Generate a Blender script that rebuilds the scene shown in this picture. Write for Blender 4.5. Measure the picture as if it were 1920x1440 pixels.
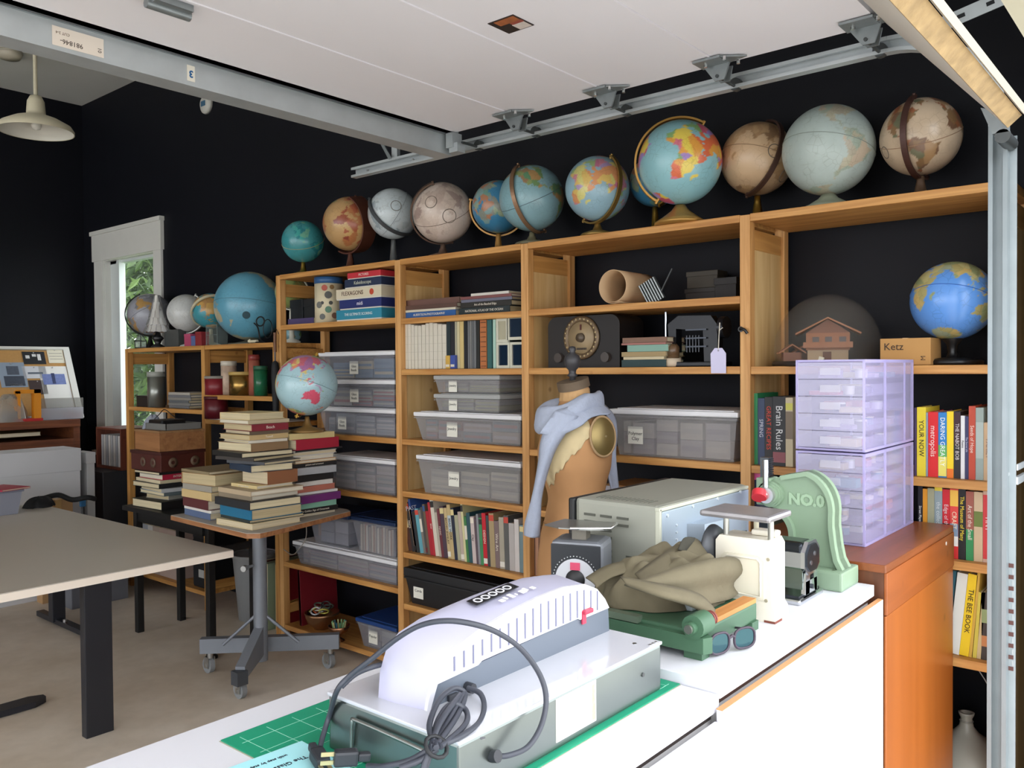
import bpy, bmesh, math, random
from mathutils import Vector as V, Matrix, Euler
rnd = random.Random(7)
for o in list(bpy.data.objects): bpy.data.objects.remove(o)
SC = bpy.context.scene
COL = SC.collection
# ------------------------------------------------------------------ camera
CAM_H, FPX, YAW, PITCH, ROLL = 1.665, 1588.4, 0.8719, -0.0189, -0.0082
_f = V((math.sin(YAW)*math.cos(PITCH), math.cos(YAW)*math.cos(PITCH), math.sin(PITCH)))
_r0 = V((math.cos(YAW), -math.sin(YAW), 0)); _u0 = _r0.cross(_f)
_r = _r0*math.cos(ROLL) + _u0*math.sin(ROLL); _u = _u0*math.cos(ROLL) - _r0*math.sin(ROLL)
cam = bpy.data.objects.new('camera', bpy.data.cameras.new('camera')); COL.objects.link(cam)
cam.data.sensor_fit = 'HORIZONTAL'; cam.data.sensor_width = 36; cam.data.lens = FPX/1920*36
cam.data.clip_start = 0.05
M4 = Matrix((_r, _u, -_f)).transposed().to_4x4(); M4.translation = V((0, 0, CAM_H))
cam.matrix_world = M4; SC.camera = cam
# survey helpers: where the line of sight through a photo point meets a known plane of the room
def _ray(px, py): return _f*FPX + _r*(px-960) - _u*(py-720)
def onx(px, py, x): v = _ray(px, py); return v*(x/v.x) + V((0, 0, CAM_H))
def ony(px, py, y): v = _ray(px, py); return v*(y/v.y) + V((0, 0, CAM_H))
def onz(px, py, z): v = _ray(px, py); return v*((z-CAM_H)/v.z) + V((0, 0, CAM_H))
# ------------------------------------------------------------------ world, exposure
SC.view_settings.view_transform = 'Standard'; SC.view_settings.look = 'None'
SC.view_settings.gamma = 1; SC.view_settings.use_curve_mapping = False
SC.view_settings.exposure = 2.25
W = bpy.data.worlds.new('overcast_sky'); SC.world = W; W.use_nodes = True
bg = W.node_tree.nodes['Background']; bg.inputs[0].default_value = (0.92, 0.95, 1.0, 1); bg.inputs[1].default_value = 1.0
# ------------------------------------------------------------------ materials
def srgb(c):
    if isinstance(c, str): c = tuple(int(c[i:i+2], 16)/255 for i in (0, 2, 4))
    return tuple(x/12.92 if x <= .04045 else ((x+.055)/1.055)**2.4 for x in c) + (1,)
_M = {}
def mat(col, rough=.6, metal=0, var=0, scale=8, bump=0, spec=.5, coat=0, key=None):
    k = key or (col, rough, metal, var, scale, bump, spec, coat)
    if k in _M: return _M[k]
    m = bpy.data.materials.new('finish'); m.use_nodes = True; nt = m.node_tree; b = nt.nodes['Principled BSDF']
    b.inputs['Base Color'].default_value = srgb(col); b.inputs['Roughness'].default_value = rough
    b.inputs['Metallic'].default_value = metal; b.inputs['Specular IOR Level'].default_value = spec
    b.inputs['Coat Weight'].default_value = coat
    if var or bump:
        tc = nt.nodes.new('ShaderNodeTexCoord'); n = nt.nodes.new('ShaderNodeTexNoise')
        n.inputs['Scale'].default_value = scale; n.inputs['Detail'].default_value = 5
        nt.links.new(tc.outputs['Object'], n.inputs['Vector'])
    if var:
        mx = nt.nodes.new('ShaderNodeMix'); mx.data_type = 'RGBA'; c = srgb(col)
        mx.inputs['A'].default_value = tuple(x*(1-var) for x in c[:3])+(1,)
        mx.inputs['B'].default_value = tuple(min(1, x*(1+var)) for x in c[:3])+(1,)
        nt.links.new(n.outputs['Fac'], mx.inputs['Factor']); nt.links.new(mx.outputs['Result'], b.inputs['Base Color'])
    if bump:
        bp = nt.nodes.new('ShaderNodeBump'); bp.inputs['Strength'].default_value = bump; bp.inputs['Distance'].default_value = .01
        nt.links.new(n.outputs['Fac'], bp.inputs['Height']); nt.links.new(bp.outputs['Normal'], b.inputs['Normal'])
    _M[k] = m; return m
def wood(c1, c2, axis='y', rough=.5, scale=1.0):
    k = ('wood', c1, c2, axis, rough, scale)
    if k in _M: return _M[k]
    m = bpy.data.materials.new('wood'); m.use_nodes = True; nt = m.node_tree; b = nt.nodes['Principled BSDF']
    tc = nt.nodes.new('ShaderNodeTexCoord'); mp = nt.nodes.new('ShaderNodeMapping')
    s = {'x': (2, 38, 38), 'y': (38, 2, 38), 'z': (38, 38, 2)}[axis]
    mp.inputs['Scale'].default_value = tuple(a*scale for a in s)
    n = nt.nodes.new('ShaderNodeTexNoise'); n.inputs['Scale'].default_value = 1; n.inputs['Detail'].default_value = 6; n.inputs['Distortion'].default_value = .8
    r = nt.nodes.new('ShaderNodeValToRGB'); r.color_ramp.elements[0].color = srgb(c2); r.color_ramp.elements[1].color = srgb(c1)
    r.color_ramp.elements[0].position = .36; r.color_ramp.elements[1].position = .62
    n2 = nt.nodes.new('ShaderNodeTexVoronoi'); n2.inputs['Scale'].default_value = 5.5       # knots
    r2 = nt.nodes.new('ShaderNodeValToRGB'); r2.color_ramp.elements[0].position = .03; r2.color_ramp.elements[1].position = .09
    r2.color_ramp.elements[0].color = (.35, .2, .12, 1); r2.color_ramp.elements[1].color = (1, 1, 1, 1)
    mx = nt.nodes.new('ShaderNodeMix'); mx.data_type = 'RGBA'; mx.blend_type = 'MULTIPLY'; mx.inputs['Factor'].default_value = .55
    L = nt.links.new
    L(tc.outputs['Object'], mp.inputs['Vector']); L(mp.outputs[0], n.inputs['Vector']); L(tc.outputs['Object'], n2.inputs['Vector'])
    L(n.outputs['Fac'], r.inputs[0]); L(n2.outputs['Distance'], r2.inputs[0]); L(r.outputs[0], mx.inputs['A']); L(r2.outputs[0], mx.inputs['B'])
    L(mx.outputs['Result'], b.inputs['Base Color']); b.inputs['Roughness'].default_value = rough
    _M[k] = m; return m
def clear(col, alpha=.35, rough=.15, spec=.5):
    """thin see-through plastic or glass sheet"""
    k = ('clear', col, alpha, rough, spec)
    if k in _M: return _M[k]
    m = bpy.data.materials.new('clear_plastic'); m.use_nodes = True; nt = m.node_tree; b = nt.nodes['Principled BSDF']
    b.inputs['Base Color'].default_value = srgb(col); b.inputs['Roughness'].default_value = rough; b.inputs['Alpha'].default_value = alpha
    b.inputs['Specular IOR Level'].default_value = spec
    _M[k] = m; return m
def pages(col='e4d9bd', axis='z', key=''):
    """paper block: fine lines of the page edges"""
    k = ('pages', col, axis)
    if k in _M: return _M[k]
    m = bpy.data.materials.new('page_edges'); m.use_nodes = True; nt = m.node_tree; b = nt.nodes['Principled BSDF']
    tc = nt.nodes.new('ShaderNodeTexCoord'); mp = nt.nodes.new('ShaderNodeMapping')
    mp.inputs['Scale'].default_value = {'z': (3, 3, 420), 'y': (3, 420, 3), 'x': (420, 3, 3)}[axis]
    n = nt.nodes.new('ShaderNodeTexNoise'); n.inputs['Scale'].default_value = 1; n.inputs['Detail'].default_value = 3
    r = nt.nodes.new('ShaderNodeValToRGB'); c = srgb(col)
    r.color_ramp.elements[0].color = tuple(x*.72 for x in c[:3])+(1,); r.color_ramp.elements[1].color = c
    r.color_ramp.elements[0].position = .3; r.color_ramp.elements[1].position = .55
    L = nt.links.new; L(tc.outputs['Object'], mp.inputs['Vector']); L(mp.outputs[0], n.inputs['Vector']); L(n.outputs['Fac'], r.inputs[0]); L(r.outputs[0], b.inputs['Base Color'])
    b.inputs['Roughness'].default_value = .85
    _M[k] = m; return m
# ------------------------------------------------------------------ mesh helpers
class MB:
    """collects shapes into ONE mesh"""
    def __init__(s): s.v = []; s.f = []; s.sm = []
    def add(s, vs, fs, smooth=False, M=None):
        k = len(s.v)
        s.v += [tuple(M @ V(p)) if M else tuple(p) for p in vs]
        s.f += [tuple(i+k for i in f) for f in fs]; s.sm += [smooth]*len(fs); return s
    def box(s, a, b, M=None, bev=0):
        x0, y0, z0 = (min(a[i], b[i]) for i in range(3)); x1, y1, z1 = (max(a[i], b[i]) for i in range(3))
        if bev:
            bm = bmesh.new(); bmesh.ops.create_cube(bm, size=1)
            for v in bm.verts: v.co = V(((x0+x1)/2+v.co.x*(x1-x0), (y0+y1)/2+v.co.y*(y1-y0), (z0+z1)/2+v.co.z*(z1-z0)))
            bev = min(bev, .49*min(x1-x0, y1-y0, z1-z0))
            bmesh.ops.bevel(bm, geom=bm.edges[:], offset=bev, segments=2, profile=.6, affect='EDGES')
            bm.verts.index_update()
            s.add([v.co for v in bm.verts], [[v.index for v in f.verts] for f in bm.faces], False, M); bm.free(); return s
        return s.add([(x0,y0,z0),(x1,y0,z0),(x1,y1,z0),(x0,y1,z0),(x0,y0,z1),(x1,y0,z1),(x1,y1,z1),(x0,y1,z1)],
              [(0,3,2,1),(4,5,6,7),(0,1,5,4),(1,2,6,5),(2,3,7,6),(3,0,4,7)], False, M)
    def taper(s, a, b, k, M=None, cap=True):
        """open-topped box that narrows to the bottom by k"""
        x0,y0,z0 = a; x1,y1,z1 = b
        return s.add([(x0+k,y0+k,z0),(x1-k,y0+k,z0),(x1-k,y1-k,z0),(x0+k,y1-k,z0),(x0,y0,z1),(x1,y0,z1),(x1,y1,z1),(x0,y1,z1)],
              [(0,3,2,1)]+([(4,5,6,7)] if cap else [])+[(0,1,5,4),(1,2,6,5),(2,3,7,6),(3,0,4,7)], False, M)
    def cyl(s, p, q, r, r2=None, n=16, cap=True, smooth=True):
        p, q = V(p), V(q); d = (q-p).normalized(); a = d.orthogonal().normalized(); b = d.cross(a); r2 = r if r2 is None else r2
        vs = [p+(a*math.cos(t)+b*math.sin(t))*r for t in (2*math.pi*i/n for i in range(n))] + [q+(a*math.cos(t)+b*math.sin(t))*r2 for t in (2*math.pi*i/n for i in range(n))]
        s.add(vs, [(i, (i+1)%n, n+(i+1)%n, n+i) for i in range(n)], smooth)
        if cap: s.add(vs[:n], [tuple(range(n))[::-1]]); s.add(vs[n:], [tuple(range(n))])
        return s
    def lathe(s, prof, c=(0,0,0), n=24, M=None, smooth=True):
        """profile [(r,z)...] around z"""
        c = V(c); k = len(prof)
        vs = [c+V((r*math.cos(2*math.pi*i/n), r*math.sin(2*math.pi*i/n), z)) for i in range(n) for r, z in prof]
        fs = [(i*k+j, ((i+1)%n)*k+j, ((i+1)%n)*k+j+1, i*k+j+1) for i in range(n) for j in range(k-1)]
        return s.add(vs, fs, smooth, M)
    def tube(s, pts, r, n=8, closed=False, rs=None):
        pts = [V(p) for p in pts]; m = len(pts); vs = []; prev = None
        for i, p in enumerate(pts):
            t = (pts[(i+1)%m]-pts[i-1]) if closed or 0 < i < m-1 else (pts[1]-pts[0] if i == 0 else pts[-1]-pts[-2])
            t.normalize()
            if prev is None: a = t.orthogonal().normalized()
            else: a = (prev - t*prev.dot(t)).normalized()
            prev = a; b = t.cross(a); rr = rs[i] if rs else r
            vs += [p+(a*math.cos(2*math.pi*j/n)+b*math.sin(2*math.pi*j/n))*rr for j in range(n)]
        fs = [(i*n+j, i*n+(j+1)%n, ((i+1)%m)*n+(j+1)%n, ((i+1)%m)*n+j) for i in range(m if closed else m-1) for j in range(n)]
        s.add(vs, fs, True)
        if not closed: s.add(vs[:n], [tuple(range(n))[::-1]]); s.add(vs[-n:], [tuple(range(n))])
        return s
    def prism(s, poly, axis, a, b, M=None, smooth=False):
        """polygon of 2D points pushed along an axis from a to b"""
        def P(u, w, t): return {'x': (t, u, w), 'y': (u, t, w), 'z': (u, w, t)}[axis]
        n = len(poly); vs = [P(u, w, a) for u, w in poly]+[P(u, w, b) for u, w in poly]
        s.add(vs, [(i, (i+1)%n, n+(i+1)%n, n+i) for i in range(n)], smooth, M)
        return s.add(vs, [tuple(range(n))[::-1], tuple(range(n, 2*n))], False, M)
    def grid(s, fn, nu, nv, smooth=True, wrap=False):
        vs = [fn(i/(nu if wrap else nu-1), j/(nv-1)) for i in range(nu) for j in range(nv)]
        return s.add(vs, [(i*nv+j, ((i+1)%nu)*nv+j, ((i+1)%nu)*nv+j+1, i*nv+j+1) for i in range(nu if wrap else nu-1) for j in range(nv-1)], smooth)
    def mesh(s, name):
        me = bpy.data.meshes.new(name); me.from_pydata(s.v, [], s.f); me.polygons.foreach_set('use_smooth', s.sm)
        bm = bmesh.new(); bm.from_mesh(me); bmesh.ops.recalc_face_normals(bm, faces=bm.faces[:]); bm.to_mesh(me); bm.free()
        return me
    def build(s, name, m, parent=None, kind=None, label=None, loc=None, rot=None):
        me = s.mesh(name); me.materials.append(m); return link(name, me, parent, kind, label, loc, rot)
def link(name, me, parent=None, kind=None, label=None, loc=None, rot=None):
    o = bpy.data.objects.new(name, me); COL.objects.link(o)
    if parent: o.parent = parent
    if kind: o['kind'] = kind
    if label: o['label'] = label
    if loc is not None: o.location = loc
    if rot is not None: o.rotation_euler = rot
    return o
def thing(name, label, cat, loc=(0,0,0), rz=0, group=None, rot=None):
    o = bpy.data.objects.new(name, None); COL.objects.link(o); o.empty_display_size = .05
    o.location = loc; o.rotation_euler = rot or (0, 0, rz); return tag(o, label, cat, group)
def tag(o, label, cat, group=None):
    o['label'] = label; o['category'] = cat
    if group: o['group'] = group
    return o
def copy_thing(o, label, loc=None, rz=None):
    """copy of a thing with its parts and sub-parts"""
    def cp(a, par):
        c = a.copy(); COL.objects.link(c); c.parent = par
        for ch in a.children: cp(ch, c)
        return c
    c = cp(o, None); c['label'] = label
    if loc is not None: c.location = loc
    if rz is not None: c.rotation_euler = (0, 0, rz)
    return c
_dg = None
def text_mesh(txt, size, depth=.0004, align='CENTER', bold=0, sx=1):
    cu = bpy.data.curves.new('lettering', 'FONT'); cu.body = txt; cu.size = size; cu.extrude = depth; cu.align_x = align; cu.align_y = 'CENTER'
    cu.offset = bold; cu.resolution_u = 2
    o = bpy.data.objects.new('t', cu); COL.objects.link(o); bpy.context.view_layer.update()
    me = bpy.data.meshes.new_from_object(o.evaluated_get(bpy.context.evaluated_depsgraph_get()))
    bpy.data.objects.remove(o)
    if sx != 1:
        for v in me.vertices: v.co.x *= sx
    return me
def basis(xdir, ydir, loc):
    """matrix whose local x and y run along the given directions"""
    x = V(xdir).normalized(); y = V(ydir); y = (y-x*y.dot(x)).normalized(); z = x.cross(y)
    m = Matrix((x, y, z)).transposed().to_4x4(); m.translation = V(loc); return m
def text(txt, size, loc, xdir, ydir, col, parent, name='lettering', bold=0, sx=1, depth=.0004):
    me = text_mesh(txt, size, depth, bold=bold, sx=sx); me.materials.clear(); me.materials.append(mat(col, .7))
    o = link(name, me, parent); o.matrix_local = basis(xdir, ydir, loc); return o
FRONT = ((0, -1, 0), (0, 0, 1))      # text read from the shelf front (facing -x)
# ================================================================== THE ROOM
XS, XW, YF, ZC = 3.096, 3.50, 8.13, 4.13     # shelf front, long wall, far wall, ceiling
OPX, OPY, OPZ = 2.97, 0.40, 2.45             # garage opening: right jamb, front wall plane, head
navy = mat('090b14', .6, var=.2, scale=3, spec=.25)
def struct(name, mb, m, parent=None): return mb.build(name, m, parent, None if parent else 'structure')
fl = bpy.data.materials.new('concrete'); fl.use_nodes = True; nt = fl.node_tree; b = nt.nodes['Principled BSDF']
tc = nt.nodes.new('ShaderNodeTexCoord'); n1 = nt.nodes.new('ShaderNodeTexNoise'); n1.inputs['Scale'].default_value = 1.3; n1.inputs['Detail'].default_value = 8; n1.inputs['Roughness'].default_value = .6
n2 = nt.nodes.new('ShaderNodeTexNoise'); n2.inputs['Scale'].default_value = 14; n2.inputs['Detail'].default_value = 4
r1 = nt.nodes.new('ShaderNodeValToRGB'); r1.color_ramp.elements[0].color = srgb('cdbda8'); r1.color_ramp.elements[1].color = srgb('eadfd0'); r1.color_ramp.elements[0].position = .32; r1.color_ramp.elements[1].position = .68
mx = nt.nodes.new('ShaderNodeMix'); mx.data_type = 'RGBA'; mx.blend_type = 'MULTIPLY'; mx.inputs['Factor'].default_value = .18
for a, c in ((tc.outputs['Object'], n1.inputs['Vector']), (tc.outputs['Object'], n2.inputs['Vector']), (n1.outputs['Fac'], r1.inputs[0]), (r1.outputs[0], mx.inputs['A']), (n2.outputs['Fac'], mx.inputs['B']), (mx.outputs['Result'], b.inputs['Base Color'])): nt.links.new(a, c)
b.inputs['Roughness'].default_value = .55
struct('floor', MB().box((-6, .2, -.1), (XW+.2, YF+.2, 0)), fl)
struct('ground', MB().box((-20, -14, -.12), (18, .2, -.02)).box((-20, .2, -.12), (-6, 16, -.02)), mat('cfccc4', .9, var=.08, scale=2))
# window opening in the long wall
WY0, WY1, WZ0, WZ1 = 6.80, 7.72, .95, 2.66
wl = MB()
wl.box((XW, -.0, 0), (XW+.15, WY0, ZC)); wl.box((XW, WY1, 0), (XW+.15, YF, ZC)); wl.box((XW, WY0, 0), (XW+.15, WY1, WZ0)); wl.box((XW, WY0, WZ1), (XW+.15, WY1, ZC))
struct('wall_right', wl, navy)
struct('wall_far', MB().box((-6, YF, 0), (XW+.15, YF+.15, ZC)), navy)
struct('ceiling', MB().box((-6, .2, ZC), (XW+.15, YF+.15, ZC+.1)), mat('dfe0dc', .8, var=.03))
struct('wall_left', MB().box((-6.15, .2, 3.5), (-6, YF, ZC)).box((-6.15, .2, 0), (-6, .7, 3.5)).box((-6.15, 4.1, 0), (-6, 4.5, 3.5)).box((-6.15, 7.7, 0), (-6, YF, 3.5)), mat('c9c8c2', .8))   # unseen wall; its two open bays are added to let in fill light
# front wall; garage opening widened beyond view on the left to light the interior
struct('wall_front', MB().box((OPX, OPY-.16, 0), (XW+.15, OPY, ZC)).box((-6.15, OPY-.16, OPZ+.30), (OPX, OPY, ZC)).box((-6.15, OPY-.16, 0), (-5.2, OPY, OPZ+.3)), navy)
# window trim, sash, glass
wt = mat('dcdcd6', .45, var=.04)
w = MB(); t = .02
w.box((XW-t, WY0-.13, WZ0-.12), (XW, WY0, WZ1)); w.box((XW-t, WY1, WZ0-.12), (XW, WY1+.17, WZ1))
win = struct('window_1', w, wt)
MB().box((XW-.03, WY0-.15, WZ1), (XW, WY1+.19, WZ1+.26)).box((XW-.045, WY0-.16, WZ1+.235), (XW, WY1+.2, WZ1+.27)).build('head_trim', wt, win)
MB().box((XW-.06, WY0-.15, WZ0-.04), (XW+.05, WY1+.19, WZ0)).build('window_sill', wt, win)
s = MB(); 
for a, c in (((WY0, WZ0), (WY0+.05, WZ1)), ((WY1-.16, WZ0), (WY1, WZ1)), ((WY0, WZ0), (WY1, WZ0+.06)), ((WY0, WZ1-.03), (WY1, WZ1))): s.box((XW+.05, a[0], a[1]), (XW+.11, c[0], c[1]))
s.box((XW+.03, WY1-.21, WZ0), (XW+.08, WY1-.16, WZ1))
s.build('sash', mat('d5dcdb', .4), win)
for a, c in (((XW, WY0-.001, WZ0), (XW+.15, WY0+.006, WZ1)), ((XW, WY1-.006, WZ0), (XW+.15, WY1+.001, WZ1)), ((XW, WY0, WZ1-.006), (XW+.15, WY1, WZ1+.001)), ((XW, WY0, WZ0-.001), (XW+.15, WY1, WZ0+.006))): MB().box(a, c).build('jamb_liner', wt, win)
MB().box((XW+.078, WY0+.05, WZ0+.06), (XW+.084, WY1-.16, WZ1-.03)).build('pane', clear('dfeaf0', .06, .02), win)
# ================================================================== GARAGE DOOR AND TRACK
galv = mat('c0c7ca', .42, .55, var=.12, scale=12); galv_d = mat('8f9698', .45, .7, var=.15, scale=30)
doorw = mat('f3f1f6', .5, var=.03, scale=2)
gd = thing('garage_door', 'white overhead garage door rolled up under the ceiling', 'garage door', (0, 0, 0))
DX0, DX1, DZ, DT = -2.1, 2.72, 2.705, .045
seams = [2.66, 2.235, 1.785, 1.33, .80]
for i in range(4):
    y1, y0 = seams[i], seams[i+1]
    p = MB().box((DX0, y0+.006, DZ), (DX1, y1-.006, DZ+DT)); p.build('door_section', doorw, gd)
    if i < 3: MB().box((DX0, y0-.003, DZ-.003), (DX1, y0+.003, DZ+.006)).build('section_joint', doorw, gd)
ys, zs, ye, ze = .79, 2.70, .475, 2.335                  # last section still tilts in the bend
dv = V((0, ye-ys, ze-zs)).normalized(); nv = V((0, -abs(dv.z), abs(dv.y)))
prof = [(ys, zs), (ye, ze), (ye+nv.y*DT, ze+nv.z*DT), (ys+nv.y*DT, zs+nv.z*DT)]
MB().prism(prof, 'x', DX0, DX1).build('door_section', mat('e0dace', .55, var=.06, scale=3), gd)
e0 = V((0, ye, ze)); e = dv*.012
MB().prism([(ye, ze), (ye+e.y, ze+e.z), (ye+e.y+nv.y*DT, ze+e.z+nv.z*DT), (ye+nv.y*DT, ze+nv.z*DT)], 'x', DX0, DX1+.004).build('bottom_seal', mat('b89c70', .9, var=.5, scale=22, bump=.7), gd)
lo = nv*(DT+.004)
MB().prism([(ye+lo.y, ze+lo.z), (ye+lo.y+e.y*1.6, ze+lo.z+e.z*1.6), (ye+lo.y*1.3+e.y*1.6, ze+lo.z*1.3+e.z*1.6), (ye+lo.y*1.3, ze+lo.z*1.3)], 'x', DX0, DX1).build('seal_lip', mat('d9d2c2', .6), gd)
# strut across the far end of the door
st = MB().prism([(2.60, DZ), (2.645, DZ), (2.645, 2.615), (2.735, 2.615), (2.735, 2.64), (2.66, 2.64), (2.66, DZ+.01), (2.60, DZ+.01)], 'x', DX0, DX1+.02)
strut = st.build('strut', galv, gd)
MB().box((DX0, 2.635, DZ-.006), (DX1, 2.643, DZ+.0)).build('strut_flange', galv_d, strut)
p = onx(147, 75, 1.0); p = ony(147, 75, 2.644)
MB().box((p.x-.075, 2.6435, 2.628), (p.x+.075, 2.6445, 2.685)).build('paper_label', mat('e8ddd0', .7), strut)
text('981846-', .02, (p.x-.02, 2.6432, 2.645), (-1, 0, 0), (0, 0, -1), '40342c', strut)
text('CUT 2-4', .011, (p.x-.045, 2.6432, 2.668), (-1, 0, 0), (0, 0, -1), '7a6050', strut); text('10', .016, (p.x+.062, 2.6432, 2.648), (0, 0, -1), (1, 0, 0), '40342c', strut)
p = ony(358, 132, 2.644)
MB().box((p.x-.014, 2.6435, 2.63), (p.x+.014, 2.6445, 2.682)).build('number_label', mat('e9e4d6', .7), strut)
text('3', .032, (p.x, 2.6432, 2.655), (-1, 0, 0), (0, 0, -1), '1d5f96', strut, bold=.001)
# sticker on the door
p = onz(958, 45, DZ)
MB().box((p.x-.05, p.y-.05, DZ-.002), (p.x+.05, p.y+.05, DZ)).build('sticker', mat('2a211f', .5), gd)
MB().box((p.x-.045, p.y-.045, DZ-.003), (p.x-.012, p.y+.03, DZ-.002)).build('sticker_picture', mat('a8623a', .5, var=.5, scale=40), gd)
MB().box((p.x+.005, p.y-.045, DZ-.003), (p.x+.045, p.y+.0, DZ-.002)).build('sticker_text_field', mat('d8ccc4', .5, var=.2, scale=60), gd)
MB().box((p.x-.012, p.y-.048, DZ-.003), (p.x+.004, p.y-.004, DZ-.002)).build('sticker_band', mat('9b4a3e', .5), gd)
# hinges with rollers along the right edge
TX = 2.83
def hinge(y, first=False):
    h = MB()
    h.box((DX1-.10, y-.04, DZ-.012), (DX1-.02, y+.06, DZ-.004)); h.prism([(DX1-.10, y-.03), (DX1-.04, y-.11), (DX1-.02, y-.03)], 'z', DZ-.010, DZ-.004)
    h.prism([(y-.045, DZ-.01), (y+.05, DZ-.01), (y+.01, DZ-.065), (y-.025, DZ-.065)], 'x', DX1-.035, DX1-.028)
    h.prism([(y-.035, DZ-.01), (y+.04, DZ-.01), (y+.01, DZ-.06), (y-.025, DZ-.06)], 'x', DX1+.008, DX1+.014)
    o = h.build('hinge', galv_d, gd)
    r = MB().cyl((DX1-.04, y, DZ-.05), (TX+.01, y, DZ-.05), .006, n=8).cyl((TX-.012, y, DZ-.043), (TX+.012, y, DZ-.043), .022, n=14)
    r.build('roller', mat('4d5152', .4, .6), o)
    bl = MB()
    for a, c in ((-.02, -.07), (-.02, .03), (-.06, .03), (-.085, -.05)): bl.cyl((DX1+a, y+c, DZ-.02), (DX1+a, y+c, DZ-.008), .007, n=6)
    bl.build('bolt', mat('d0d2d2', .25, 1), o)
for y in (2.235, 1.785, 1.33, .84): hinge(y)
h = MB().box((DX1-.03, 2.59, DZ-.07), (DX1+.03, 2.63, DZ-.005)).box((DX1-.02, 2.57, DZ-.09), (DX1+.03, 2.62, DZ-.05))
o = h.build('roller_bracket', galv, gd); MB().cyl((DX1, 2.56, DZ-.05), (TX+.01, 2.56, DZ-.05), .006, n=8).cyl((TX-.012, 2.56, DZ-.043), (TX+.012, 2.56, DZ-.043), .022, n=14).build('roller', mat('4d5152', .4, .6), o)
p = onz(312, 4, DZ); MB().box((p.x-.05, p.y-.04, DZ-.02), (p.x+.06, p.y+.03, DZ-.002)).cyl((p.x-.06, p.y, DZ-.02), (p.x+.07, p.y, DZ-.02), .014, n=10).build('hinge', galv_d, gd)
b_ = MB().prism([(ye-.01, ze-.02), (ye+.03, ze-.02), (ye+.06, ze+.06), (ye+.01, ze+.04)], 'x', DX1+.0, DX1+.05); o = b_.build('bottom_bracket', galv_d, gd)
MB().cyl((DX1, ye+.005, ze-.03), (TX+.01, ye+.005, ze-.03), .02, n=14).build('roller', mat('55595a', .4, .6), o)
MB().tube([(DX1+.06, ye-.05, ze-.02), (DX1+.055, ye-.055, 2.62), (DX1+.055, ye-.05, 2.9)], .0022, n=6).build('lift_cable', mat('8a8c8c', .4, .8), gd)
for a, c in ((1775, 166), (1800, 167), (1835, 199)): 
    pass
# track: C-shaped rail, upright, bend and level run
tr = thing('door_track', 'galvanised steel garage door track curving from upright to level', 'door track', (TX, .50, 0))
def rail(path, name, w=.05, d=.035, m=galv, lip=.012):
    """C channel swept along a path in the y-z plane; web on the +x side"""
    mb = MB(); sec = [(-d, -w/2), (0, -w/2), (0, w/2), (-d, w/2), (-d, w/2-lip), (-.004, w/2-.006), (-.004, -w/2+.006), (-d, -w/2+lip)]
    vs = []; n = len(sec)
    for i, (y, z) in enumerate(path):
        a = path[max(i-1, 0)]; c = path[min(i+1, len(path)-1)]; t = V((0, c[0]-a[0], c[1]-a[1])).normalized(); nn = V((0, -t.z, t.y))
        vs += [V((u+.018, y-.50, z)) + nn*q for u, q in sec]
    mb.add(vs, [(i*n+j, i*n+(j+1)%n, (i+1)*n+(j+1)%n, (i+1)*n+j) for i in range(len(path)-1) for j in range(n)], False)
    mb.add(vs[:n], [tuple(range(n))]); mb.add(vs[-n:], [tuple(range(n))])
    return mb.build(name, m, tr)
YV, ZH, RB = .508, 2.672, .31
rail([(YV, .02), (YV, ZH-RB)], 'upright_rail', m=mat('8b9497', .45, .5, var=.12, scale=12))
rail([(YV+RB-RB*math.cos(a), ZH-RB+RB*math.sin(a)) for a in [math.pi/2*i/14 for i in range(15)]], 'curved_rail')
rail([(YV+RB, ZH), (3.43, ZH)], 'level_rail')
# the flag of the upright rail that faces out of the opening: flat strip with punched slots
fw = MB().box((.018, -.035, .0), (.022, .015, 2.33)).build('flange', mat('99a2a5', .45, .35, var=.15, scale=18), tr)
for i in range(10):
    z0 = onx(1897, 1063+i*21.6, TX).z
    MB().box((.0165, -.03, z0-.006), (.0176, .0, z0+.006)).build('slot', mat('5c3b36', .8), tr)
    if i < 9: MB().box((.0165, -.03, z0-.026), (.0176, -.026, z0-.010)).build('punch_mark', mat('a4a8a9', .5), tr)
MB().box((.0165, -.012, onx(1881, 300, TX).z-.014), (.0176, .0, onx(1881, 300, TX).z+.014)).build('slot', mat('0c0c0c', .8), tr)
MB().box((.0165, -.014, onx(1883, 450, TX).z-.012), (.0176, -.002, onx(1883, 450, TX).z+.012)).build('orange_tab', mat('c98a4a', .6), tr)
zb = onx(1888, 890, TX).z; MB().cyl((.012, -.01, zb), (.018, -.01, zb), .009, n=10).build('bolt', mat('d5d8d8', .3, 1), tr)
MB().box((.02, -.04, zb+.012), (.16, -.036, zb+.03)).box((.02, -.04, zb-.03), (.16, -.03, zb-.008)).build('wall_bracket', galv, tr)
# splice plate, hanger and end of the level run
MB().box((.019, 3.43-.5-.55, ZH-.02), (.022, 3.43-.5-.05, ZH+.02)).build('splice_plate', galv_d, tr)
for y in (3.0, 2.6, 3.33): MB().cyl((.008, y-.5, ZH), (.016, y-.5, ZH), .007, n=8).build('bolt', mat('d5d8d8', .3, 1), tr)
MB().box((-.0, 3.10-.5, ZH+.02), (.02, 3.14-.5, 4.13)).build('hanger', galv, tr)
MB().prism([(3.12-.5, ZH+.02), (3.14-.5, ZH+.02), (3.36-.5, ZH+.34), (3.34-.5, ZH+.34)], 'x', -.02, -.014).build('diagonal_brace', galv_d, tr)
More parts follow.
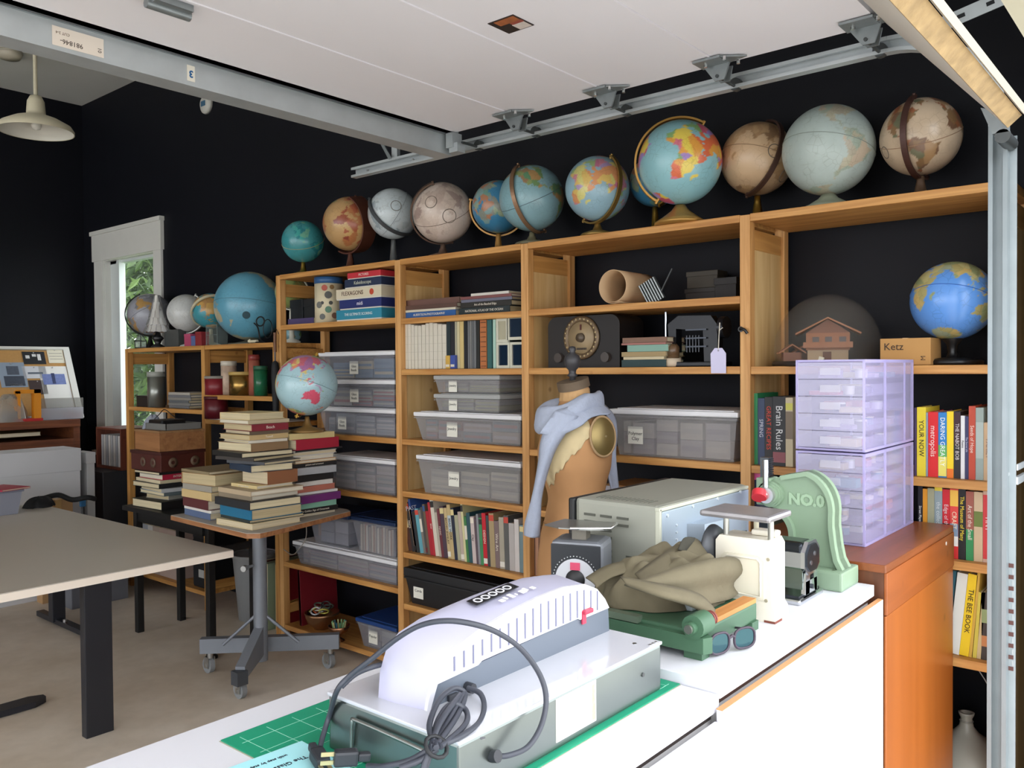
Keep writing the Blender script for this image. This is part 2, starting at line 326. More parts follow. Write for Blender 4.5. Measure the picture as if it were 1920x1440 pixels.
# perforated angle by the head and beige head trim
pa = thing('perforated_angle', 'perforated steel angle bolted above the rolled up door, top right', 'steel angle', (2.9, .45, 2.66))
a0 = onx(1775, 42, 2.90); a1 = onx(1885, -6, 2.90); u = (a1-a0).normalized(); L = (a1-a0).length
Mx = basis(u, (0, 0, 1), a0 - V((2.9, .45, 2.66)))
MB().box((-.02, -.022, -.002), (L+.2, .022, .002), Mx).build('flat_leg', galv, pa); MB().box((-.02, .018, -.03), (L+.2, .022, .0), Mx).build('top_leg', galv_d, pa)
for t in (.25, .75): MB().box((L*t-.01, -.006, -.0035), (L*t+.012, .006, .0035), Mx).build('slot', mat('15161a', .8), pa)
zt = ony(1900, 38, OPY-.16).z
struct('trim_1', MB().box((-5.3, OPY-.22, zt), (OPX+.05, OPY-.16, zt+.14)), mat('b9b49d', .6, var=.05))
# ================================================================== SHELVING
pine = lambda ax: wood('d6a366', 'b98449', ax, .5)
pineS = wood('cf9a58', 'b0783c', 'y', .5)
panelw = wood('dfbd84', 'cda468', 'z', .6, .5)
XB = 3.475
BT = .03
tb = thing('bookcase', 'tall pine bookcase of four bays along the dark wall', 'bookcase', (XS, 2.5, 0))
O = V((XS, 2.5, 0))
def B(mb_box, name, m, par, org, bev=.003):
    a, c = mb_box; return MB().box(V(a)-org, V(c)-org, bev=bev).build(name, m, par)
TOPZ = 2.252
posts = dict(A=4.47, B=3.38, C=2.50, D=1.40, E=.515)
PW, PD = .042, .045
for k, y in posts.items():
    for x in (XS, XB-PD): B(((x, y, 0), (x+PD, y+PW, TOPZ-.003)), 'post', pine('z'), tb, O)
    for z in ((2.12, 2.20), (.14, .2)): B(((XS+PD, y+.012, z[0]), (XB-PD, y+.03, z[1])), 'rail', wood('cf9a58', 'bd8848', 'x', .5), tb, O)
    if k != 'A': B(((XS+PD, y+.014, .2), (XB-PD, y+.028, 2.13)), 'side_panel', panelw, tb, O, 0)
B(((XS+PD, 4.482, 1.74), (XB-PD, 4.50, 1.80)), 'rail', pineS, tb, O)
bays = {1: (3.42, 4.47, [TOPZ, 1.942, 1.288, .967, .473, .08]), 2: (2.542, 3.38, [TOPZ, 1.935, 1.663, 1.288, 1.008, .679, .40, .08]),
        3: (1.442, 2.50, [TOPZ, 1.938, 1.664, 1.282, 1.0, .68, .08]), 4: (.557, 1.40, [TOPZ, 1.663, 1.281, 1.010, .686])}
for bay, (y0, y1, zs_) in bays.items():
    for z in zs_:
        if z == TOPZ: B(((XS, y0-(.0 if bay != 4 else .04), z-BT), (XB, y1, z)), 'shelf_board', pineS, tb, O)
        else: B(((XS+.002, y0+.001, z-BT), (XB-.002, y1-.001, z)), 'shelf_board', pineS, tb, O)
for k in 'ABCDE': B(((XS, posts[k], TOPZ-BT), (XB, posts[k]+PW, TOPZ)), 'top_cap', pineS, tb, O) if k in '' else None
lb = thing('bookcase', 'low pine bookcase of two bays beneath the window corner globes', 'bookcase', (XS, 5.5, 0)); O2 = V((XS, 5.5, 0))
LT = 1.838
pineD = lambda ax: wood('c8934f', 'a8743a', ax, .55)
for y in (6.47, 5.36, 4.515):
    for x in (XS, XB-PD): B(((x, y, 0), (x+PD, y+PW, LT-.002)), 'post', pineD('z'), lb, O2)
    for z in ((LT-.12, LT-.035), (.14, .2)): B(((XS+PD, y+.012, z[0]), (XB-PD, y+.03, z[1])), 'rail', pineD('x'), lb, O2)
for y0, y1, zz in ((5.402, 6.47, (LT, 1.392, .13)), (4.557, 5.36, (LT, 1.498, 1.33, .72))):
    for z in zz: B(((XS+.002, y0+.001, z-BT), (XB-.002, y1-.001, z)), 'shelf_board', pineD('y'), lb, O2)
# ================================================================== GLOBES
import numpy as np
LAND = dict(
 africa=[(-17,15),(-16,21),(-10,29),(-6,35),(10,37),(11,33),(20,31),(32,31),(35,27),(39,17),(43,12),(51,12),(48,5),(40,-3),(40,-15),(35,-20),(35,-25),(31,-30),(27,-34),(19,-35),(15,-27),(12,-17),(13,-8),(9,0),(9,4),(4,6),(-8,4),(-13,9)],
 europe=[(-10,37),(-9,43),(-2,44),(-5,48),(3,51),(8,54),(9,57),(5,59),(6,62),(14,68),(25,71),(31,70),(40,67),(44,68),(60,69),(60,55),(52,50),(48,46),(38,47),(30,46),(28,41),(23,36),(20,40),(13,45),(18,40),(16,38),(9,44),(3,42),(-2,37)],
 asia=[(60,69),(72,73),(82,74),(104,78),(114,74),(140,73),(160,70),(180,69),(180,65),(170,60),(163,58),(157,51),(155,58),(142,59),(135,54),(141,50),(131,43),(127,39),(129,35),(126,34),(122,40),(118,38),(122,37),(119,35),(122,30),(117,23),(108,21),(109,12),(105,9),(100,13),(104,1),(98,8),(97,17),(92,22),(87,21),(80,14),(77,8),(73,18),(70,22),(66,25),(57,26),(56,24),(59,22),(52,16),(44,13),(35,28),(34,31),(36,36),(27,37),(28,41),(41,41),(48,46),(52,50),(60,55)],
 namerica=[(-168,66),(-156,71),(-128,70),(-115,68),(-95,68),(-94,72),(-82,73),(-85,67),(-93,60),(-88,56),(-82,53),(-79,51),(-77,57),(-78,62),(-70,61),(-64,58),(-56,52),(-66,48),(-60,46),(-70,43),(-74,39),(-76,35),(-81,31),(-80,25),(-83,29),(-90,29),(-97,27),(-97,21),(-91,18),(-87,21),(-88,16),(-83,15),(-83,10),(-78,9),(-80,7),(-86,11),(-95,16),(-105,20),(-113,31),(-109,23),(-115,30),(-121,35),(-124,41),(-124,48),(-131,54),(-140,60),(-152,59),(-163,55),(-157,59),(-166,61)],
 arctic=[(-125,72),(-110,70),(-95,74),(-80,74),(-70,68),(-62,66),(-75,75),(-65,82),(-90,82),(-110,78),(-125,75)],
 samerica=[(-78,8),(-72,12),(-62,10),(-52,5),(-50,0),(-44,-2),(-35,-6),(-39,-14),(-40,-21),(-48,-26),(-54,-34),(-57,-38),(-65,-42),(-66,-47),(-69,-52),(-66,-55),(-73,-53),(-75,-47),(-73,-38),(-71,-30),(-70,-19),(-76,-14),(-81,-6),(-80,1)],
 australia=[(114,-22),(114,-34),(118,-35),(124,-33),(131,-31),(136,-35),(140,-38),(147,-39),(150,-37),(153,-30),(153,-25),(146,-19),(145,-15),(142,-11),(140,-17),(136,-12),(131,-12),(126,-14),(122,-18)],
 greenland=[(-72,78),(-60,82),(-30,83),(-20,80),(-22,70),(-40,65),(-44,60),(-52,65),(-55,70)],
 antarctica=[(-180,-90),(-180,-78),(-150,-76),(-100,-73),(-62,-64),(-60,-74),(-30,-76),(0,-70),(50,-67),(100,-66),(150,-68),(170,-72),(180,-78),(180,-90)],
 madagascar=[(44,-25),(44,-17),(49,-12),(50,-16),(47,-25)], britain=[(-5,50),(1,51),(0,54),(-3,58),(-6,57)], japan=[(131,32),(137,34),(141,36),(145,44),(141,45),(139,38),(133,35)],
 nz=[(167,-46),(172,-40),(173,-35),(178,-38),(174,-42),(169,-47)], borneo=[(109,1),(115,6),(119,5),(116,-4),(110,-3)], sumatra=[(95,5),(104,-3),(106,-6),(101,-3)], guinea=[(131,-1),(141,-3),(150,-10),(140,-8),(134,-4)], java=[(105,-6),(115,-8),(108,-8)], philippines=[(120,18),(126,7),(122,10)], celebes=[(119,-5),(121,1),(125,1),(122,-5)], iceland=[(-24,64),(-14,64),(-15,66),(-23,66)])
NU, NV = 176, 90
_lon = np.linspace(-180, 180, NU, endpoint=False); _lat = np.linspace(-89.2, 89.2, NV)
LO, LA = np.meshgrid(_lon, _lat, indexing='ij')
wob = 1.2*np.sin(LO*.55+LA*.3)+.9*np.sin(LA*.7-LO*.21)
def inside(poly):
    x, y = LO+wob, LA+wob*.6; r = np.zeros(LO.shape, bool); n = len(poly)
    for i in range(n):
        (x0, y0), (x1, y1) = poly[i], poly[(i+1)%n]
        if y0 == y1: continue
        r ^= ((y0 > y) != (y1 > y)) & (x < (x1-x0)*(y-y0)/(y1-y0)+x0)
    return r
IS = np.zeros(LO.shape, bool)
for k, pl in LAND.items(): IS |= inside(pl)
rs = np.random.RandomState(3); seeds = np.stack([rs.uniform(-180, 180, 190), np.degrees(np.arcsin(rs.uniform(-1, 1, 190)))], 1)
dd = (((LO[..., None]-seeds[:, 0]+180) % 360-180)*np.cos(np.radians(LA))[..., None])**2+(LA[..., None]-seeds[:, 1])**2
CTRY = dd.argmin(-1)
sphv = [(math.cos(math.radians(a))*math.cos(math.radians(o)), math.cos(math.radians(a))*math.sin(math.radians(o)), math.sin(math.radians(a))) for o in _lon for a in _lat]
SF = [(i*NV+j, ((i+1)%NU)*NV+j, ((i+1)%NU)*NV+j+1, i*NV+j+1) for i in range(NU) for j in range(NV-1)]
SF += [tuple(i*NV+NV-1 for i in range(NU)), tuple(i*NV for i in range(NU))[::-1]]
def globe_mat(rough=.32, stain=.0, sc='5a4630'):
    k = ('globe', rough, stain, sc)
    if k in _M: return _M[k]
    m = bpy.data.materials.new('printed_globe'); m.use_nodes = True; nt = m.node_tree; b = nt.nodes['Principled BSDF']
    a = nt.nodes.new('ShaderNodeVertexColor'); a.layer_name = 'map'; tc = nt.nodes.new('ShaderNodeTexCoord'); n = nt.nodes.new('ShaderNodeTexNoise'); n.inputs['Scale'].default_value = 2.2; n.inputs['Detail'].default_value = 9; n.inputs['Roughness'].default_value = .65
    r = nt.nodes.new('ShaderNodeValToRGB'); r.color_ramp.elements[0].position = .50; r.color_ramp.elements[1].position = .80
    mth = nt.nodes.new('ShaderNodeMath'); mth.operation = 'MULTIPLY'; mth.inputs[1].default_value = stain
    mx = nt.nodes.new('ShaderNodeMix'); mx.data_type = 'RGBA'; mx.inputs['B'].default_value = srgb(sc)
    L = nt.links.new; L(tc.outputs['Object'], n.inputs['Vector']); L(n.outputs['Fac'], r.inputs[0]); L(r.outputs[0], mth.inputs[0]); L(mth.outputs[0], mx.inputs['Factor']); L(a.outputs['Color'], mx.inputs['A'])
    n3 = nt.nodes.new('ShaderNodeTexVoronoi'); n3.feature = 'DISTANCE_TO_EDGE'; n3.inputs['Scale'].default_value = 42; r3 = nt.nodes.new('ShaderNodeValToRGB'); r3.color_ramp.elements[0].position = .0; r3.color_ramp.elements[1].position = .06; r3.color_ramp.elements[0].color = (.80, .79, .77, 1); r3.color_ramp.elements[1].color = (1, 1, 1, 1)
    n4 = nt.nodes.new('ShaderNodeTexNoise'); n4.inputs['Scale'].default_value = 16; n4.inputs['Detail'].default_value = 4; r4 = nt.nodes.new('ShaderNodeValToRGB'); r4.color_ramp.elements[0].position = .44; r4.color_ramp.elements[1].position = .56
    m2 = nt.nodes.new('ShaderNodeMix'); m2.data_type = 'RGBA'; m2.blend_type = 'MULTIPLY'                       # fine printed rivers, borders and names
    L(tc.outputs['Object'], n3.inputs['Vector']); L(tc.outputs['Object'], n4.inputs['Vector']); L(n3.outputs['Distance'], r3.inputs[0]); L(n4.outputs['Fac'], r4.inputs[0]); L(r4.outputs[0], m2.inputs['Factor'])
    L(mx.outputs['Result'], m2.inputs['A']); L(r3.outputs[0], m2.inputs['B']); L(m2.outputs['Result'], b.inputs['Base Color'])
    b.inputs['Roughness'].default_value = rough; b.inputs['Coat Weight'].default_value = .25; b.inputs['Coat Roughness'].default_value = .25
    _M[k] = m; return m
PAL = dict(
 teal=('3f9298', ['3fa09a', '4f9f8a', '2c8088', '6aa890']),
 antred=('c09a68', ['a85a3c', '9a5038', 'b5764a', '8f8f60', 'c8a268', '94483a']),
 moon=('c3ced2', ['b4bfc3', 'a9b3b8', 'c0c8ca', '9aa6ac']), moonbeige=('d2c2b6', ['c2afa2', 'b8a498', 'cab8aa', 'a8938a']),
 blue=('3f86ae', ['8a8f84', '6f9a8c', 'b07a5a', '9aa88a', '7fa0a0']), tealworld=('86adb6', ['6d8f5e', 'b08a58', '8c9a62', '9a7a58', '5f8f6a']),
 pol=('93b5c4', ['d9b868', 'cc8492', '95b078', 'd69564', 'a890b8', 'd2cb7c', 'c0708c']), polbig=('8fc0c8', ['e3a24a', 'd9788a', '88b070', 'dd6f4a', 'a88ac8', 'e8cf5a', 'cf5f7a']),
 beige=('c7a987', ['a98763', '9a7a58', 'b7966f', '8c6d50']), pale=('b3c2bd', ['b9b49c', 'b0a894', 'a5ae9c', 'c0b09a', '9fae9f']),
 brown=('cbb59a', ['8a6b4a', '6f7258', '9a5f3f', 'a88660', '7a5a44']), vivid=('5c92d8', ['a9a06a', '9aa58a', 'b8b07a', 'c0a86a', '8f9a70']),
 silver=('9ea0aa', ['85868c', 'b08a50', '777a80']), white=('c9cbc9', ['bfc2c0', 'c4c4be']), tantq=('3f93a0', ['b98a48', 'c29a55', 'a88050']), bigblue=('5fa0b8', ['b3ab8c', 'a9a384', 'c2b594', '8fae9a']),
 olive=('8d9a5a', ['a5a060', '7f8f58', '9c8f50']), cart=('a3c4cc', ['d98a6a', 'a86f9a', 'd8c27a', '8fae80', 'c96a7a', 'b48ab0']))
brass = mat('b08a3e', .3, .9); dark_ring = mat('3f2b25', .45, .2); blackp = mat('141416', .35); goldwood = mat('b98a4a', .4, .3)
GL = []
def globe(label, px, py, d, x, zs, pal, lon0, lat0, roll, ring=None, ringmat=brass, base='disc', basemat=None, stain=.25, equator=None, rough=.32, circles=(), group='globes lined up on the shelving', redpatch=None, ringw=.010):
    c = onx(px, py, x); dep = (c-V((0, 0, CAM_H))).dot(_f); R = d/2*dep/FPX
    GL.append((label, c, R))
    g = thing('globe', label, 'globe', (c.x, c.y, zs), 0, group); org = V((c.x, c.y, zs))
    oc, land = PAL[pal]; colr = np.empty((NU, NV, 4)); colr[..., :] = srgb(oc)
    lc = np.array([srgb(h) for h in land]); L_ = lc[(CTRY*7+CTRY//3) % len(land)]; colr[IS] = L_[IS]
    if redpatch:                                                  # one country picked out in its own colour
        colr[inside(LAND[redpatch[0]])] = srgb(redpatch[1])
    me = bpy.data.meshes.new('sphere'); me.from_pydata([(a*R, b_*R, q*R) for a, b_, q in sphv], [], SF); me.polygons.foreach_set('use_smooth', [True]*len(SF))
    ca = me.color_attributes.new('map', 'FLOAT_COLOR', 'POINT'); ca.data.foreach_set('color', colr.reshape(-1)); me.materials.append(globe_mat(rough, stain))
    w = (V((0, 0, CAM_H))-c).normalized(); up = (V((0, 0, 1))-w*w.z).normalized(); ri = up.cross(w)
    N = up*math.cos(roll)+ri*math.sin(roll); Ea = N.cross(w)                        # north and east as seen from the room side
    lo, la = math.radians(lon0), math.radians(lat0)
    e1 = V((math.cos(la)*math.cos(lo), math.cos(la)*math.sin(lo), math.sin(la))); e2 = V((-math.sin(lo), math.cos(lo), 0)); e3 = e1.cross(e2)
    Rm = Matrix((w, Ea, N)).transposed() @ Matrix((e1, e2, e3))
    s = link('sphere', me, g); s.matrix_local = Matrix.Translation(c-org) @ Rm.to_4x4()
    ax = Rm @ V((0, 0, 1)); ctr = c-org
    q0 = (w-ax*w.dot(ax)).normalized(); q1 = ax.cross(q0)
    if equator:
        pts = [ctr+(q0*math.cos(t)+q1*math.sin(t))*R*1.002 for t in (2*math.pi*i/48 for i in range(48))]
        MB().tube(pts, R*.010, n=5, closed=True).build('equator_band', mat(equator, .6), g)
    for (u, v, rr) in circles:
        pd = (ri*u+up*v+w*math.sqrt(max(.05, 1-u*u-v*v))).normalized(); a = pd.orthogonal().normalized(); b_ = pd.cross(a)
        pts = [ctr+(pd*math.sqrt(1-rr*rr)+(a*math.cos(t)+b_*math.sin(t))*rr)*R*1.002 for t in (2*math.pi*i/24 for i in range(24))]
        MB().tube(pts, R*.012, n=4, closed=True).build('printed_circle', mat('6b6258', .7), g)
    if ring is not None:
        ph = math.radians(ring); qd = q0*math.cos(ph)+q1*math.sin(ph); tn = ax.cross(qd); k = 1.05; vs = []; n = 36
        for i in range(n+1):
            t = math.pi*i/n; rd = ax*math.cos(t)+qd*math.sin(t)
            for a, b_ in ((-ringw, k*R), (ringw, k*R), (ringw, k*R+.008), (-ringw, k*R+.008)): vs.append(ctr+rd*b_+tn*a)
        mb = MB().add(vs, [(i*4+j, i*4+(j+1)%4, (i+1)*4+(j+1)%4, (i+1)*4+j) for i in range(n) for j in range(4)]+[(0,1,2,3), (n*4, n*4+1, n*4+2, n*4+3)])
        mr = mb.build('meridian_ring', ringmat, g)
        for sg in (1, -1): MB().cyl(ctr+ax*sg*R*.98, ctr+ax*sg*(R*k+.014), .006, n=8).build('pivot_pin', ringmat, mr)
    bm_ = basemat or ringmat; low = ctr-V((0, 0, R*(1.06 if ring is not None else 1.0))); hh = max(low.z, .012)
    if base == 'disc': MB().lathe([(0, 0), (R*.52, 0), (R*.55, .006), (R*.5, min(.014, hh*.5)), (R*.16, min(.03, hh*.7)), (.014, hh*.8), (.012, hh+.004), (0, hh+.004)], (0, 0, 0)).build('base', bm_, g)
    if base == 'bell': MB().lathe([(0, 0), (R*.62, 0), (R*.62, .008), (R*.45, hh*.35), (R*.22, hh*.75), (.02, hh+.006), (0, hh+.006)], (0, 0, 0)).build('base', bm_, g)
    if base == 'post': MB().lathe([(0, 0), (R*.7, 0), (R*.72, .012), (R*.6, .02), (.02, .026), (.014, hh*.5), (R*.14, hh*.8), (R*.27, hh+R*.05), (R*.27, hh+R*.08), (0, hh+R*.08)], (0, 0, 0)).build('base', bm_, g)
    return g
T = TOPZ+.001; r_ = math.radians
globe('small teal globe on a brass foot, leftmost on the tall bookcase', 568, 453, 78, 3.24, T, 'teal', -100, 20, r_(-10), None, brass, 'disc', brass, .1, 'a8a060', .25)
globe('antique tan and red globe with a broad dark brown meridian band', 656, 420, 100, 3.26, T, 'antred', 20, 20, r_(12), 44, mat('5a3326', .45, .1), 'disc', None, .45, None, ringw=.05)
globe('pale blue-grey celestial globe with a dark ring, beside the antique red one', 737, 401, 94, 3.27, T, 'moon', 150, 10, r_(-58), -32, mat('4d5053', .4, .4), 'disc', mat('6f7274', .4, .5), .15, '8d9498', .25, circles=((.12, .32, .2),))
globe('pinkish beige moon-like globe with printed circles and brown half ring', 830, 399, 112, 3.24, T, 'moonbeige', 60, 20, r_(-18), -85, mat('6b5548', .4, .4), 'disc', None, .5, '7d6a5c', circles=((-.38, .35, .2), (.22, -.1, .22)))
globe('deep blue globe half hidden behind the teal world globe', 934, 388, 98, 3.36, T, 'blue', 30, -5, r_(-75), -92, goldwood, 'disc', None, .2, None)
globe('teal-blue world globe with green continents and copper half meridian', 997, 372, 122, 3.20, T, 'tealworld', -120, 5, r_(-22), -28, mat('8a6a50', .35, .5), 'disc', mat('6f6a52', .4), .35, '556a70')
globe('pastel political globe with a brass ring crossing its right side', 1120, 354, 120, 3.18, T, 'pol', 55, 10, r_(24), 38, mat('9a7d45', .35, .7), 'disc', None, .2, None)
globe('dark blue globe hidden behind the large brass-ringed globe', 1228, 340, 94, 3.378, T, 'blue', 80, -30, r_(-10), 60, brass, 'disc', None, .25, '2d6a88')
globe('large bright political globe in a wide golden ring, tallest of the row', 1275, 305, 155, 3.14, T, 'polbig', 20, -12, r_(32), -94, mat('c79a50', .35, .45), 'bell', mat('b48a48', .35, .5), .08, None, ringw=.014)
globe('beige antique globe with a thin dark ring and printed circles', 1420, 298, 134, 3.335, T, 'beige', 90, -20, r_(16), 28, mat('4a332a', .45, .2), 'disc', brass, .6, '8a6f52', circles=((.45, .18, .18), (.72, -.5, .2)))
globe('large pale grey-green globe, biggest on the tall bookcase', 1553, 282, 166, 3.24, T, 'pale', -95, -22, r_(12), None, brass, 'bell', mat('8f9682', .5), .3, '8b958c', .4)
globe('weathered cream and brown globe nearest the garage door track', 1726, 257, 142, 3.28, T, 'brown', -60, 10, r_(-8), -22, mat('4a2f28', .45, .2), 'disc', mat('55402f', .5), .6, '9a7a60', circles=((-.85, -.3, .16),))
globe('bright blue globe on a black stand beside the cardboard box', 1786, 564, 146, 3.26, 1.664, 'vivid', 78, -24, r_(10), None, blackp, 'post', blackp, .12, '2b5fae', .25, group=None)
globe('silver-grey globe behind the mirrored lamp, in front of the window', 281, 590, 79, 3.30, LT+.001, 'silver', 10, -20, r_(-25), -80, mat('2e2c2c', .4, .4), 'disc', None, .3, '6a6c74')
globe('plain whitish globe in a pale half ring on the low bookcase', 350, 587, 70, 3.28, LT+.001, 'white', 180, 10, r_(25), 60, mat('c9cbc6', .4), 'disc', None, .15, None)
globe('teal and tan globe in a cream ring on the low bookcase', 395, 583, 66, 3.26, LT+.001, 'tantq', 105, 30, r_(25), -60, mat('cfc6a8', .45), 'disc', None, .15, None)
g = globe('very large blue globe with a seam and a round hole, low bookcase', 468, 574, 128, 3.26, LT+.001, 'bigblue', -150, -12, r_(6), None, brass, 'bell', mat('5a5a50', .5), .2, '5a8a98')
c = GL[-1][1]; R = GL[-1][2]; w = (V((0, 0, CAM_H))-c).normalized(); hp = ((onx(462, 588, 3.1)-c)); q = (w*1+V((0, 0, -1))*.26-_r*.1).normalized()
MB().cyl(q*R*.985+V((0, 0, c.z-LT-.001)), q*R*1.004+V((0, 0, c.z-LT-.001)), R*.11, n=20).build('hole_plug', mat('2f4a52', .8), g)
globe('olive green globe partly hidden by the tall bookcase post', 546, 548, 60, 3.30, LT+.001, 'olive', 0, 10, r_(20), 80, mat('d5d3c4', .4), 'disc', None, .2, None)
globe('tiny blue globe on the end of the low bookcase', 549, 627, 32, 3.36, LT+.001, 'tealworld', -60, 0, r_(20), None, mat('7a8a90', .4), 'disc', mat('20201f', .5), .1, None, .2, group=None)
# ================================================================== TABLE
ZT = .74
tt = thing('work_table', 'large taupe work table with cream edge and dark steel legs', 'table', (1.75, 5.1, 0)); O = V((1.75, 5.1, 0))
def bx(a, c, name, m, par, org, bev=0, kind=None): return MB().box(V(a)-V(org), V(c)-V(org), bev=bev).build(name, m, par)
bx((.95, 3.905, ZT-.004), (2.40, 6.39, ZT), 'table_top', mat('c6bdb0', .42, var=.03, scale=1.5), tt, O)
bx((.95, 3.903, ZT-.038), (2.402, 6.392, ZT-.004), 'edge_band', mat('fdf0e0', .5, var=.02), tt, O)
dk = mat('2a2b31', .42, .2)
a = ony(160, 1250, 3.93).x; c = ony(212, 1250, 3.93).x
bx((a, 3.93, 0), (c, 3.98, ZT-.038), 'leg', dk, tt, O, .004)
bx((2.27, 5.83, 0.03), (2.35, 5.90, ZT-.038), 'leg', dk, tt, O, .004); bx((2.285, 5.38, 0.015), (2.335, 6.14, .05), 'foot', dk, tt, O, .004)
for y in (5.41, 5.72): MB().cyl(V((2.30, y, .05))-O, V((2.30, y, .066))-O, .012, n=10).build('foot_bolt', mat('c8c8c8', .3, 1), tt)
f = onz(60, 1312, .03)
MB().prism([(.9, f.y-.05), (f.x-.0, f.y-.05), (f.x+.06, f.y-.015), (f.x+.06, f.y+.02), (f.x, f.y+.05), (.9, f.y+.05)], 'z', .004, .034).build('foot', dk, tt, loc=-O)
bx((1.0, f.y-.05, .03), (1.08, f.y+.05, ZT-.038), 'leg', dk, tt, O); bx((1.2, 3.98, ZT-.09), (1.26, 6.2, ZT-.038), 'frame_rail', dk, tt, O); bx((2.2, 4.2, ZT-.08), (2.25, 6.2, ZT-.038), 'frame_rail', dk, tt, O)
# ================================================================== BLACK SIDE TABLE
bt = thing('side_table', 'narrow black steel side table holding boxes and magazines', 'table', (2.72, 4.95, 0)); O = V((2.72, 4.95, 0))
blk = mat('0d0e10', .5); ZB = .80
bx((2.55, 4.42, ZB-.03), (2.91, 5.44, ZB), 'table_top', blk, bt, O, .004)
for x, y in ((2.56, 5.27), (2.86, 5.30), (2.585, 4.46), (2.86, 4.44)): bx((x, y, 0), (x+.042, y+.042, ZB-.03), 'leg', blk, bt, O, .003)
bx((2.62, 4.46, .60), (2.87, 4.49, .64), 'cross_rail', blk, bt, O); bx((2.57, 4.5, ZB-.09), (2.60, 5.3, ZB-.03), 'apron', blk, bt, O); bx((2.87, 4.5, ZB-.09), (2.90, 5.3, ZB-.03), 'apron', blk, bt, O)
MB().lathe([(0, 0), (.035, 0), (.035, .012), (0, .014)], V((2.606, 4.48, 0))-O, 16).build('foot_pad', blk, bt)
# ================================================================== ROLLING CART WITH PEDESTAL
ZK = .88
ct = thing('rolling_cart', 'drop-leaf cart on a grey steel pedestal with three casters', 'cart', (2.60, 3.97, 0)); O = V((2.60, 3.97, 0))
poly = [(2.32, 4.38), (2.285, 3.60), (2.33, 3.55), (2.40, 3.56), (3.0, 3.70), (3.03, 3.76), (3.05, 4.38), (3.0, 4.40)]
MB().prism([(a-O.x, b-O.y) for a, b in poly], 'z', ZK-.022, ZK).build('cart_top', mat('a39c92', .55, var=.06), ct)
pe = [((a-2.66)*1.004+2.66-O.x, (b-4.0)*1.004+4.0-O.y) for a, b in poly]
MB().prism(pe, 'z', ZK-.026, ZK-.003).build('wood_edge', wood('a8744a', '8a5a38', 'y', .6), ct)
gs = mat('7d828a', .5, .25, var=.08, scale=20)
P0 = V((2.60, 3.97, 0))
MB().cyl((0, 0, .10), (0, 0, ZK-.05), .037, n=20).build('pole', gs, ct)
MB().box((-.16, -.14, ZK-.05), (.18, .14, ZK-.026)).build('mounting_plate', gs, ct)
MB().cyl((-.10, -.02, .62), (-.045, 0, .62), .008, n=8).cyl((-.12, -.03, .62), (-.10, -.02, .62), .016, n=10).build('clamp_screw', mat('c0c2c2', .3, 1), ct)
CL, CR, C3 = V((2.47, 4.26, 0)), V((2.93, 3.80, 0)), V((2.375, 3.80, 0))
def bar(a, b, w, h0, h1, name, m, par, org):
    a, b = V(a), V(b); d = (b-a); d.z = 0; d.normalize(); n = V((-d.y, d.x, 0))*w/2; a, b = a-org, b-org
    vs = [p+n*s+V((0, 0, z)) for p, z0, z1 in ((a, h0[0], h0[1]), (b, h1[0], h1[1])) for s in (-1, 1) for z in (z0, z1)]
    return MB().add(vs, [(0,1,3,2), (4,6,7,5), (0,2,6,4), (1,5,7,3), (0,4,5,1), (2,3,7,6)]).build(name, m, par)
u = (CR-CL).normalized()
bar(CL-u*.05, CR+u*.05, .05, (.115, .195), (.115, .195), 'base_beam', gs, ct, O)
d3 = (C3-P0).normalized()
bar(P0, C3+d3*.02, .05, (.14, .30), (.10, .17), 'front_beam', gs, ct, O)
MB().box((-.03, -.03, .085), (.03, .03, .155), Matrix.Translation(C3+d3*.03-O)).build('beam_end_cap', mat('3d4147', .5), ct)
for s in (-1, 1): MB().tube([V((0, 0, .34))+u*s*.03, V((0, 0, .19))+u*s*.2], .009, n=6).build('brace', gs, ct)
for p in (CL, CR, C3):
    q = p-O; k = V((rnd.uniform(-.02, .02), -.02, 0))
    cs = MB().cyl(q+V((0, 0, .085)), q+V((0, 0, .118)), .016, n=12).box(q+V((-.022, -.012, .03)), q+V((-.017, .03, .09))).box(q+V((.017, -.012, .03)), q+V((.022, .03, .09))).build('caster', mat('b9bcbc', .3, .9), ct)
    MB().cyl(q+V((-.014, .015, .042)), q+V((.014, .015, .042)), .042, n=20).build('wheel', mat('85888a', .6), cs)
    MB().cyl(q+V((-.024, .015, .042)), q+V((.024, .015, .042)), .012, n=10).build('axle', mat('c9cccc', .3, 1), cs)
# ================================================================== COUNTER (two white cabinets) AND BROWN CABINET
ZL, ZR = 1.06, 1.08
whitec = mat('dcdce2', .35, var=.015, scale=2)
XJ, XE, YN, YB = 1.43, 2.335, .695, 1.33
cu = thing('cabinet', 'white laminate cabinet nearest the plastic drawers, its top slightly raised', 'cabinet', (XE, YN, 0)); O = V((XE, YN, 0))
bx((XJ+.003, YN+.014, ZR-.03), (XE, YB, ZR), 'cabinet_top', whitec, cu, O, .002)
bx((XJ+.006, YN+.03, 0), (XE-.002, YB-.01, ZR-.03), 'carcass', mat('dad8d6', .5), cu, O)
bx((XJ+.006, YN+.028, ZR-.048), (XE-.002, YN+.03, ZR-.03), 'recess_shade', mat('4a2f22', .7), cu, O)  # dark brown strip paints the shadow in the gap above the drawer
d_ = bx((XJ-.024, YN-.006, .06), (XE+.010, YN+.008, ZR-.038), 'drawer_front', whitec, cu, O, .002)
bx((XJ-.024, YN-.005, ZR-.039), (XE+.010, YN+.008, ZR-.0372), 'raw_edge', mat('c08a58', .6), d_, O)
cl = thing('cabinet', 'white laminate cabinet under the laminator and cutting mat', 'cabinet', (XJ, YN, 0)); O = V((XJ, YN, 0))
bx((.1, YN+.014, ZL-.03), (XJ, YB, ZL), 'cabinet_top', whitec, cl, O, .002)
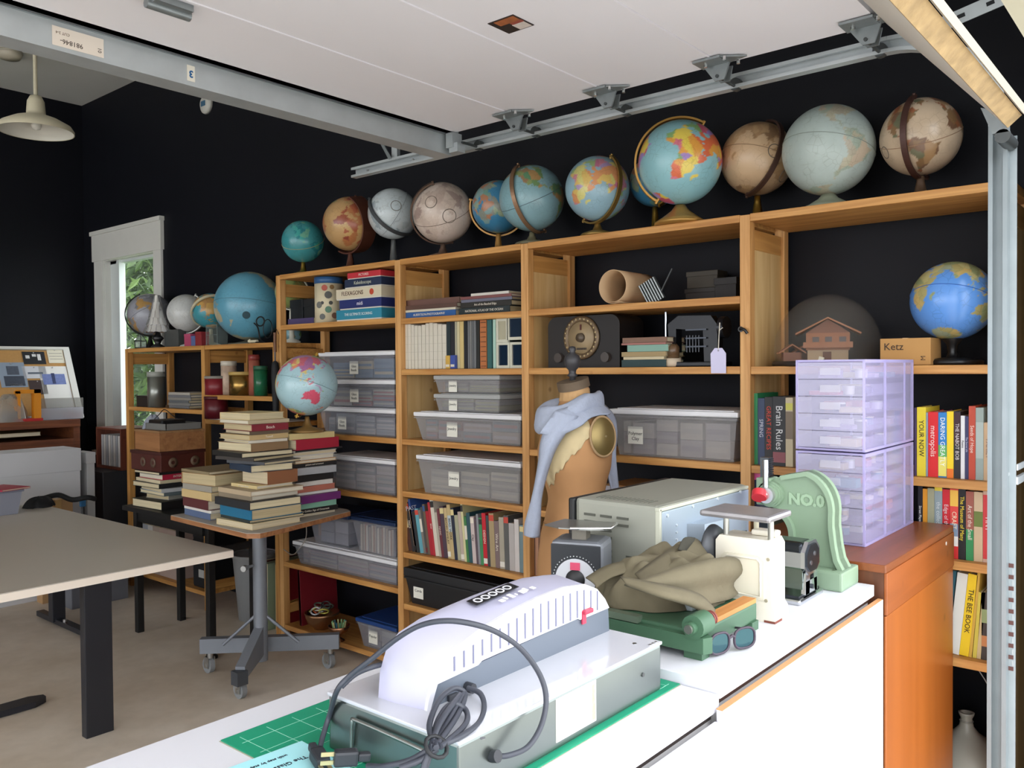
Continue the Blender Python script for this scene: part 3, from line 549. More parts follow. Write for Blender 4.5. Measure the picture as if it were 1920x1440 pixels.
bx((.11, YN+.03, 0), (XJ-.004, YB-.01, ZL-.03), 'carcass', mat('dad8d6', .5), cl, O)
bx((.11, YN+.028, ZL-.048), (XJ-.006, YN+.03, ZL-.03), 'recess_shade', mat('3a302c', .7), cl, O)  # gap shadow under the left top, put in as a dark colour
bx((.12, YN-.006, .06), (XJ-.030, YN+.008, ZL-.038), 'drawer_front', whitec, cl, O, .002)
ZBc = 1.132; XC0, XC1, YC0, YC1 = 2.354, 3.085, .69, 1.15
ob = mat('c77a2e', .35, var=.10, scale=3, coat=.3)
bc = thing('cabinet', 'orange-brown wooden cabinet carrying the clear plastic drawers', 'cabinet', (2.7, .9, 0)); O = V((2.7, .9, 0))
bx((XC0, YC0, 0), (XC1, YC1, ZBc-.02), 'carcass', wood('6b3d22', '4f2c18', 'z', .5), bc, O)
bx((XC0-.004, YC0-.006, ZBc-.022), (XC1+.002, YC1, ZBc), 'cabinet_top', wood('8a4c28', '74401f', 'x', .35, .6), bc, O, .003)
bx((XC0, YC0-.008, ZBc-.135), (XC1, YC0, ZBc-.022), 'top_rail', wood('96501f', '8a4819', 'x', .4, .6), bc, O, .002)
bx((XC0, YC0-.006, .02), (XC1-.004, YC0, ZBc-.137), 'front_panel', wood('a05820', '98521c', 'z', .35, .3), bc, O, .002)
p = onx(1739, 1015, 2.98); MB().cyl((2.98-O.x, YC0-.009-O.y, p.z), (2.98-O.x, YC0-.004-O.y, p.z), .006, n=12).build('white_dot', mat('e8e4dc', .5), bc)
# ================================================================== ON THE COUNTER
def smooth_path(pts, n=8, closed=False):
    """Catmull-Rom through the points"""
    P = [V(p) for p in pts]; out = []
    for i in range(len(P)-1):
        a, b, c, d = P[max(i-1, 0)], P[i], P[i+1], P[min(i+2, len(P)-1)]
        for k in range(n):
            t = k/n; out.append(.5*((2*b)+(c-a)*t+(2*a-5*b+4*c-d)*t*t+(3*b-a-3*c+d)*t**3))
    return out+[P[-1]]
# cutting mat
cm = thing('cutting_mat', 'green self-healing cutting mat with white grid under the metal box', 'cutting mat', (1.08, 1.02, ZL)); O = V((1.08, 1.02, ZL))
x0, x1, y0, y1 = .74, 1.426, .788, 1.248
bx((x0, y0, ZL), (x1, y1, ZL+.003), 'mat_sheet', mat('12906c', .6, var=.08, scale=20), cm, O)
bx((x0-.002, y0-.002, ZL), (x1+.002, y1+.002, ZL+.001), 'mat_backing', mat('a9a595', .7), cm, O)
gl = MB()
for i in range(1, 27):
    x = x0+i*.0254
    if x < x1-.01: gl.box(V((x-.0004, y0+.015, ZL+.003))-O, V((x+.0004, (y1-.015) if i % 2 else y0+.04, ZL+.0033))-O)
for i in range(0, 18, 2):
    y = y0+.015+i*.0254
    if y < y1: gl.box(V((x0+.015, y-.0004, ZL+.003))-O, V((x1-.015, y+.0004, ZL+.0033))-O)
gl.build('grid_lines', mat('9fd8c2', .6), cm)
# booklet
bk = thing('booklet', 'pale aqua booklet lying beside the metal box under the plugs', 'booklet', (.70, 1.0, ZL+.0035), r_(-4)); 
MB().box((-.105, -.14, 0), (.105, .14, .005), bev=.001).build('cover', mat('a8e4ea', .5), bk); MB().box((-.106, -.141, .0015), (.106, .141, .0035)).build('page_block', mat('e8e8e0', .8), bk)
text("The Glass and the CLASSIC", .014, (0, .085, .0053), (-1, 0, 0), (0, -1, 0), '1d2a38', bk)
text("Guide de coupe", .016, (-.01, .062, .0053), (-1, 0, 0), (0, -1, 0), '1d2a38', bk)
text("DE CLASSE", .015, (-.02, .038, .0053), (-1, 0, 0), (0, -1, 0), '1d2a38', bk)
text("with step by step Cutting Designs", .009, (0, .112, .0053), (-1, 0, 0), (0, -1, 0), '1d2a38', bk)
text("M 12", .06, (-.02, -.03, .0053), (-1, 0, 0), (0, -1, 0), '16242e', bk, bold=.002)
# metal base box
ZX = ZL+.0035
mb_ = thing('light_box', 'low brushed aluminium box with white glass top under the laminator', 'box', (1.10, .94, ZX)); O = V((1.10, .94, ZX))
bx0, bx1, by0, by1, bz1 = .832, 1.377, .80, 1.085, 1.154
alum = mat('7f8683', .3, .95, var=.12, scale=5)
bx((bx0, by0, ZX), (bx1, by1, bz1-.006), 'case', alum, mb_, O, .004)
bx((bx0-.002, by0-.002, bz1-.006), (bx1+.002, by1+.002, bz1), 'top_plate', mat('c3c4cb', .2, coat=.5), mb_, O, .002)
MB().tube(smooth_path([V((bx0-.004, by1-.06, ZX+.02))-O, V((bx0-.006, by1-.065, ZX+.06))-O, V((bx0-.006, by1-.08, ZX+.066))-O, V((bx0-.006, by0+.07, ZX+.062))-O, V((bx0-.004, by0+.05, ZX+.055))-O], 5), .003, n=6).build('wire_handle', mat('9a9c98', .3, .9), mb_)
a = ony(1042, 1330, by0); c = ony(1117, 1330, by0)
st_ = bx((a.x, by0-.001, ZX+.012), (c.x, by0, bz1-.010), 'paper_sticker', mat('f2eee6', .6), mb_, O)
bx((c.x-.012, by0-.0014, ZX+.016), (c.x-.003, by0-.0009, bz1-.016), 'orange_print', mat('e6b48a', .6, var=.4, scale=200), st_, O)
text('LIGHT TABLE', .007, (a.x/2+c.x/2-O.x, by0-.0012-O.y, .055), (1, 0, 0), (0, 0, 1), 'b0aca4', st_)
for p in ((870+35, 1385), (1190, 1207)): q = onz(*p, bz1); MB().cyl(V((q.x, q.y, bz1))-O, V((q.x, q.y, bz1+.001))-O, .004, n=10).build('screw', mat('8a8c8c', .3, 1), mb_)
q = ony(1205, 1265, by0); MB().cyl(V((q.x, by0-.002, q.z))-O, V((q.x, by0, q.z))-O, .004, n=10).build('screw', mat('6a6c6c', .3, 1), mb_)
for i, x in enumerate((1.345, 1.355, 1.366)): MB().cyl(V((x, by0+.004, bz1))-O, V((x, by0+.004, bz1+.0012))-O, .003, n=8).build('screw', mat('c0c0c0', .3, 1), mb_)
# laminator
lm = thing('laminator', 'white arched laminator with ribbed front standing on the metal box', 'laminator', (1.10, .95, bz1)); O = V((1.10, .95, bz1))
pts = [(.876, bz1), (.880, 1.17), (.893, 1.195), (.918, 1.217), (.955, 1.235), (1.01, 1.250), (1.08, 1.261), (1.15, 1.268), (1.22, 1.270), (1.285, 1.262), (1.325, 1.245), (1.352, 1.220), (1.366, 1.19), (1.372, bz1)]
lav = mat('b6b5ca', .35, var=.01); lwh = mat('d6d6dd', .35)
YF0, YB0 = .907, 1.005
pts2 = [(.866, bz1), (.870, 1.20), (.884, 1.232), (.910, 1.251), (.955, 1.262), (1.01, 1.268), (1.08, 1.273), (1.15, 1.276), (1.22, 1.277), (1.285, 1.270), (1.325, 1.254), (1.352, 1.228), (1.366, 1.195), (1.372, bz1)]
hn = len(pts); hv = [V((a, YF0+.006, b))-O for a, b in pts]+[V((a, YB0-.03, b))-O for a, b in pts2]+[V((a, YB0, b-.006*(b > bz1)))-O for a, b in pts2]
MB().add(hv, [(r*hn+i, r*hn+i+1, (r+1)*hn+i+1, (r+1)*hn+i) for r in range(2) for i in range(hn-1)], True).add(hv, [tuple(range(hn))[::-1], tuple(range(2*hn, 3*hn)), (0, hn-1, 2*hn-1, 3*hn-1, 2*hn, hn)]).build('housing', lav, lm)
low = [(.899, 1.190), (.99, 1.192), (1.0, 1.197), (1.262, 1.203), (1.27, 1.199), (1.366, 1.20)]
up_ = [p for p in pts if p[1] > 1.196 and p[0] > .9][::-1]
MB().prism([(a-O.x, b-O.z) for a, b in [(.884, bz1), (.899, 1.188)]+low[1:]+up_+[(.893, 1.195), (.880, 1.17), (.876, bz1)]], 'y', YF0-O.y, YF0+.01-O.y).build('front_fascia', lwh, lm)
MB().prism([(a-O.x, b-O.z) for a, b in [(.885, bz1), (.9, 1.19), (1.366, 1.205), (1.37, bz1)]], 'y', YF0+.003-O.y, YF0+.02-O.y).build('lower_panel', mat('5f6772', .4), lm)
ws = [.935+i*(1.325-.935)/18 for i in range(19)]
for x in ws:
    zt_ = 1.215+.04*min(1, max(0, (x-.9)/.25))-.015*max(0, (x-1.27)/.06); zl = 1.202
    if x < .98: zl = 1.195
    MB().box((x-.0016-O.x, YF0-.0012-O.y, zl+.003-O.z), (x+.0016-O.x, YF0+.002-O.y, zt_-O.z)).build('vent_slot', mat('6f7088', .6), lm)
q = ony(1100, 1145, YF0)
MB().prism([(q.z-.006-O.z, -.0), (q.z+.007-O.z, 0), (q.z+.007-O.z, -.010), (q.z-.002-O.z, -.008)][::-1], 'x', 0, 1) if 0 else None
MB().box((q.x-.014-O.x, YF0-.008-O.y, q.z-.004-O.z), (q.x+.012-O.x, YF0+.002-O.y, q.z+.004-O.z), bev=.002).box((q.x-.016-O.x, YF0-.002-O.y, q.z-.022-O.z), (q.x-.004-O.x, YF0+.001-O.y, q.z+.002-O.z)).build('release_lever', mat('b5354f', .4), lm)
s0 = onz(880, 1122, 1.263); s1 = onz(965, 1092, 1.268)
Ms = basis((1, 0, .08), (0, 1, .12), V((1.09, .962, 1.2755))-O)
sk = MB().box((-.055, -.012, 0), (.055, .012, .0012), Ms).build('control_sticker', mat('17171b', .4), lm)
for i in range(5): MB().lathe([(.0055, .0012), (.0085, .0012), (.0085, .0018), (.0055, .0018), (.0055, .0012)], (-.04+i*.019, 0, 0), 16, Ms).build('printed_icon', mat('d8d8de', .5), sk)
Mq = basis((1, 0, .06), (0, 1, .12), V((1.12, .934, 1.2735))-O)
for i, wq in enumerate((.012, .007, .01, .004, .014, .006, .01)): MB().box((-.045+i*.014, -.005+.003*(i % 2), 0), (-.045+i*.014+wq*.8, .004+.003*(i % 3), .0008), Mq).build('worn_lettering', mat('f6f6fa', .5), lm)
q = ony(847, 1310, YF0+.003); MB().box((q.x-.010-O.x, YF0-.002-O.y, q.z-.008-O.z), (q.x+.010-O.x, YF0+.004-O.y, q.z+.008-O.z), bev=.001).build('rocker_switch', mat('2e3036', .4), lm)
q = ony(877, 1288, YF0); MB().cyl((q.x-O.x, YF0-.012-O.y, q.z-O.z), (q.x-O.x, YF0+.004-O.y, q.z-O.z), .008, n=12).build('cord_grommet', mat('2b2d33', .5), lm)
# power cords
ck = mat('3a3d46', .45)
def plug(par, p, d, up, O):
    M = basis(d, up, V(p)-O)
    b_ = MB().box((-.022, -.011, -.009), (.012, .011, .009), M, bev=.004).box((.012, -.006, -.006), (.03, .006, .006), M, bev=.003).build('plug_body', mat('26282d', .45), par)
    for s in (-1, 1): MB().box((-.040, s*.006-.003, -.0008), (-.022, s*.006+.003, .0008), M).build('prong', mat('c9b98a', .3, .9), b_)
c1 = thing('power_cord', 'thick dark cord arching from the metal box front over the laminator', 'cord', (.97, by0, ZX)); O = V((.97, by0, ZX))
kp = [(930, 1418, .797), (955, 1416, .785), (990, 1400, .775), (1015, 1360, .775), (1024, 1310, .78), (1012, 1265, .79), (980, 1220, .80), (940, 1190, .815), (895, 1172, .83), (840, 1164, .86), (790, 1172, .90), (745, 1197, .94), (700, 1233, .98), (655, 1268, 1.02), (632, 1295, 1.035)]
cp = [ony(*k) for k in kp]+[onz(618, 1340, 1.12), onz(606, 1378, 1.095), onz(600, 1402, 1.085)]
MB().tube([p-O for p in smooth_path(cp, 6)], .0042, n=8).build('cable', ck, c1)
MB().cyl(ony(922, 1418, .80)-O, ony(934, 1418, .788)-O, .009, n=12).build('strain_relief', mat('26282d', .5), c1)
plug(c1, onz(597, 1418, 1.082), V((.28, .96, .2)), (1, 0, 0), O)
MB().tube([p-O for p in smooth_path([ony(640, 1288, 1.03), ony(670, 1262, 1.02), ony(715, 1246, 1.01), onz(760, 1240, 1.158)], 6)], .0042, n=8).build('cable_branch', ck, c1)
c2 = thing('power_cord', 'folded bundle of dark cord with a tie, hanging beside the rocker switch', 'cord', (.86, .88, ZX)); O = V((.86, .88, ZX))
LP = [[(877, 1290, .895), (900, 1300, .87), (908, 1325, .85), (898, 1355, .82), (865, 1380, .80), (825, 1398, .79)],
      [(868, 1300, .88), (835, 1360, .83), (812, 1400, .80), (798, 1440, .80)], [(862, 1302, .875), (825, 1355, .82), (806, 1405, .795), (792, 1445, .795)],
      [(815, 1400, .79), (805, 1360, .83), (822, 1315, .87), (845, 1293, .885), (862, 1292, .885), (872, 1306, .875), (855, 1345, .84), (820, 1395, .79)],
      [(818, 1402, .785), (815, 1370, .82), (830, 1335, .85), (850, 1320, .86), (872, 1330, .85), (876, 1350, .83), (860, 1372, .81), (826, 1400, .785)],
      [(820, 1404, .79), (790, 1425, .80), (750, 1440, .82)], [(812, 1400, .79), (770, 1425, .82), (720, 1437, .86), (690, 1436, .90)]]
cb = MB()
for L_ in LP: cb.tube([ony(*k)-O for k in L_] if 0 else [p-O for p in smooth_path([ony(*k) for k in L_], 6)], .0042, n=8)
cb.build('cable', ck, c2)
w0 = ony(818, 1400, .79)-O; MB().tube([w0+V((.016*math.cos(t), .012*math.sin(t), .010*math.sin(t))) for t in (2*math.pi*i/12 for i in range(12))], .003, n=6, closed=True).build('tie', mat('1a1b1e', .6), c2)
plug(c2, ony(655, 1420, .945), V((.85, -.5, -.1)), (0, 0, 1), O)
# dial scale
ds = thing('dial_scale', 'grey postal scale with round dial and thin metal platform', 'scale', (1.70, 1.21, ZR), r_(-70))
gm = mat('85888e', .45, .2); 
MB().box((-.065, -.05, 0), (.065, .06, .165), bev=.014).build('body', gm, ds)
MB().box((-.062, -.054, .006), (.062, -.05, .158), bev=.010).build('black_face', mat('23252a', .4), ds)
dl = MB().cyl((0, -.0535, .075), (0, -.056, .075), .05, n=32).build('dial', mat('c5c6cb', .5), ds)
MB().box((-.026, -.0575, .02), (.026, -.0558, .066)).build('orange_field', mat('b8693a', .5, var=.1, scale=40), dl)
MB().lathe([(0, 0), (.024, 0), (.024, .001), (0, .001)], (0, 0, 0), 24, Matrix.Translation((0, -.0562, .075)) @ Matrix.Rotation(math.pi/2, 4, 'X')).build('dial_hub', mat('2a2a2c', .5), dl)
MB().box((-.012, -.0582, .098), (.012, -.0558, .116)).build('red_window', mat('d24a6a', .5), dl)
for i in range(22):
    t = math.pi*(.02+.96*i/21); MB().cyl((.056*math.cos(t), -.0545, .075+.056*math.sin(t)), (.056*math.cos(t), -.0552, .075+.056*math.sin(t)), .0014, n=5).build('dial_mark', mat('d8d8d8', .5), ds)
MB().box((-.018, -.02, .165), (.018, .02, .196)).build('neck', mat('7a7468', .5), ds)
MB().prism([(-.085, -.03), (-.04, -.06), (.04, -.062), (.08, -.04), (.08, .05), (-.06, .06)], 'z', .196, .199).build('platform', mat('9a9a96', .3, .8), ds)
MB().tube([(-.01, -.064, .199), (.083, -.04, .2), (.083, .03, .2)], .004, n=6).build('platform_rim', mat('c9c9c6', .25, .9), ds)
# toaster oven seen from behind
to = thing('toaster_oven', 'grey-green toaster oven with louvred side and bulging blue-grey back', 'toaster oven', (2.05, 1.18, ZR)); O = V((2.05, 1.18, ZR))
ox0, ox1, oy0, oy1, oz1 = 1.80, 2.30, 1.05, 1.30, 1.325
og = mat('9b9c90', .42, .25, var=.03); obm = mat('b3c0cd', .35, .55, var=.05)
bx((ox0, oy0, ZR+.012), (ox1, oy1, oz1), 'case', og, to, O, .012)
bx((ox0-.004, oy1, ZR+.015), (ox1, oy1+.02, oz1-.002), 'front_bezel', mat('17181a', .35), to, O, .006)
bx((ox0+.008, oy0-.006, ZR+.018), (ox1-.004, oy0, oz1-.014), 'back_panel', obm, to, O, .002)
bx((ox0-.002, oy0-.004, oz1-.013), (ox1, oy0+.01, oz1-.004), 'back_rim', mat('bfc0ae', .5), to, O, .002); bx((ox0-.001, oy0-.004, ZR+.015), (ox0+.008, oy0+.01, oz1-.006), 'back_rim', mat('bfc0ae', .5), to, O, .002)
bul = [(ox0+.13, oy0-.006), (ox0+.15, oy0-.045), (ox0+.24, oy0-.055), (ox1-.10, oy0-.045), (ox1-.06, oy0-.006)]
MB().prism([(a-O.x, b-O.y) for a, b in bul], 'z', .05, .185).build('back_bulge', obm, to)
ry = MB()
for k, (x, z) in enumerate([(.03, .22), (.16, .226), (.30, .228), (.44, .23), (.035, .14), (.1, .13)]+[(.075, .19-.018*i) for i in range(8)]): ry.cyl((ox0+x-O.x, oy0-.009-O.y, z), (ox0+x-O.x, oy0-.005-O.y, z), .0045 if k < 6 else .003, n=8)
ry.build('rivet', mat('dfe4e8', .3, .6), to)
lv = mat('55564d', .6)
for z, nn in ((.205, 3), (.187, 3), (.169, 2), (.151, 2), (.118, 2), (.104, 2)):
    for i in range(nn):
        y = oy1-.03-i*.05; MB().prism([(z-.004, 0), (z+.004, 0), (z-.003, -.004)], 'y', 0, .001) if 0 else MB().box((ox0-.003-O.x, y-.034-O.y, z-.003), (ox0+.001-O.x, y-O.y, z+.003)).build('louvre', lv, to)
for z in (.11, .092, .074, .056):
    for i in range(2): MB().box((ox0-.003-O.x, oy0+.015+i*.045-O.y, z-.003), (ox0+.001-O.x, oy0+.048+i*.045-O.y, z+.003)).build('louvre', lv, to)
for i in range(13): MB().box((ox0+.03+i*.0-O.x, oy0+.045+i*.013-O.y, oz1-.001-O.z), (ox0+.075-O.x, oy0+.048+i*.013-O.y, oz1+.0008-O.z)).build('top_slot', lv, to)
for x in (ox0+.03, ox1-.05):
    for y in (oy0+.03, oy1-.04): bx((x, y, ZR), (x+.02, y+.02, ZR+.013), 'foot', blackp, to, O)
# cream kitchen scale
cs = thing('kitchen_scale', 'cream enamel kitchen scale with a worn metal tray on posts', 'scale', (1.88, .85, ZR)); O = V((1.88, .85, ZR))
cream = mat('e9e3d2', .35, var=.04, scale=6)
MB().prism([(.775-O.y, .0), (.93-O.y, .0), (.93-O.y, .03), (.92-O.y, .04), (.92-O.y, .175), (.91-O.y, .188), (.79-O.y, .188), (.782-O.y, .175), (.782-O.y, .04), (.775-O.y, .03)], 'x', -.04, .035).build('body', cream, cs)
MB().prism([(.80-O.y, .05), (.905-O.y, .05), (.905-O.y, .14), (.895-O.y, .15), (.81-O.y, .15), (.80-O.y, .14)], 'x', -.043, -.039).build('front_panel', mat('e2dcc8', .35), cs)
pr_ = [(.808-O.y, .058), (.897-O.y, .058), (.897-O.y, .138), (.889-O.y, .143), (.816-O.y, .143), (.808-O.y, .135)]
MB().tube([(-.0435, a, b) for a, b in pr_], .0025, n=6, closed=True).build('panel_bead', cream, cs)
MB().lathe([(0, 0), (.05, 0), (.056, .012), (.056, .016), (0, .016)], (0, 0, 0), 28, Matrix.Translation((-.02, .075, .15)) @ Matrix.Rotation(-math.pi/2, 4, 'X')).build('dial_rim', mat('4a4c50', .4, .3), cs)
for y in (.79, .90): MB().cyl((-.025, y-O.y, .188), (-.025, y-O.y, .235), .007, n=10).build('tray_post', mat('b0b0a8', .3, .8), cs)
MB().cyl((.02, .845-O.y, .188), (.02, .845-O.y, .235), .006, n=10).build('tray_post', mat('c8c2a8', .5), cs)
MB().box((-.075, -.078, .233), (.055, .095, .248), bev=.007).build('tray', mat('a3a0a2', .35, .6, var=.25, scale=18), cs)
MB().box((.0, -.06, .188), (.035, .0, .202), bev=.006).build('top_cap', cream, cs)
for y, z in ((.79, .145), (.795, .05)): MB().cyl((-.042, y-O.y, z), (-.038, y-O.y, z), .004, n=8).build('screw', mat('b8b09a', .4, .4), cs)
MB().box((-.041, .774-O.y, 0), (.0, .80-O.y, .005)).build('rust_edge', mat('7a4032', .8), cs)
# pasta machine
pm = thing('pasta_machine', 'chrome pasta machine between the cream scale and the green press', 'pasta machine', (2.09, .87, ZR)); O = V((2.09, .87, ZR))
chr_ = mat('c9ccd0', .12, 1); chd = mat('3c4046', .2, .9)
MB().box((-.075, -.085, 0), (.085, .11, .014), bev=.005).build('base_plate', chr_, pm); MB().box((-.065, -.078, .012), (.07, .11, .02)).build('base_inset', chd, pm)
oc = [(-.045, .085), (-.02, .065), (.03, .065), (.055, .085), (.055, .125), (.03, .148), (-.02, .148), (-.045, .125)]
MB().prism(oc, 'y', -.085, -.075).build('end_plate', chr_, pm); MB().prism([(a*.8+.001, (b-.106)*.8+.106) for a, b in oc], 'y', -.088, -.084).build('end_cover', chd, pm)
MB().prism(oc, 'y', .10, .11).build('end_plate', chr_, pm)
MB().prism([(-.035, .018), (-.005, .018), (.0, .075), (-.025, .075)], 'y', -.082, -.072).prism([(.03, .018), (.05, .018), (.045, .075), (.02, .075)], 'y', -.082, -.072).box((-.03, -.082, .018), (.045, -.074, .05)).build('side_bracket', chr_, pm)
MB().box((-.03, -.075, .10), (.04, .10, .146), bev=.01).build('hood', chd, pm); MB().box((-.042, -.075, .085), (-.03, .10, .122)).build('front_plate', mat('b9bcc0', .18, .95), pm)
MB().box((-.034, -.075, .03), (-.03, .10, .08)).build('rear_plate', mat('6f7a70', .25, .9), pm)
for y, z in ((.012, .115), (-.012, .095)): MB().cyl((.002+y, -.089, z), (.002+y, -.086, z), .006, n=10).build('end_screw', chr_, pm)
MB().cyl((.01, -.086, .032), (.01, -.08, .032), .006, n=10).build('clamp_hole', chd, pm)
text('PASTA 150', .012, (-.0758, .03, .0075), (0, -1, 0), (0, 0, 1), 'd0d0d4', pm)
# arbor press
ap = thing('arbor_press', 'sage green cast iron arbor press marked NO.0', 'arbor press', (2.265, .85, ZR)); O = V((2.265, .85, ZR))
sage = mat('859c82', .45, var=.04, scale=20, bump=.05)
def yz(*pts): return [(y-O.y, z) for y, z in pts]
MB().box((-.065, .748-O.y, 0), (.068, .99-O.y, .05), bev=.006).build('base', sage, ap)
arc = lambda cy, cz, ry_, rz_, a0, a1, n: [(cy+ry_*math.cos(math.radians(a0+(a1-a0)*i/n)), cz+rz_*math.sin(math.radians(a0+(a1-a0)*i/n))) for i in range(n+1)]
outer = [(.757, .05), (.770, .075), (.777, .11), (.783, .16)]+arc(.868, .20, .086, .102, 180+8, 98, 12)+[(.925, .285), (.96, .265), (.985, .265), (.985, .20), (.955, .195)]
inner = arc(.945, .125, .058, .068, 85, 180, 10)+[(.887, .08), (.89, .05)]
MB().prism(yz(*(outer+inner)), 'x', -.016, .016).build('web', sage, ap)
rim = [V((0, y-O.y, z)) for y, z in outer[:-4]]
def strip(path, w, t):
    mb = MB(); vs = []
    for i, p in enumerate(path):
        a = path[max(i-1, 0)]; c = path[min(i+1, len(path)-1)]; tn = (c-a).normalized(); nn = V((0, -tn.z, tn.y))
        vs += [p+V((sx*w, 0, 0))+nn*q for sx, q in ((-1, 0), (1, 0), (1, t), (-1, t))]
    n = len(path); return mb.add(vs, [(i*4+j, i*4+(j+1)%4, (i+1)*4+(j+1)%4, (i+1)*4+j) for i in range(n-1) for j in range(4)]+[(0,1,2,3), (n*4-4, n*4-3, n*4-2, n*4-1)])
strip(rim, .034, -.012).build('outer_rib', sage, ap); strip([V((0, y-O.y, z)) for y, z in inner], .034, .014).build('inner_rib', sage, ap)
hub = MB()
for r2, x2 in ((.036, -.03), (.031, -.038), (.026, -.046)): hub.cyl((x2, .955-O.y, .232), (.03, .955-O.y, .232), r2, n=24)
hub.build('pinion_boss', sage, ap); MB().box((-.03, .955-O.y, .20), (.03, .995-O.y, .275), bev=.004).build('ram_guide', sage, ap)
MB().box((-.013, .965-O.y, .10), (.013, .99-O.y, .33)).build('ram', mat('4a4d50', .35, .8), ap)
for i in range(10): MB().box((-.012, .961-O.y, .27+i*.006), (.012, .966-O.y, .273+i*.006)).build('rack_tooth', mat('2c2e30', .4, .8), ap)
MB().cyl((-.055, .955-O.y, .232), (-.055+.02, .965-O.y, .325), .008, n=12).build('lever_rod', mat('c2c5c8', .2, .9), ap)
MB().cyl((-.06, .955-O.y, .232), (-.04, .955-O.y, .232), .022, n=18).build('lever_hub', mat('c0c0c0', .3, .8), ap)
MB().cyl((-.072, .968-O.y, .225), (-.058, .972-O.y, .24), .02, n=14).build('red_knob', mat('c8303a', .4), ap)
MB().lathe([(0, -.012), (.045, -.012), (.048, 0), (.045, .012), (0, .012)], (-.0, .945-O.y, .062), 28).build('anvil_plate', mat('4f3a34', .5, .3), ap)
text('NO.0', .042, (-.0175, .858-O.y, .222), (0, -1, 0), (0, 0, 1), '9ab496', ap, 'raised_lettering', bold=.002, depth=.002)
MB().cyl((-.04, .775-O.y, .05), (-.04, .775-O.y, .0512), .006, n=10).build('base_hole', mat('55664f', .7), ap)
# paper cutter
pc = thing('paper_cutter', 'worn green guillotine paper cutter with a wooden ruler', 'paper cutter', (1.65, .93, ZR)); O = V((1.65, .93, ZR))
grn = mat('41634a', .5, var=.12, scale=12)
MB().box((-.13, -.135, .018), (.14, .18, .058), bev=.005).build('bed', grn, pc)
MB().prism([(-.145, -.15), (-.125, -.16), (-.105, -.135), (-.105, .18), (-.145, .2)], 'z', .018, .05).build('blade_rail', grn, pc)
for x, y in ((-.115, -.12), (.12, -.12), (.12, .15), (-.115, .15)): MB().box((x-.016, y-.02, 0), (x+.016, y+.02, .02)).build('foot', grn, pc)
hm = Matrix.Translation((-.125, -.125, .075))
MB().cyl((-.15, -.13, .07), (-.10, -.13, .07), .024, n=16).cyl((-.165, -.13, .07), (-.15, -.13, .07), .012, n=12).build('hinge_boss', grn, pc)
MB().cyl((-.17, -.13, .07), (-.163, -.13, .07), .009, n=10).build('pivot_bolt', mat('b5b5ac', .3, .9), pc)
MB().tube([(-.09+.004*i, -.125+.003*math.sin(i), .07) for i in range(1)]+[(-.06, -.125, .068)], .012, n=8) if 0 else None
for i in range(4): MB().tube([(-.085+i*.008+0*t, -.125+.013*math.cos(t), .068+.013*math.sin(t)) for t in (2*math.pi*j/12 for j in range(12))], .0025, n=5, closed=True).build('spring_coil', mat('8a4a44', .5, .3), pc)
MB().box((-.06, -.135, .058), (.135, -.105, .068)).build('ruler', wood('c88a48', 'b0733a', 'x', .6), pc)
MB().prism([(-.145, .0), (-.125, .0), (-.122, .2), (-.145, .2)], 'z', .052, .066).build('blade_arm', mat('6c7a68', .4, .4), pc)
MB().box((-.02, -.06, .058), (.10, .05, .085), bev=.004).build('clamp_plate', mat('c3cbd0', .3, .6), pc)
# sunglasses
sg = thing('sunglasses', 'dark sunglasses with mirrored lenses by the counter front', 'sunglasses', (1.60, .765, ZR), r_(-20))
fr = mat('3a2f3d', .35); 
def lens(cx):
    P = [(cx+.027*math.copysign(abs(math.cos(t))**.75, math.cos(t)), .021*math.copysign(abs(math.sin(t))**.75, math.sin(t))) for t in (2*math.pi*i/24 for i in range(24))]
    return [V((x, -.25*(x*x)*4+.006*(x/.06)**2*0, .026+z)) for x, z in P]
for cx in (-.034, .034):
    L_ = lens(cx); MB().tube(L_, .0028, n=6, closed=True).build('rim', fr, sg)
    MB().add(L_+[p+V((0, .0012, 0)) for p in L_], [tuple(range(24)), tuple(range(24, 48))]+[(i, (i+1)%24, 24+(i+1)%24, 24+i) for i in range(24)]).build('lens', mat('3f5f66', .05, .85), sg)
MB().tube([(-.008, 0, .032), (0, -.001, .036), (.008, 0, .032)], .003, n=6).build('bridge', fr, sg)
for s in (-1, 1): MB().tube(smooth_path([(s*.062, -.003, .034), (s*.066, .02, .033), (s*.064, .09, .02), (s*.06, .125, .004)], 5), .0026, n=6).build('temple', fr, sg)
# canvas bag, a crumpled heap
cb_ = thing('tote_bag', 'crumpled olive canvas tote bag heaped on the paper cutter', 'bag', (1.66, .98, ZR+.06)); O = V((1.66, .98, ZR+.06))
khaki = mat('675f4a', .9, var=.10, scale=25, bump=.25)
Rv = V((_r.x, _r.y, 0)).normalized(); Fv = V((_f.x, _f.y, 0)).normalized()
def heap(u, v):
    """crumpled cloth mound: u round, v from rim to crown"""
    a = 2*math.pi*u; e = v
    fold = .34*math.sin(3*a+1.2+4.2*e)+.24*math.sin(7*a-5*e+.5)+.14*math.sin(13*a+7*e)
    r = (1-e)**.62*(1+.16*fold*(1-.3*e))
    z = .098*(1-(1-e)**2.6)+.024*fold*(1-(2*e-1)**2)+.012*math.sin(2*a+9*e)*e*(1-e)*4
    s = r*math.cos(a); z *= 1+.28*s
    return Rv*(.150*s+.012)+Fv*(.105*r*math.sin(a)+.01)+V((0, 0, max(.0, z)))
mb = MB().grid(heap, 96, 28, True, wrap=True); b_o = mb.build('bag_body', khaki, cb_)
def sheet(fn, name, nu=24, nv=6, th=.003, m=khaki):
    o = MB().grid(fn, nu, nv, True).build(name, m, cb_); md = o.modifiers.new('thickness', 'SOLIDIFY'); md.thickness = th; return o
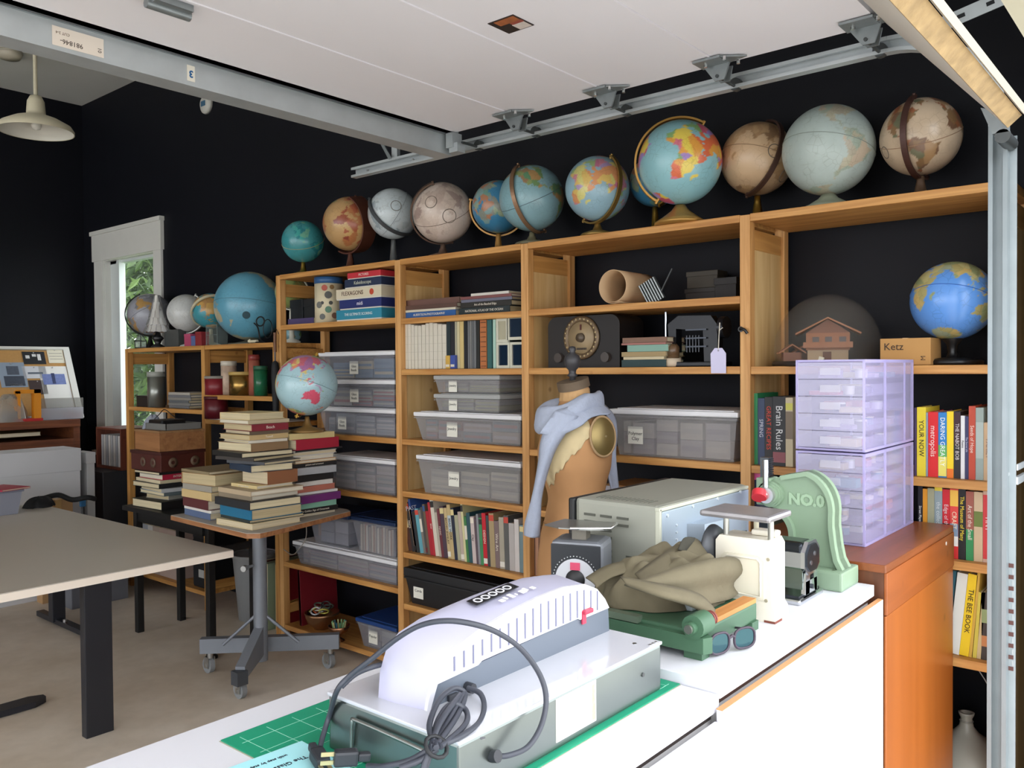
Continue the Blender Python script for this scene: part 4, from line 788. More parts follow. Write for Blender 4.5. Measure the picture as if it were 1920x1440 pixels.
def pl(pts): 
    P = smooth_path(pts, 8); n = len(P)-1
    def f(t): x = t*n; i = min(int(x), n-1); return P[i].lerp(P[i+1], x-i)
    return f
# wide folded hem that loops round to the right
h0 = pl([ony(1163, 1080, .93)-O, ony(1240, 1094, .86)-O, ony(1310, 1112, .835)-O, ony(1340, 1140, .83)-O]); 
h1 = pl([ony(1170, 1098, .92)-O, ony(1235, 1120, .85)-O, ony(1295, 1138, .825)-O, ony(1332, 1158, .82)-O])
sheet(lambda u, v: h0(u).lerp(h1(u), v)+V((-.008*math.sin(math.pi*v), -.012*math.sin(math.pi*v), 0)), 'hem_fold')
k0 = pl([ony(1195, 1088, .90)-O, ony(1280, 1060, .87)-O, ony(1350, 1045, .85)-O, ony(1380, 1046, .85)-O, ony(1389, 1056, .87)-O, ony(1365, 1053, .91)-O, ony(1300, 1058, .95)-O])
k1 = pl([ony(1235, 1112, .87)-O, ony(1300, 1135, .845)-O, ony(1350, 1128, .84)-O, ony(1376, 1120, .84)-O, ony(1384, 1110, .87)-O, ony(1360, 1112, .91)-O, ony(1290, 1112, .95)-O])
sheet(lambda u, v: k0(u).lerp(k1(u), v)+V((-.012*math.sin(math.pi*v)*math.sin(math.pi*u), -.010*math.sin(2*math.pi*v), 0)), 'pocket_flap', 40, 10)
e0 = pl([ony(1190, 1075, .97)-O, ony(1255, 1030, .96)-O, ony(1302, 1008, .95)-O, ony(1345, 1052, .93)-O]); e1 = pl([ony(1195, 1095, .93)-O, ony(1250, 1082, .92)-O, ony(1300, 1085, .91)-O, ony(1345, 1075, .90)-O])
sheet(lambda u, v: e0(u).lerp(e1(u), v)+V((-.006*math.sin(math.pi*v), -.014*math.sin(math.pi*v), 0)), 'upper_flap', 28, 8)
d0 = pl([ony(1272, 1030, .935)-O, ony(1284, 1008, .935)-O, ony(1304, 1008, .935)-O]); d1 = pl([ony(1284, 1036, .93)-O, ony(1294, 1024, .93)-O, ony(1302, 1014, .93)-O])
sheet(lambda u, v: d0(u).lerp(d1(u), v), 'dark_lining', 10, 4, .002, mat('3a382f', .9))
s0 = pl([ony(1100, 1085, 1.08)-O, ony(1140, 1062, 1.06)-O, ony(1190, 1052, 1.02)-O, ony(1230, 1056, 1.0)-O]); s1 = pl([ony(1118, 1108, 1.05)-O, ony(1150, 1085, 1.03)-O, ony(1195, 1075, 1.0)-O, ony(1225, 1078, .97)-O])
sheet(lambda u, v: s0(u).lerp(s1(u), v)+V((-.004, -.012*math.sin(math.pi*v), .004)), 'strap', 24, 6)
# ================================================================== BOOKS, UPRIGHT
SPX = XS+.035
def upright(name, label, cat, yL, yR, z, h, d, col, lean=0, group=None, title=None, tcol='f0ece0', band=None, pg='e4d9bd', x=SPX, rough=.5, spiral=False, tsize=None):
    """a book on its lower edge, spine to the room; yL is its left side seen from the room"""
    t = abs(yL-yR); g = thing(name, label, cat, (x, (yL+yR)/2, z), 0, group, rot=(lean, 0, 0))
    if lean: g.location.z += abs(math.sin(lean))*t/2
    c = .0022 if t > .01 else t*.2; m = mat(col, rough, var=.06, scale=14)
    MB().box((0, -t/2, 0), (.003, t/2, h)).box((.003, -t/2, 0), (d, -t/2+c, h)).box((.003, t/2-c, 0), (d, t/2, h)).build('cover', m, g)
    MB().box((.003, -t/2+c, .003), (d-.004, t/2-c, h-.003)).build('page_block', pages(pg, 'y'), g)
    if band:
        for (f0, f1, bc) in band: MB().box((-.0006, -t/2+.0003, h*f0), (.001, t/2-.0003, h*f1)).build('spine_band', mat(bc, .5), g)
    if title:
        ts = tsize or min(t*.78, h*1.55/len(title)); text(title, ts, (-.0012, 0, h*.55), (0, 0, -1), (0, -1, 0), tcol, g, 'spine_title')
    if spiral:
        for i in range(10): MB().tube([(-.006*math.sin(q), .4*t*math.cos(q), h*(.05+.1*i)) for q in (2*math.pi*j/8 for j in range(8))], .0012, n=4, closed=True).build('spiral_ring', mat('3a3a3a', .4, .6), g)
    return g
ORD = 'first second third fourth fifth sixth seventh eighth ninth tenth eleventh twelfth thirteenth fourteenth fifteenth sixteenth seventeenth eighteenth nineteenth twentieth'.split()
def ordn(i, n): return ('leftmost' if i == 0 else 'rightmost' if i == n-1 else (ORD[i]+' from left' if i <= n-1-i or n-1-i >= 20 else ORD[n-1-i]+' from right') if i < 20 else ORD[n-1-i]+' from right')
def row(items, z, place, group, d=.2, pyb=None, leanf=None, x=SPX):
    """items: (px left, px right, py top, colour, description, title or None, title colour, bands)"""
    n = len(items)
    for i, it in enumerate(items):
        pl_, pr_, pt, col, desc = it[:5]; title, tcol, band = (list(it[5:])+[None, None, None])[:3]
        py = pyb(pl_) if pyb else 900
        yL = onx(pl_, py, x).y-.0004; yR = onx(pr_, py, x).y+.0004
        h = onx((pl_+pr_)/2, pt, x).z-z; h = max(h, .1)
        ln = leanf(i, n) if leanf else 0
        if ln: h = h/math.cos(ln)
        upright('book', f'{desc}, {ordn(i, n)} {place}', 'book', yL, yR, z+.0008, h, min(d, XB-.02-x)-rnd.uniform(0, .03), col, ln, group, title, tcol or 'f0ece0', band)
r1 = [(1714,1719,765,'4a3a5a','thin purple book'),(1719,1736,764,'e6cf3a','tall yellow book','YOUR NOW','3a3420'),(1736,1740,774,'8d99a8','thin grey book'),(1740,1759,773,'d8262a','bright red book','metropolis','f4d8d0'),
 (1759,1775,774,'2f7fc0','blue and green book','DARING GREATLY','f4f8f4',[(.02,.32,'e8dc6a'),(.32,.5,'5fae5a')]),(1775,1788,772,'f0cf1e','yellow and orange book',None,None,[(.0,.14,'e8761e')]),(1788,1801,772,'241f22','black book with red lettering','THE NABOT BOB','d8d0cc',[(.5,.98,'3a1a20')]),
 (1801,1809,780,'dcdcda','narrow white book','Poems','3a3a3a'),(1809,1816,781,'34355a','navy book','The Secret Life','c8c8dc'),(1816,1829,762,'b8452c','orange-red book','Seeds of Hope','f0d8c8'),(1829,1844,765,'93a198','pale grey-green book',None,None,[(.3,.8,'a9b5ac')]),(1844,1861,793,'bfa07a','tan paper book','FAMILY','8a6a5a')]
row(r1, 1.281, 'right of the plastic drawers', 'books by the clear drawers')
r2 = [(1721,1730,905,'1c1c28','dark book','Street Players','e8e8e8'),(1730,1739,917,'e0982a','orange-yellow book'),(1739,1752,916,'a3a386','olive grey book'),(1752,1767,907,'8f9ea2','slate grey book','the collected','cfd6d6',[(.9,.97,'e6cf3a')]),(1767,1781,918,'c8202c','red and black book','Edge of the Sea','e8d0d0',[(.0,.5,'1b1b20')]),
 (1781,1797,917,'d8443c','red yellow and blue book','CRAFT','f0e0c0',[(.75,.98,'e8b84a'),(.32,.5,'7f93a8'),(.18,.32,'e8e4dc'),(.0,.18,'d02c2c')]),(1797,1811,910,'17181a','black book with yellow lettering','The Museum of Many','e8d03a'),(1811,1826,922,'9c5a4a','brown and green book','Art of the Small','e8dccc',[(.0,.45,'2f8a52')]),(1826,1843,923,'c9b18e','cream book with a green panel',None,None,[(.5,.72,'6a7a3a')]),(1843,1862,922,'c8a892','tan book with a red stripe','TINY','f0d8d0',[(.05,.95,'c83a3c')])]
row(r2, 1.010, 'one shelf above THE BEE BOOK', 'books above the bee book')
r3 = [(1752,1760,1066,'b8b49c','pale green thin book'),(1760,1776,1068,'2c5a66','dark teal book','the inner','c8d0d0'),(1778,1798,1074,'dcdad2','white book'),(1798,1816,1076,'e8c41c','yellow book','THE BEE BOOK','2a2418'),(1816,1822,1060,'c8a040','tall tan book'),(1823,1831,1110,'c9b84a','short yellow paperback'),(1831,1839,1110,'c2ad80','cream paperback'),(1840,1860,1112,'3a3430','thick dark brown book',None,None,[(.55,.75,'8a9a6a'),(.2,.36,'b87a4a')]),(1862,1869,1118,'b8a078','narrow beige book')]
row(r3, .686, 'in THE BEE BOOK row', 'books above the jug', d=.19, pyb=lambda p: 1230, leanf=lambda i, n: [.07, .10, .10, .10, .09, .08, .06, 0, 0][i])
r4 = [(1412,1421,738,'2f8a58','green book'),(1421,1434,747,'2a3a5a','navy book','SPRING','c8ccd8'),(1434,1449,745,'16171b','black book with red lettering','GREAT RECIPES','d04a3a'),(1449,1473,744,'1c1d22','thick black book','Brain Rules','dcdcdc',[(.05,.2,'8a4a52')]),(1473,1487,746,'c2b494','cream floral book',None,None,[(.4,.8,'7a6a58'),(.82,.92,'c8c45a')])]
row(r4, 1.281, 'between post and plastic drawers', 'books left of the clear drawers')
r5 = [(1414,1432,881,'1f2a4c','navy book with a pink disc',None,None,[(.84,.94,'d85a9a')]),(1432,1446,906,'8fa08c','grey-green book')]
row(r5, 1.010, 'behind the green press lever', 'books behind the press')
Z2 = lambda u, v: (740+u*.14583, 900+v*.14583)
b2 = [(180,228,'4a2a22','dark brown book'),(228,262,'2a2a2c','black book with yellow foot'),(262,290,'b89a80','thin tan book'),(290,330,'2a2e30','black and white paperback'),(330,375,'5fa0ae','pale teal book'),(375,405,'7a746c','patterned grey book'),(405,432,'4a4a48','charcoal paperback'),(432,462,'6a5a4a','drab brown booklet'),(462,500,'a8202e','crimson book'),(500,530,'b02a34','red book with gold lettering'),(530,575,'d0c8b8','white book with black foot'),(575,605,'b0a898','pale grey booklet'),(605,640,'6a3038','maroon book'),(640,690,'4a3a48','dark plum book'),(690,730,'c2ab7e','beige book'),(730,775,'bfa878','wider beige book'),(775,815,'20283c','navy book'),(815,860,'a8a68a','pale olive book'),(860,902,'b8a89a','multicoloured pale book'),(902,930,'d2cc9a','thin cream book'),(930,962,'3f7a46','green book'),(962,1008,'2a5058','deep teal book'),(1008,1055,'c8b8b4','white and red book'),(1055,1082,'5a4a52','mottled dark book'),(1082,1110,'8a8a90','grey booklet'),(1110,1150,'3f8a58','bright green book'),(1150,1200,'c01c2c','scarlet book'),(1200,1235,'3a3e42','charcoal book'),(1235,1300,'a8946e','tan book'),(1300,1358,'7d6a68','mauve-grey book'),(1358,1420,'aaa290','grey cream book'),(1420,1480,'5a5a58','speckled dark grey book'),(1480,1550,'b4aeaa','pale mottled book'),(1550,1608,'cfc8c4','white book with orange top'),(1608,1658,'6f858a','blue-grey book'),(1660,1750,'a5702f','thick golden brown book'),(1750,1808,'22304a','thin navy book'),(1808,1850,'b08468','pinkish tan book'),(1850,1890,'6a4630','narrow brown book')]
n = len(b2)
for i, (u0, u1, col, desc) in enumerate(b2):
    vb = 880+(u0-150)*.205; pl_, py = Z2(u0, vb); pr_, _ = Z2(u1, vb)
    yL = onx(pl_, py, SPX).y-.0003; yR = onx(pr_, py, SPX).y+.0003
    ln = -max(.0, .21-.19*i/33) if i < 34 else 0
    h = (.250+.02*math.sin(i*2.1)+(.03 if i in (9, 10, 14, 15, 19, 26) else 0)-(.03 if i in (3, 4, 22, 25) else 0)-(.035 if i > 33 else 0))
    bands = [(.86, .97, rnd.choice(['e6dccb', 'c84a3a', '3a5a8a', 'd8c890', '2a2a2a']))] if i % 3 == 1 else [(.04, .14, rnd.choice(['1f1f22', 'e4e0d4', '6a2a30']))] if i % 4 == 2 else [(.5, .8, rnd.choice(['ded6c6', 'c8b890', 'b8c4c8']))] if i % 5 == 0 else None
    tt_ = {1: 'PASTE', 12: 'MAGIC', 14: 'BEADED JEWELRY', 15: 'BEAD WORK', 20: 'Glass', 26: 'DESIGN', 9: 'Silver', 29: 'Wire Art', 22: 'Clay'}.get(i)
    upright('book', f'{desc}, {ordn(i, n)} in the leaning row above Cords', 'book', yL, yR, .6798, h, .2, col, ln, 'books leaning above the Cords box', tt_, '2a2420' if i in (14, 15, 22) else 'e8e0d0', bands)
b_ = upright('book', 'blue cover reading PAST at the left of the leaning row', 'book', 3.32, 3.305, .6798, .285, .2, '2f4a86', -.19, None); text('PAST', .035, (.0, -.009, .235), (1, 0, 0), (0, 0, 1), 'e8e8f0', b_)
Z8 = lambda u: 740+u*.13542
wb = [90,142,186,232,276,325,376,430,482,537,598,660,720]
for i in range(12):
    yL = onx(Z8(wb[i])+.4, 691, SPX).y; yR = onx(Z8(wb[i+1])-.4, 691, SPX).y
    g = upright('binder', f'off-white binder, {ordn(i, 12)} of the twelve on the middle shelf', 'binder', yL, yR, 1.6638, .235+.006*math.sin(i), .24, 'd3cdbd', 0, 'off-white binders', None, None, None)
    for f in (.2, .38, .56, .74): MB().box((-.0005, -abs(yL-yR)/2+.001, .235*f), (.0008, abs(yL-yR)/2-.001, .235*f+.0012)).build('ruled_line', mat('b0aa9a', .7), g)
r6 = [(722,776,480,'1c2c30','dark teal book'),(776,834,490,'1a1a22','black book'),(836,866,485,'a8a58e','grey-green book'),(866,903,485,'cabf98','cream book'),(903,960,485,'cbb478','pale yellow book'),(962,1008,480,'14171c','black narrow book'),(1012,1040,478,'6a6c6e','grey magazine'),(1040,1070,478,'7a7a78','light grey magazine'),(1070,1100,478,'5f6264','slate magazine'),(1100,1130,478,'707274','silver-grey magazine'),(1134,1180,470,'1a1c1a','dark green-black book'),(1184,1276,480,'b06a3a','orange-brown spiral notebook'),(1282,1350,480,'2c5a58','teal book'),(1362,1404,478,'a9cabb','pale mint folder')]
for i, (u0, u1, v, col, desc) in enumerate(r6):
    yL = onx(Z8(u0)+.3, 691, SPX).y; yR = onx(Z8(u1)-.3, 691, SPX).y
    upright('book', f'{desc} between the white binders and the white frames', 'book', yL, yR, 1.6638, .24, .24, col, 0, 'mixed books by the binders', None, None, None, spiral=(i == 11))
for nm, u0, u1, v0, col in (('yellow', 704, 764, 935, 'c9a24a'), ('blue', 770, 832, 930, '3a4f9a')):
    a = onx(Z8(u0), 691, XS+.012); c = onx(Z8(u1), 691, XS+.012); zt_ = onx(Z8(u0), 540+v0*.1354, XS+.012).z
    t_ = thing('small_box', f'small {nm} box in front of the dark books', 'box', (XS+.012, (a.y+c.y)/2, 1.6638)); w_ = abs(a.y-c.y)/2
    MB().box((0, -w_, 0), (.02, w_, zt_-1.664), bev=.002).build('carton', mat(col, .5), t_); MB().box((-.0006, -w_*.8, .01), (.001, w_*.8, .022)).build('label_strip', mat('d8d0c0', .6), t_)
fy0, fy1 = onx(Z8(1408), 691, XS+.03).y, 2.55
for (y0, y1, z0, z1, col, lab) in ((fy0, fy0-.085, 1.664, 1.664+.125, '0f2236', 'white window frame with navy pane, left of the lower pair'), (fy0-.088, fy1, 1.664, 1.664+.125, '0f2236', 'white window frame with navy pane, right of the lower pair'), (fy0, fy0-.075, 1.79, 1.905, 'a9a48c', 'white frame with blank beige panel above the navy frames'), (fy0-.07, fy1, 1.80, 1.915, '1c2a3c', 'white frame with dark glossy photo above the navy frames')):
    g = thing('picture_frame', lab, 'picture frame', (XS+.03, (y0+y1)/2, z0), 0, 'little white frames'); w_ = abs(y0-y1)/2; h = z1-z0
    MB().box((0, -w_, 0), (.016, w_, .014)).box((0, -w_, h-.012), (.016, w_, h)).box((0, -w_, .014), (.016, -w_+.012, h-.012)).box((0, w_-.012, .014), (.016, w_, h-.012)).build('frame', mat('c9c8b6', .55, var=.08, scale=30), g)
    MB().box((.008, -w_+.011, .013), (.012, w_-.011, h-.011)).build('panel', mat(col, .15 if col != 'a9a48c' else .7), g)
# ================================================================== FLAT STACKS
def flat(name, label, cat, c, sx, sy, h, col, rz=0, group=None, title=None, tcol='e8e4dc', spine='x-', pg='ddd2b6', soft=False, tsize=None):
    """a book lying flat; c = centre of its underside, spine on the named side"""
    g = thing(name, label, cat, c, rz, group); m = mat(col, .5, var=.07, scale=14); t = .0025 if h > .012 else h*.2
    hx, hy = sx/2, sy/2
    mb = MB().box((-hx, -hy, 0), (hx, hy, t)).box((-hx, -hy, h-t), (hx, hy, h))
    if spine == 'x-': mb.box((-hx, -hy, t), (-hx+.003, hy, h-t)); pb = ((-hx+.003, -hy+.004, t), (hx-.004, hy-.004, h-t))
    elif spine == 'y-': mb.box((-hx, -hy, t), (hx, -hy+.003, h-t)); pb = ((-hx+.004, -hy+.003, t), (hx-.004, hy-.004, h-t))
    else: mb.box((-hx, hy-.003, t), (hx, hy, h-t)); pb = ((-hx+.004, -hy+.004, t), (hx-.004, hy-.003, h-t))
    mb.build('cover', m, g); MB().box(*pb).build('page_block', pages(pg, 'z'), g)
    if title:
        if spine == 'x-': text(title, tsize or min(h*.6, sy*1.3/len(title)), (-hx-.0008, 0, h*.5), (0, -1, 0), (0, 0, 1), tcol, g, 'spine_title')
        else: text(title, tsize or min(h*.6, sx*1.3/len(title)), (0, -hy-.0008, h*.5), (1, 0, 0), (0, 0, 1), tcol, g, 'spine_title')
    return g
jit = random.Random(11)
def pile(items, x, y, z, where, group, sx=.2, sy=.26, jm=0):
    """items bottom to top: (height, colour, description, spine, title, dx, dy, rz, sx, sy)"""
    for it in items:
        h, col, desc, sp = it[:4]; title = it[4] if len(it) > 4 else None; dx, dy, rz, wx, wy = (list(it[5:])+[None]*5)[:5]; dx = (dx or 0)+jit.uniform(-1, 1)*.012*jm; dy = (dy or 0)+jit.uniform(-1, 1)*.015*jm; rz = (rz or 0)+jit.uniform(-1, 1)*4*jm; wx = (wx or sx)*(1-.14*jm*jit.random()); wy = (wy or sy)*(1-.16*jm*jit.random())
        flat('book', f'{desc} {where}', 'book', (x+(dx or 0), y+(dy or 0), z+.0006), wx or sx, wy or sy, h, col, math.radians(rz or 0), group, title, 'e4dccc', sp, jit.choice(['c9bb98', 'd6c8a4', 'bfae88', 'd8d0bc', 'cfc0a0'])); z += h+.0012
    return z
def at_shelf(px, py, x): p = onx(px, py, x); return p.y
yc = lambda px0, px1, py, x: (onx(px0, py, x).y+onx(px1, py, x).y)/2
yw = lambda px0, px1, py, x: abs(onx(px0, py, x).y-onx(px1, py, x).y)
W_ = 'in the left flat pile above the binders'
y_, w_ = yc(772, 872, 590, 3.2), yw(772, 872, 590, 3.12)
pile([(.030, '2a5a98', 'blue thick book', 'x-', 'ALBERTSON-PHOTOGRAPHY'), (.012, 'd0c8b4', 'cream thin book', 'x-'), (.022, '5a4036', 'brown book with pictures on its spine', 'x-', None, 0, -.01, 0), (.03, '6a4a40', 'faded maroon book', 'x-', None, .02, .0, 2)], 3.24, y_, 1.9358, W_, 'flat books upper shelf', .21, w_)
y_, w_ = yc(876, 976, 590, 3.2), yw(876, 976, 590, 3.12)-.01
pile([(.032, '1f2a2c', 'black atlas', 'x-', 'NATIONAL ATLAS OF THE OCEAN'), (.026, '26231f', 'dark book with a green tag', 'x-', 'Art of the Beaded Edge', .0, -.01), (.014, '6a6a7a', 'slate book', 'x-', None, 0, -.015), (.014, '7a4a48', 'reddish book', 'x-', None, 0, -.01), (.013, 'd6d2c8', 'white book', 'x-', None, .0, -.03, 0, .2, .25)], 3.24, y_, 1.9358, 'in the right flat pile above the frames', 'flat books upper shelf', .22, w_)
y_, w_ = yc(1162, 1262, 684, 3.16), yw(1162, 1245, 684, 3.13)
pile([(.030, '1f3a3c', 'dark teal book with gold key pattern', 'x-'), (.012, 'c9bb98', 'thin cream book', 'x-', None, .0, 0, 0, .16, .2), (.020, 'a08a60', 'old tan book', 'x-', None, 0, .0), (.028, '7fa595', 'sage green book', 'x-', None, .0, -.02, 0, .16, .2), (.008, 'a06a60', 'thin pink book', 'x-', None, .0, .0), (.022, '7a5a48', 'brown book with ribbed spine', 'x-', None, 0, -.005)], 3.22, y_, 1.6648, 'in the small pile by the radio', 'pile beside the radio', .16, w_)
y_ = yc(652, 738, 595, 3.2); w_ = yw(652, 738, 595, 3.12)
def game(z, h, col, desc, title, tcol, dy=0, wy=None, band=None):
    g = thing('board_game', f'{desc} in the pile of boxed games', 'game box', (XS+.02, y_+dy, z), 0, 'boxed games'); w2 = (wy or w_)/2
    MB().box((0, -w2, 0), (.26, w2, h*.45)).build('box_bottom', mat('d8d4c8', .6), g); MB().box((-.002, -w2-.002, h*.12), (.262, w2+.002, h), bev=.001).build('box_lid', mat(col, .5), g)
    if title: text(title, min(h*.55, w2*2.2/len(title)), (-.0035, (0 if not band else .05), h*.55), *FRONT, tcol, g)
    if band: MB().cyl((-.0036, -w2*.6, h*.55), (-.002, -w2*.6, h*.55), h*.28, n=14).build('printed_disc', mat(band, .5), g)
    return z+h+.001
z = 1.9432; z = game(z, .062, '2f87a0', 'turquoise box', 'THE ULTIMATE SCORING', 'e8f0f0'); z = game(z, .056, '242f6a', 'navy box', 'midi', 'e8e8f4', -.015, w_*.92); z = game(z, .062, 'd8cdb2', 'cream box', 'FLEXAGONS', '5a3a30', 0, None, 'c04a30'); z = game(z, .050, '22304c', 'dark blue box', 'Kaleidoscope', 'c8ccb8', -.04, w_*.8); game(z, .036, 'c0303a', 'red box', 'PICTURES', 'f0d8d0', -.05, w_*.72)
# ================================================================== PLASTIC BINS
lidw = mat('e2e2e4', .4, var=.02); bodyp = clear('a4a4ac', .26, .25); bodyg = clear('b4b2b2', .30, .3)
BINS = 0
def bin_(label, yL, yR, z, h, d=.30, lab=None, labpos=.35, lid=lidw, body=bodyp, x=XS+.012, group='see-through plastic bins', cont=3, taper=.026, cols=None, lidh=.026, two=False, short='bin'):
    w2 = abs(yL-yR)/2; yc_ = (yL+yR)/2; g = thing('storage_bin', label, 'storage bin', (x, yc_, z), 0, group)
    d = min(d, XB-.012-x); k = taper
    a, c = (0, -w2, 0), (d, w2, h-lidh)
    bd = MB().taper(a, c, k, cap=False).build('body', body, g); md = bd.modifiers.new('wall', 'SOLIDIFY'); md.thickness = .002
    MB().box((-.006, -w2-.006, h-lidh-.012), (d+.006, w2+.006, h-lidh-.004)).build('rim', body, g)
    MB().box((-.008, -w2-.008, h-lidh), (d+.008, w2+.008, h-.004), bev=.006).box((.02, -w2+.02, h-.006), (d-.02, w2-.02, h), bev=.002).build('lid', lid, g)
    if lab:
        t = lab.split('\n'); s = min(.074, h*.62); L = MB().box((k*.5-.004, -s/2, 0), (k*.5-.0025, s/2, s)).build('paper_label', mat('e4e2d6', .7), g)
        L.location = (0, w2*(1-2*labpos), (h-lidh)*.5-s*.5); 
        for i, q in enumerate(t): text(q, s*.28, (k*.5-.0045, 0, s*(.60-.3*i) if len(t) > 1 else s*.55), *FRONT, '26241f', L)
    cols = cols or ['9aa0a8', '7f8890', 'b8b2a8', '8a8078', 'a9a9a4']
    y = -w2+k+.015; zz = .004; i = 0
    while y < w2-k-.05 and cont:
        ww = min((2*w2-2*k-.03)/cont*rnd.uniform(.8, 1.05), w2-k-.01-y); n = rnd.choice((2, 3)); hh = (h-lidh)*rnd.uniform(.62, .85)/n
        for j in range(n):
            q = thing('supply_pack', f'{("bottom", "middle", "top")[min(j, 2)] if n > 2 else ("lower", "upper")[j]} pack, {ORD[min(i, 5)]} stack from left, inside the {short}', 'pack', (x+k+.012, yc_+y+ww/2, z+zz+.004+j*(hh+.0015)), 0, 'packs inside the '+short)
            MB().box((0, -ww/2+.004, 0), (d-2*k-.03, ww/2-.004, hh), bev=.002).build('carton', mat(cols[(i+j) % len(cols)], .7), q); MB().box((-.0008, -ww/2+.012, hh*.35), (.0005, ww/2-.012, hh*.65)).build('end_strip', mat(cols[(i+j+2) % len(cols)], .7), q)
        y += ww+.004; i += 1
    return g
Y = lambda px, py, x=XS+.012: onx(px, py, x).y
HB = .158
for i, (pl_, nm, lp, cols) in enumerate(((598, 'lowest', .30, ['9aa0a8', 'b4b4b4', '8c929c']), (600, 'middle', .46, ['7a7f88', '9a5a5a', 'a8a49c']), (600, 'top', .46, ['5f7f9c', '6f8aa4', 'b8b09a']))):
    bin_(f'Glass Beads bin, {nm} of three on the shelf behind the cart globe', Y(pl_, 700), 3.445, 1.2888+i*(HB+.002), HB, .33, 'Glass\nBeads', lp, cols=cols, cont=3, short=f'{nm} Glass Beads bin')
bin_('unlabelled bin with white lid on the shelf under the Glass Beads bins', Y(612, 920), 3.45, .9678, .20, .33, cont=3, cols=['8f8f8f', 'a8a098', 'b4aca8'], short='unlabelled white-lidded bin')
gb = bin_('wide bin with white lid under two blue-lidded bins', Y(552, 1060), 3.445, .4738, .145, .34, cont=3, cols=['8a8a92', '9f8f92', 'a9a49c'], short='wide low bin')
blue_lid = mat('1c2f52', .4)
bin_('blue-lidded bin, left of two standing on the wide bin', Y(575, 1000), Y(652, 1000)+.02, .6205, .20, .28, None, lid=blue_lid, cont=2, cols=['8a8c98', '9a9ca8'], x=XS+.03, short='left blue-lidded bin')
bin_('blue-lidded bin full of papers, right of two on the wide bin', Y(655, 1000)-.01, 3.47, .6205, .205, .28, None, lid=blue_lid, cont=0, x=XS+.03)
for i in range(14):
    y = Y(662, 1000)-.02-i*.024; flat_h = .15+.01*math.sin(i*1.7)
    if y-.02 < 3.49: break
    q = thing('paper_folder', f'paper folder, {ORD[i]} from left inside the blue-lidded bin of papers', 'folder', (XS+.058, y, .6245), 0, 'folders in the blue-lidded bin'); MB().box((0, -.010, 0), (.20, .010, flat_h)).build('paper_stack', pages(['cfc4b0', 'b8a898', 'd8d0c0', 'a8988c'][i % 4], 'y'), q); MB().box((-.001, -.0105, 0), (.2, -.0095, flat_h+.004)).build('divider', mat(['8a7a70', 'b0705a', '9a9aa4'][i % 3], .7), q)
bin_('small bin with dark blue lid on the lowest shelf beside the bowl', Y(668, 1200), 3.46, .0808, .17, .30, 'Popular', .38, lid=mat('1d3f7a', .4), cont=2, cols=['a8a8a8', '9a98a0'], x=XS+.02, short='bottom blue-lidded bin')
bin_('large Jewelry bin under two smaller ones', Y(779, 800), 2.56, 1.2888, .152, .34, 'Jewelry', .36, cols=['8f7f78', '5a6a7c', '9a8f98', '8a5a62'], body=bodyg, short='large Jewelry bin')
for i in (0, 1): bin_(f'small Jewelry bin, {("lower", "upper")[i]} of two on the large one', Y(820, 740, 3.15), Y(940, 740, 3.15), 1.2888+.1545+i*.096, .094, .26, 'Jewelry', .28, lid=clear('c0c2c0', .75, .4), cont=2, x=XS+.04, body=bodyg, cols=['9a9a72', '8a8a8a', '6a6a70'], taper=.012, short=('lower', 'upper')[i]+' small Jewelry bin')
bin_('single Jewelry bin on the shelf above the leaning books', Y(784, 900), 2.565, 1.0088, .205, .34, 'Jewelry', .36, cols=['a09890', '8a8580', 'b0a898'], body=bodyg, short='single Jewelry bin')
blk_lid = mat('1d1e21', .45)
bin_('black lidded box marked Cords', Y(760, 1090), 2.62, .4008, .20, .34, 'Cords', .12, lid=blk_lid, body=mat('191a1d', .5), cont=0, group=None, lidh=.05)
bin_('Polymer Clay bin behind the dress form', Y(1146, 820), 1.462, 1.2828, .205, .35, 'Polymer\nClay', .20, cols=['b8b0ac', 'a8a0a4', 'c0b8b0', '9a929a'], body=bodyg, cont=4, short='Polymer Clay bin')
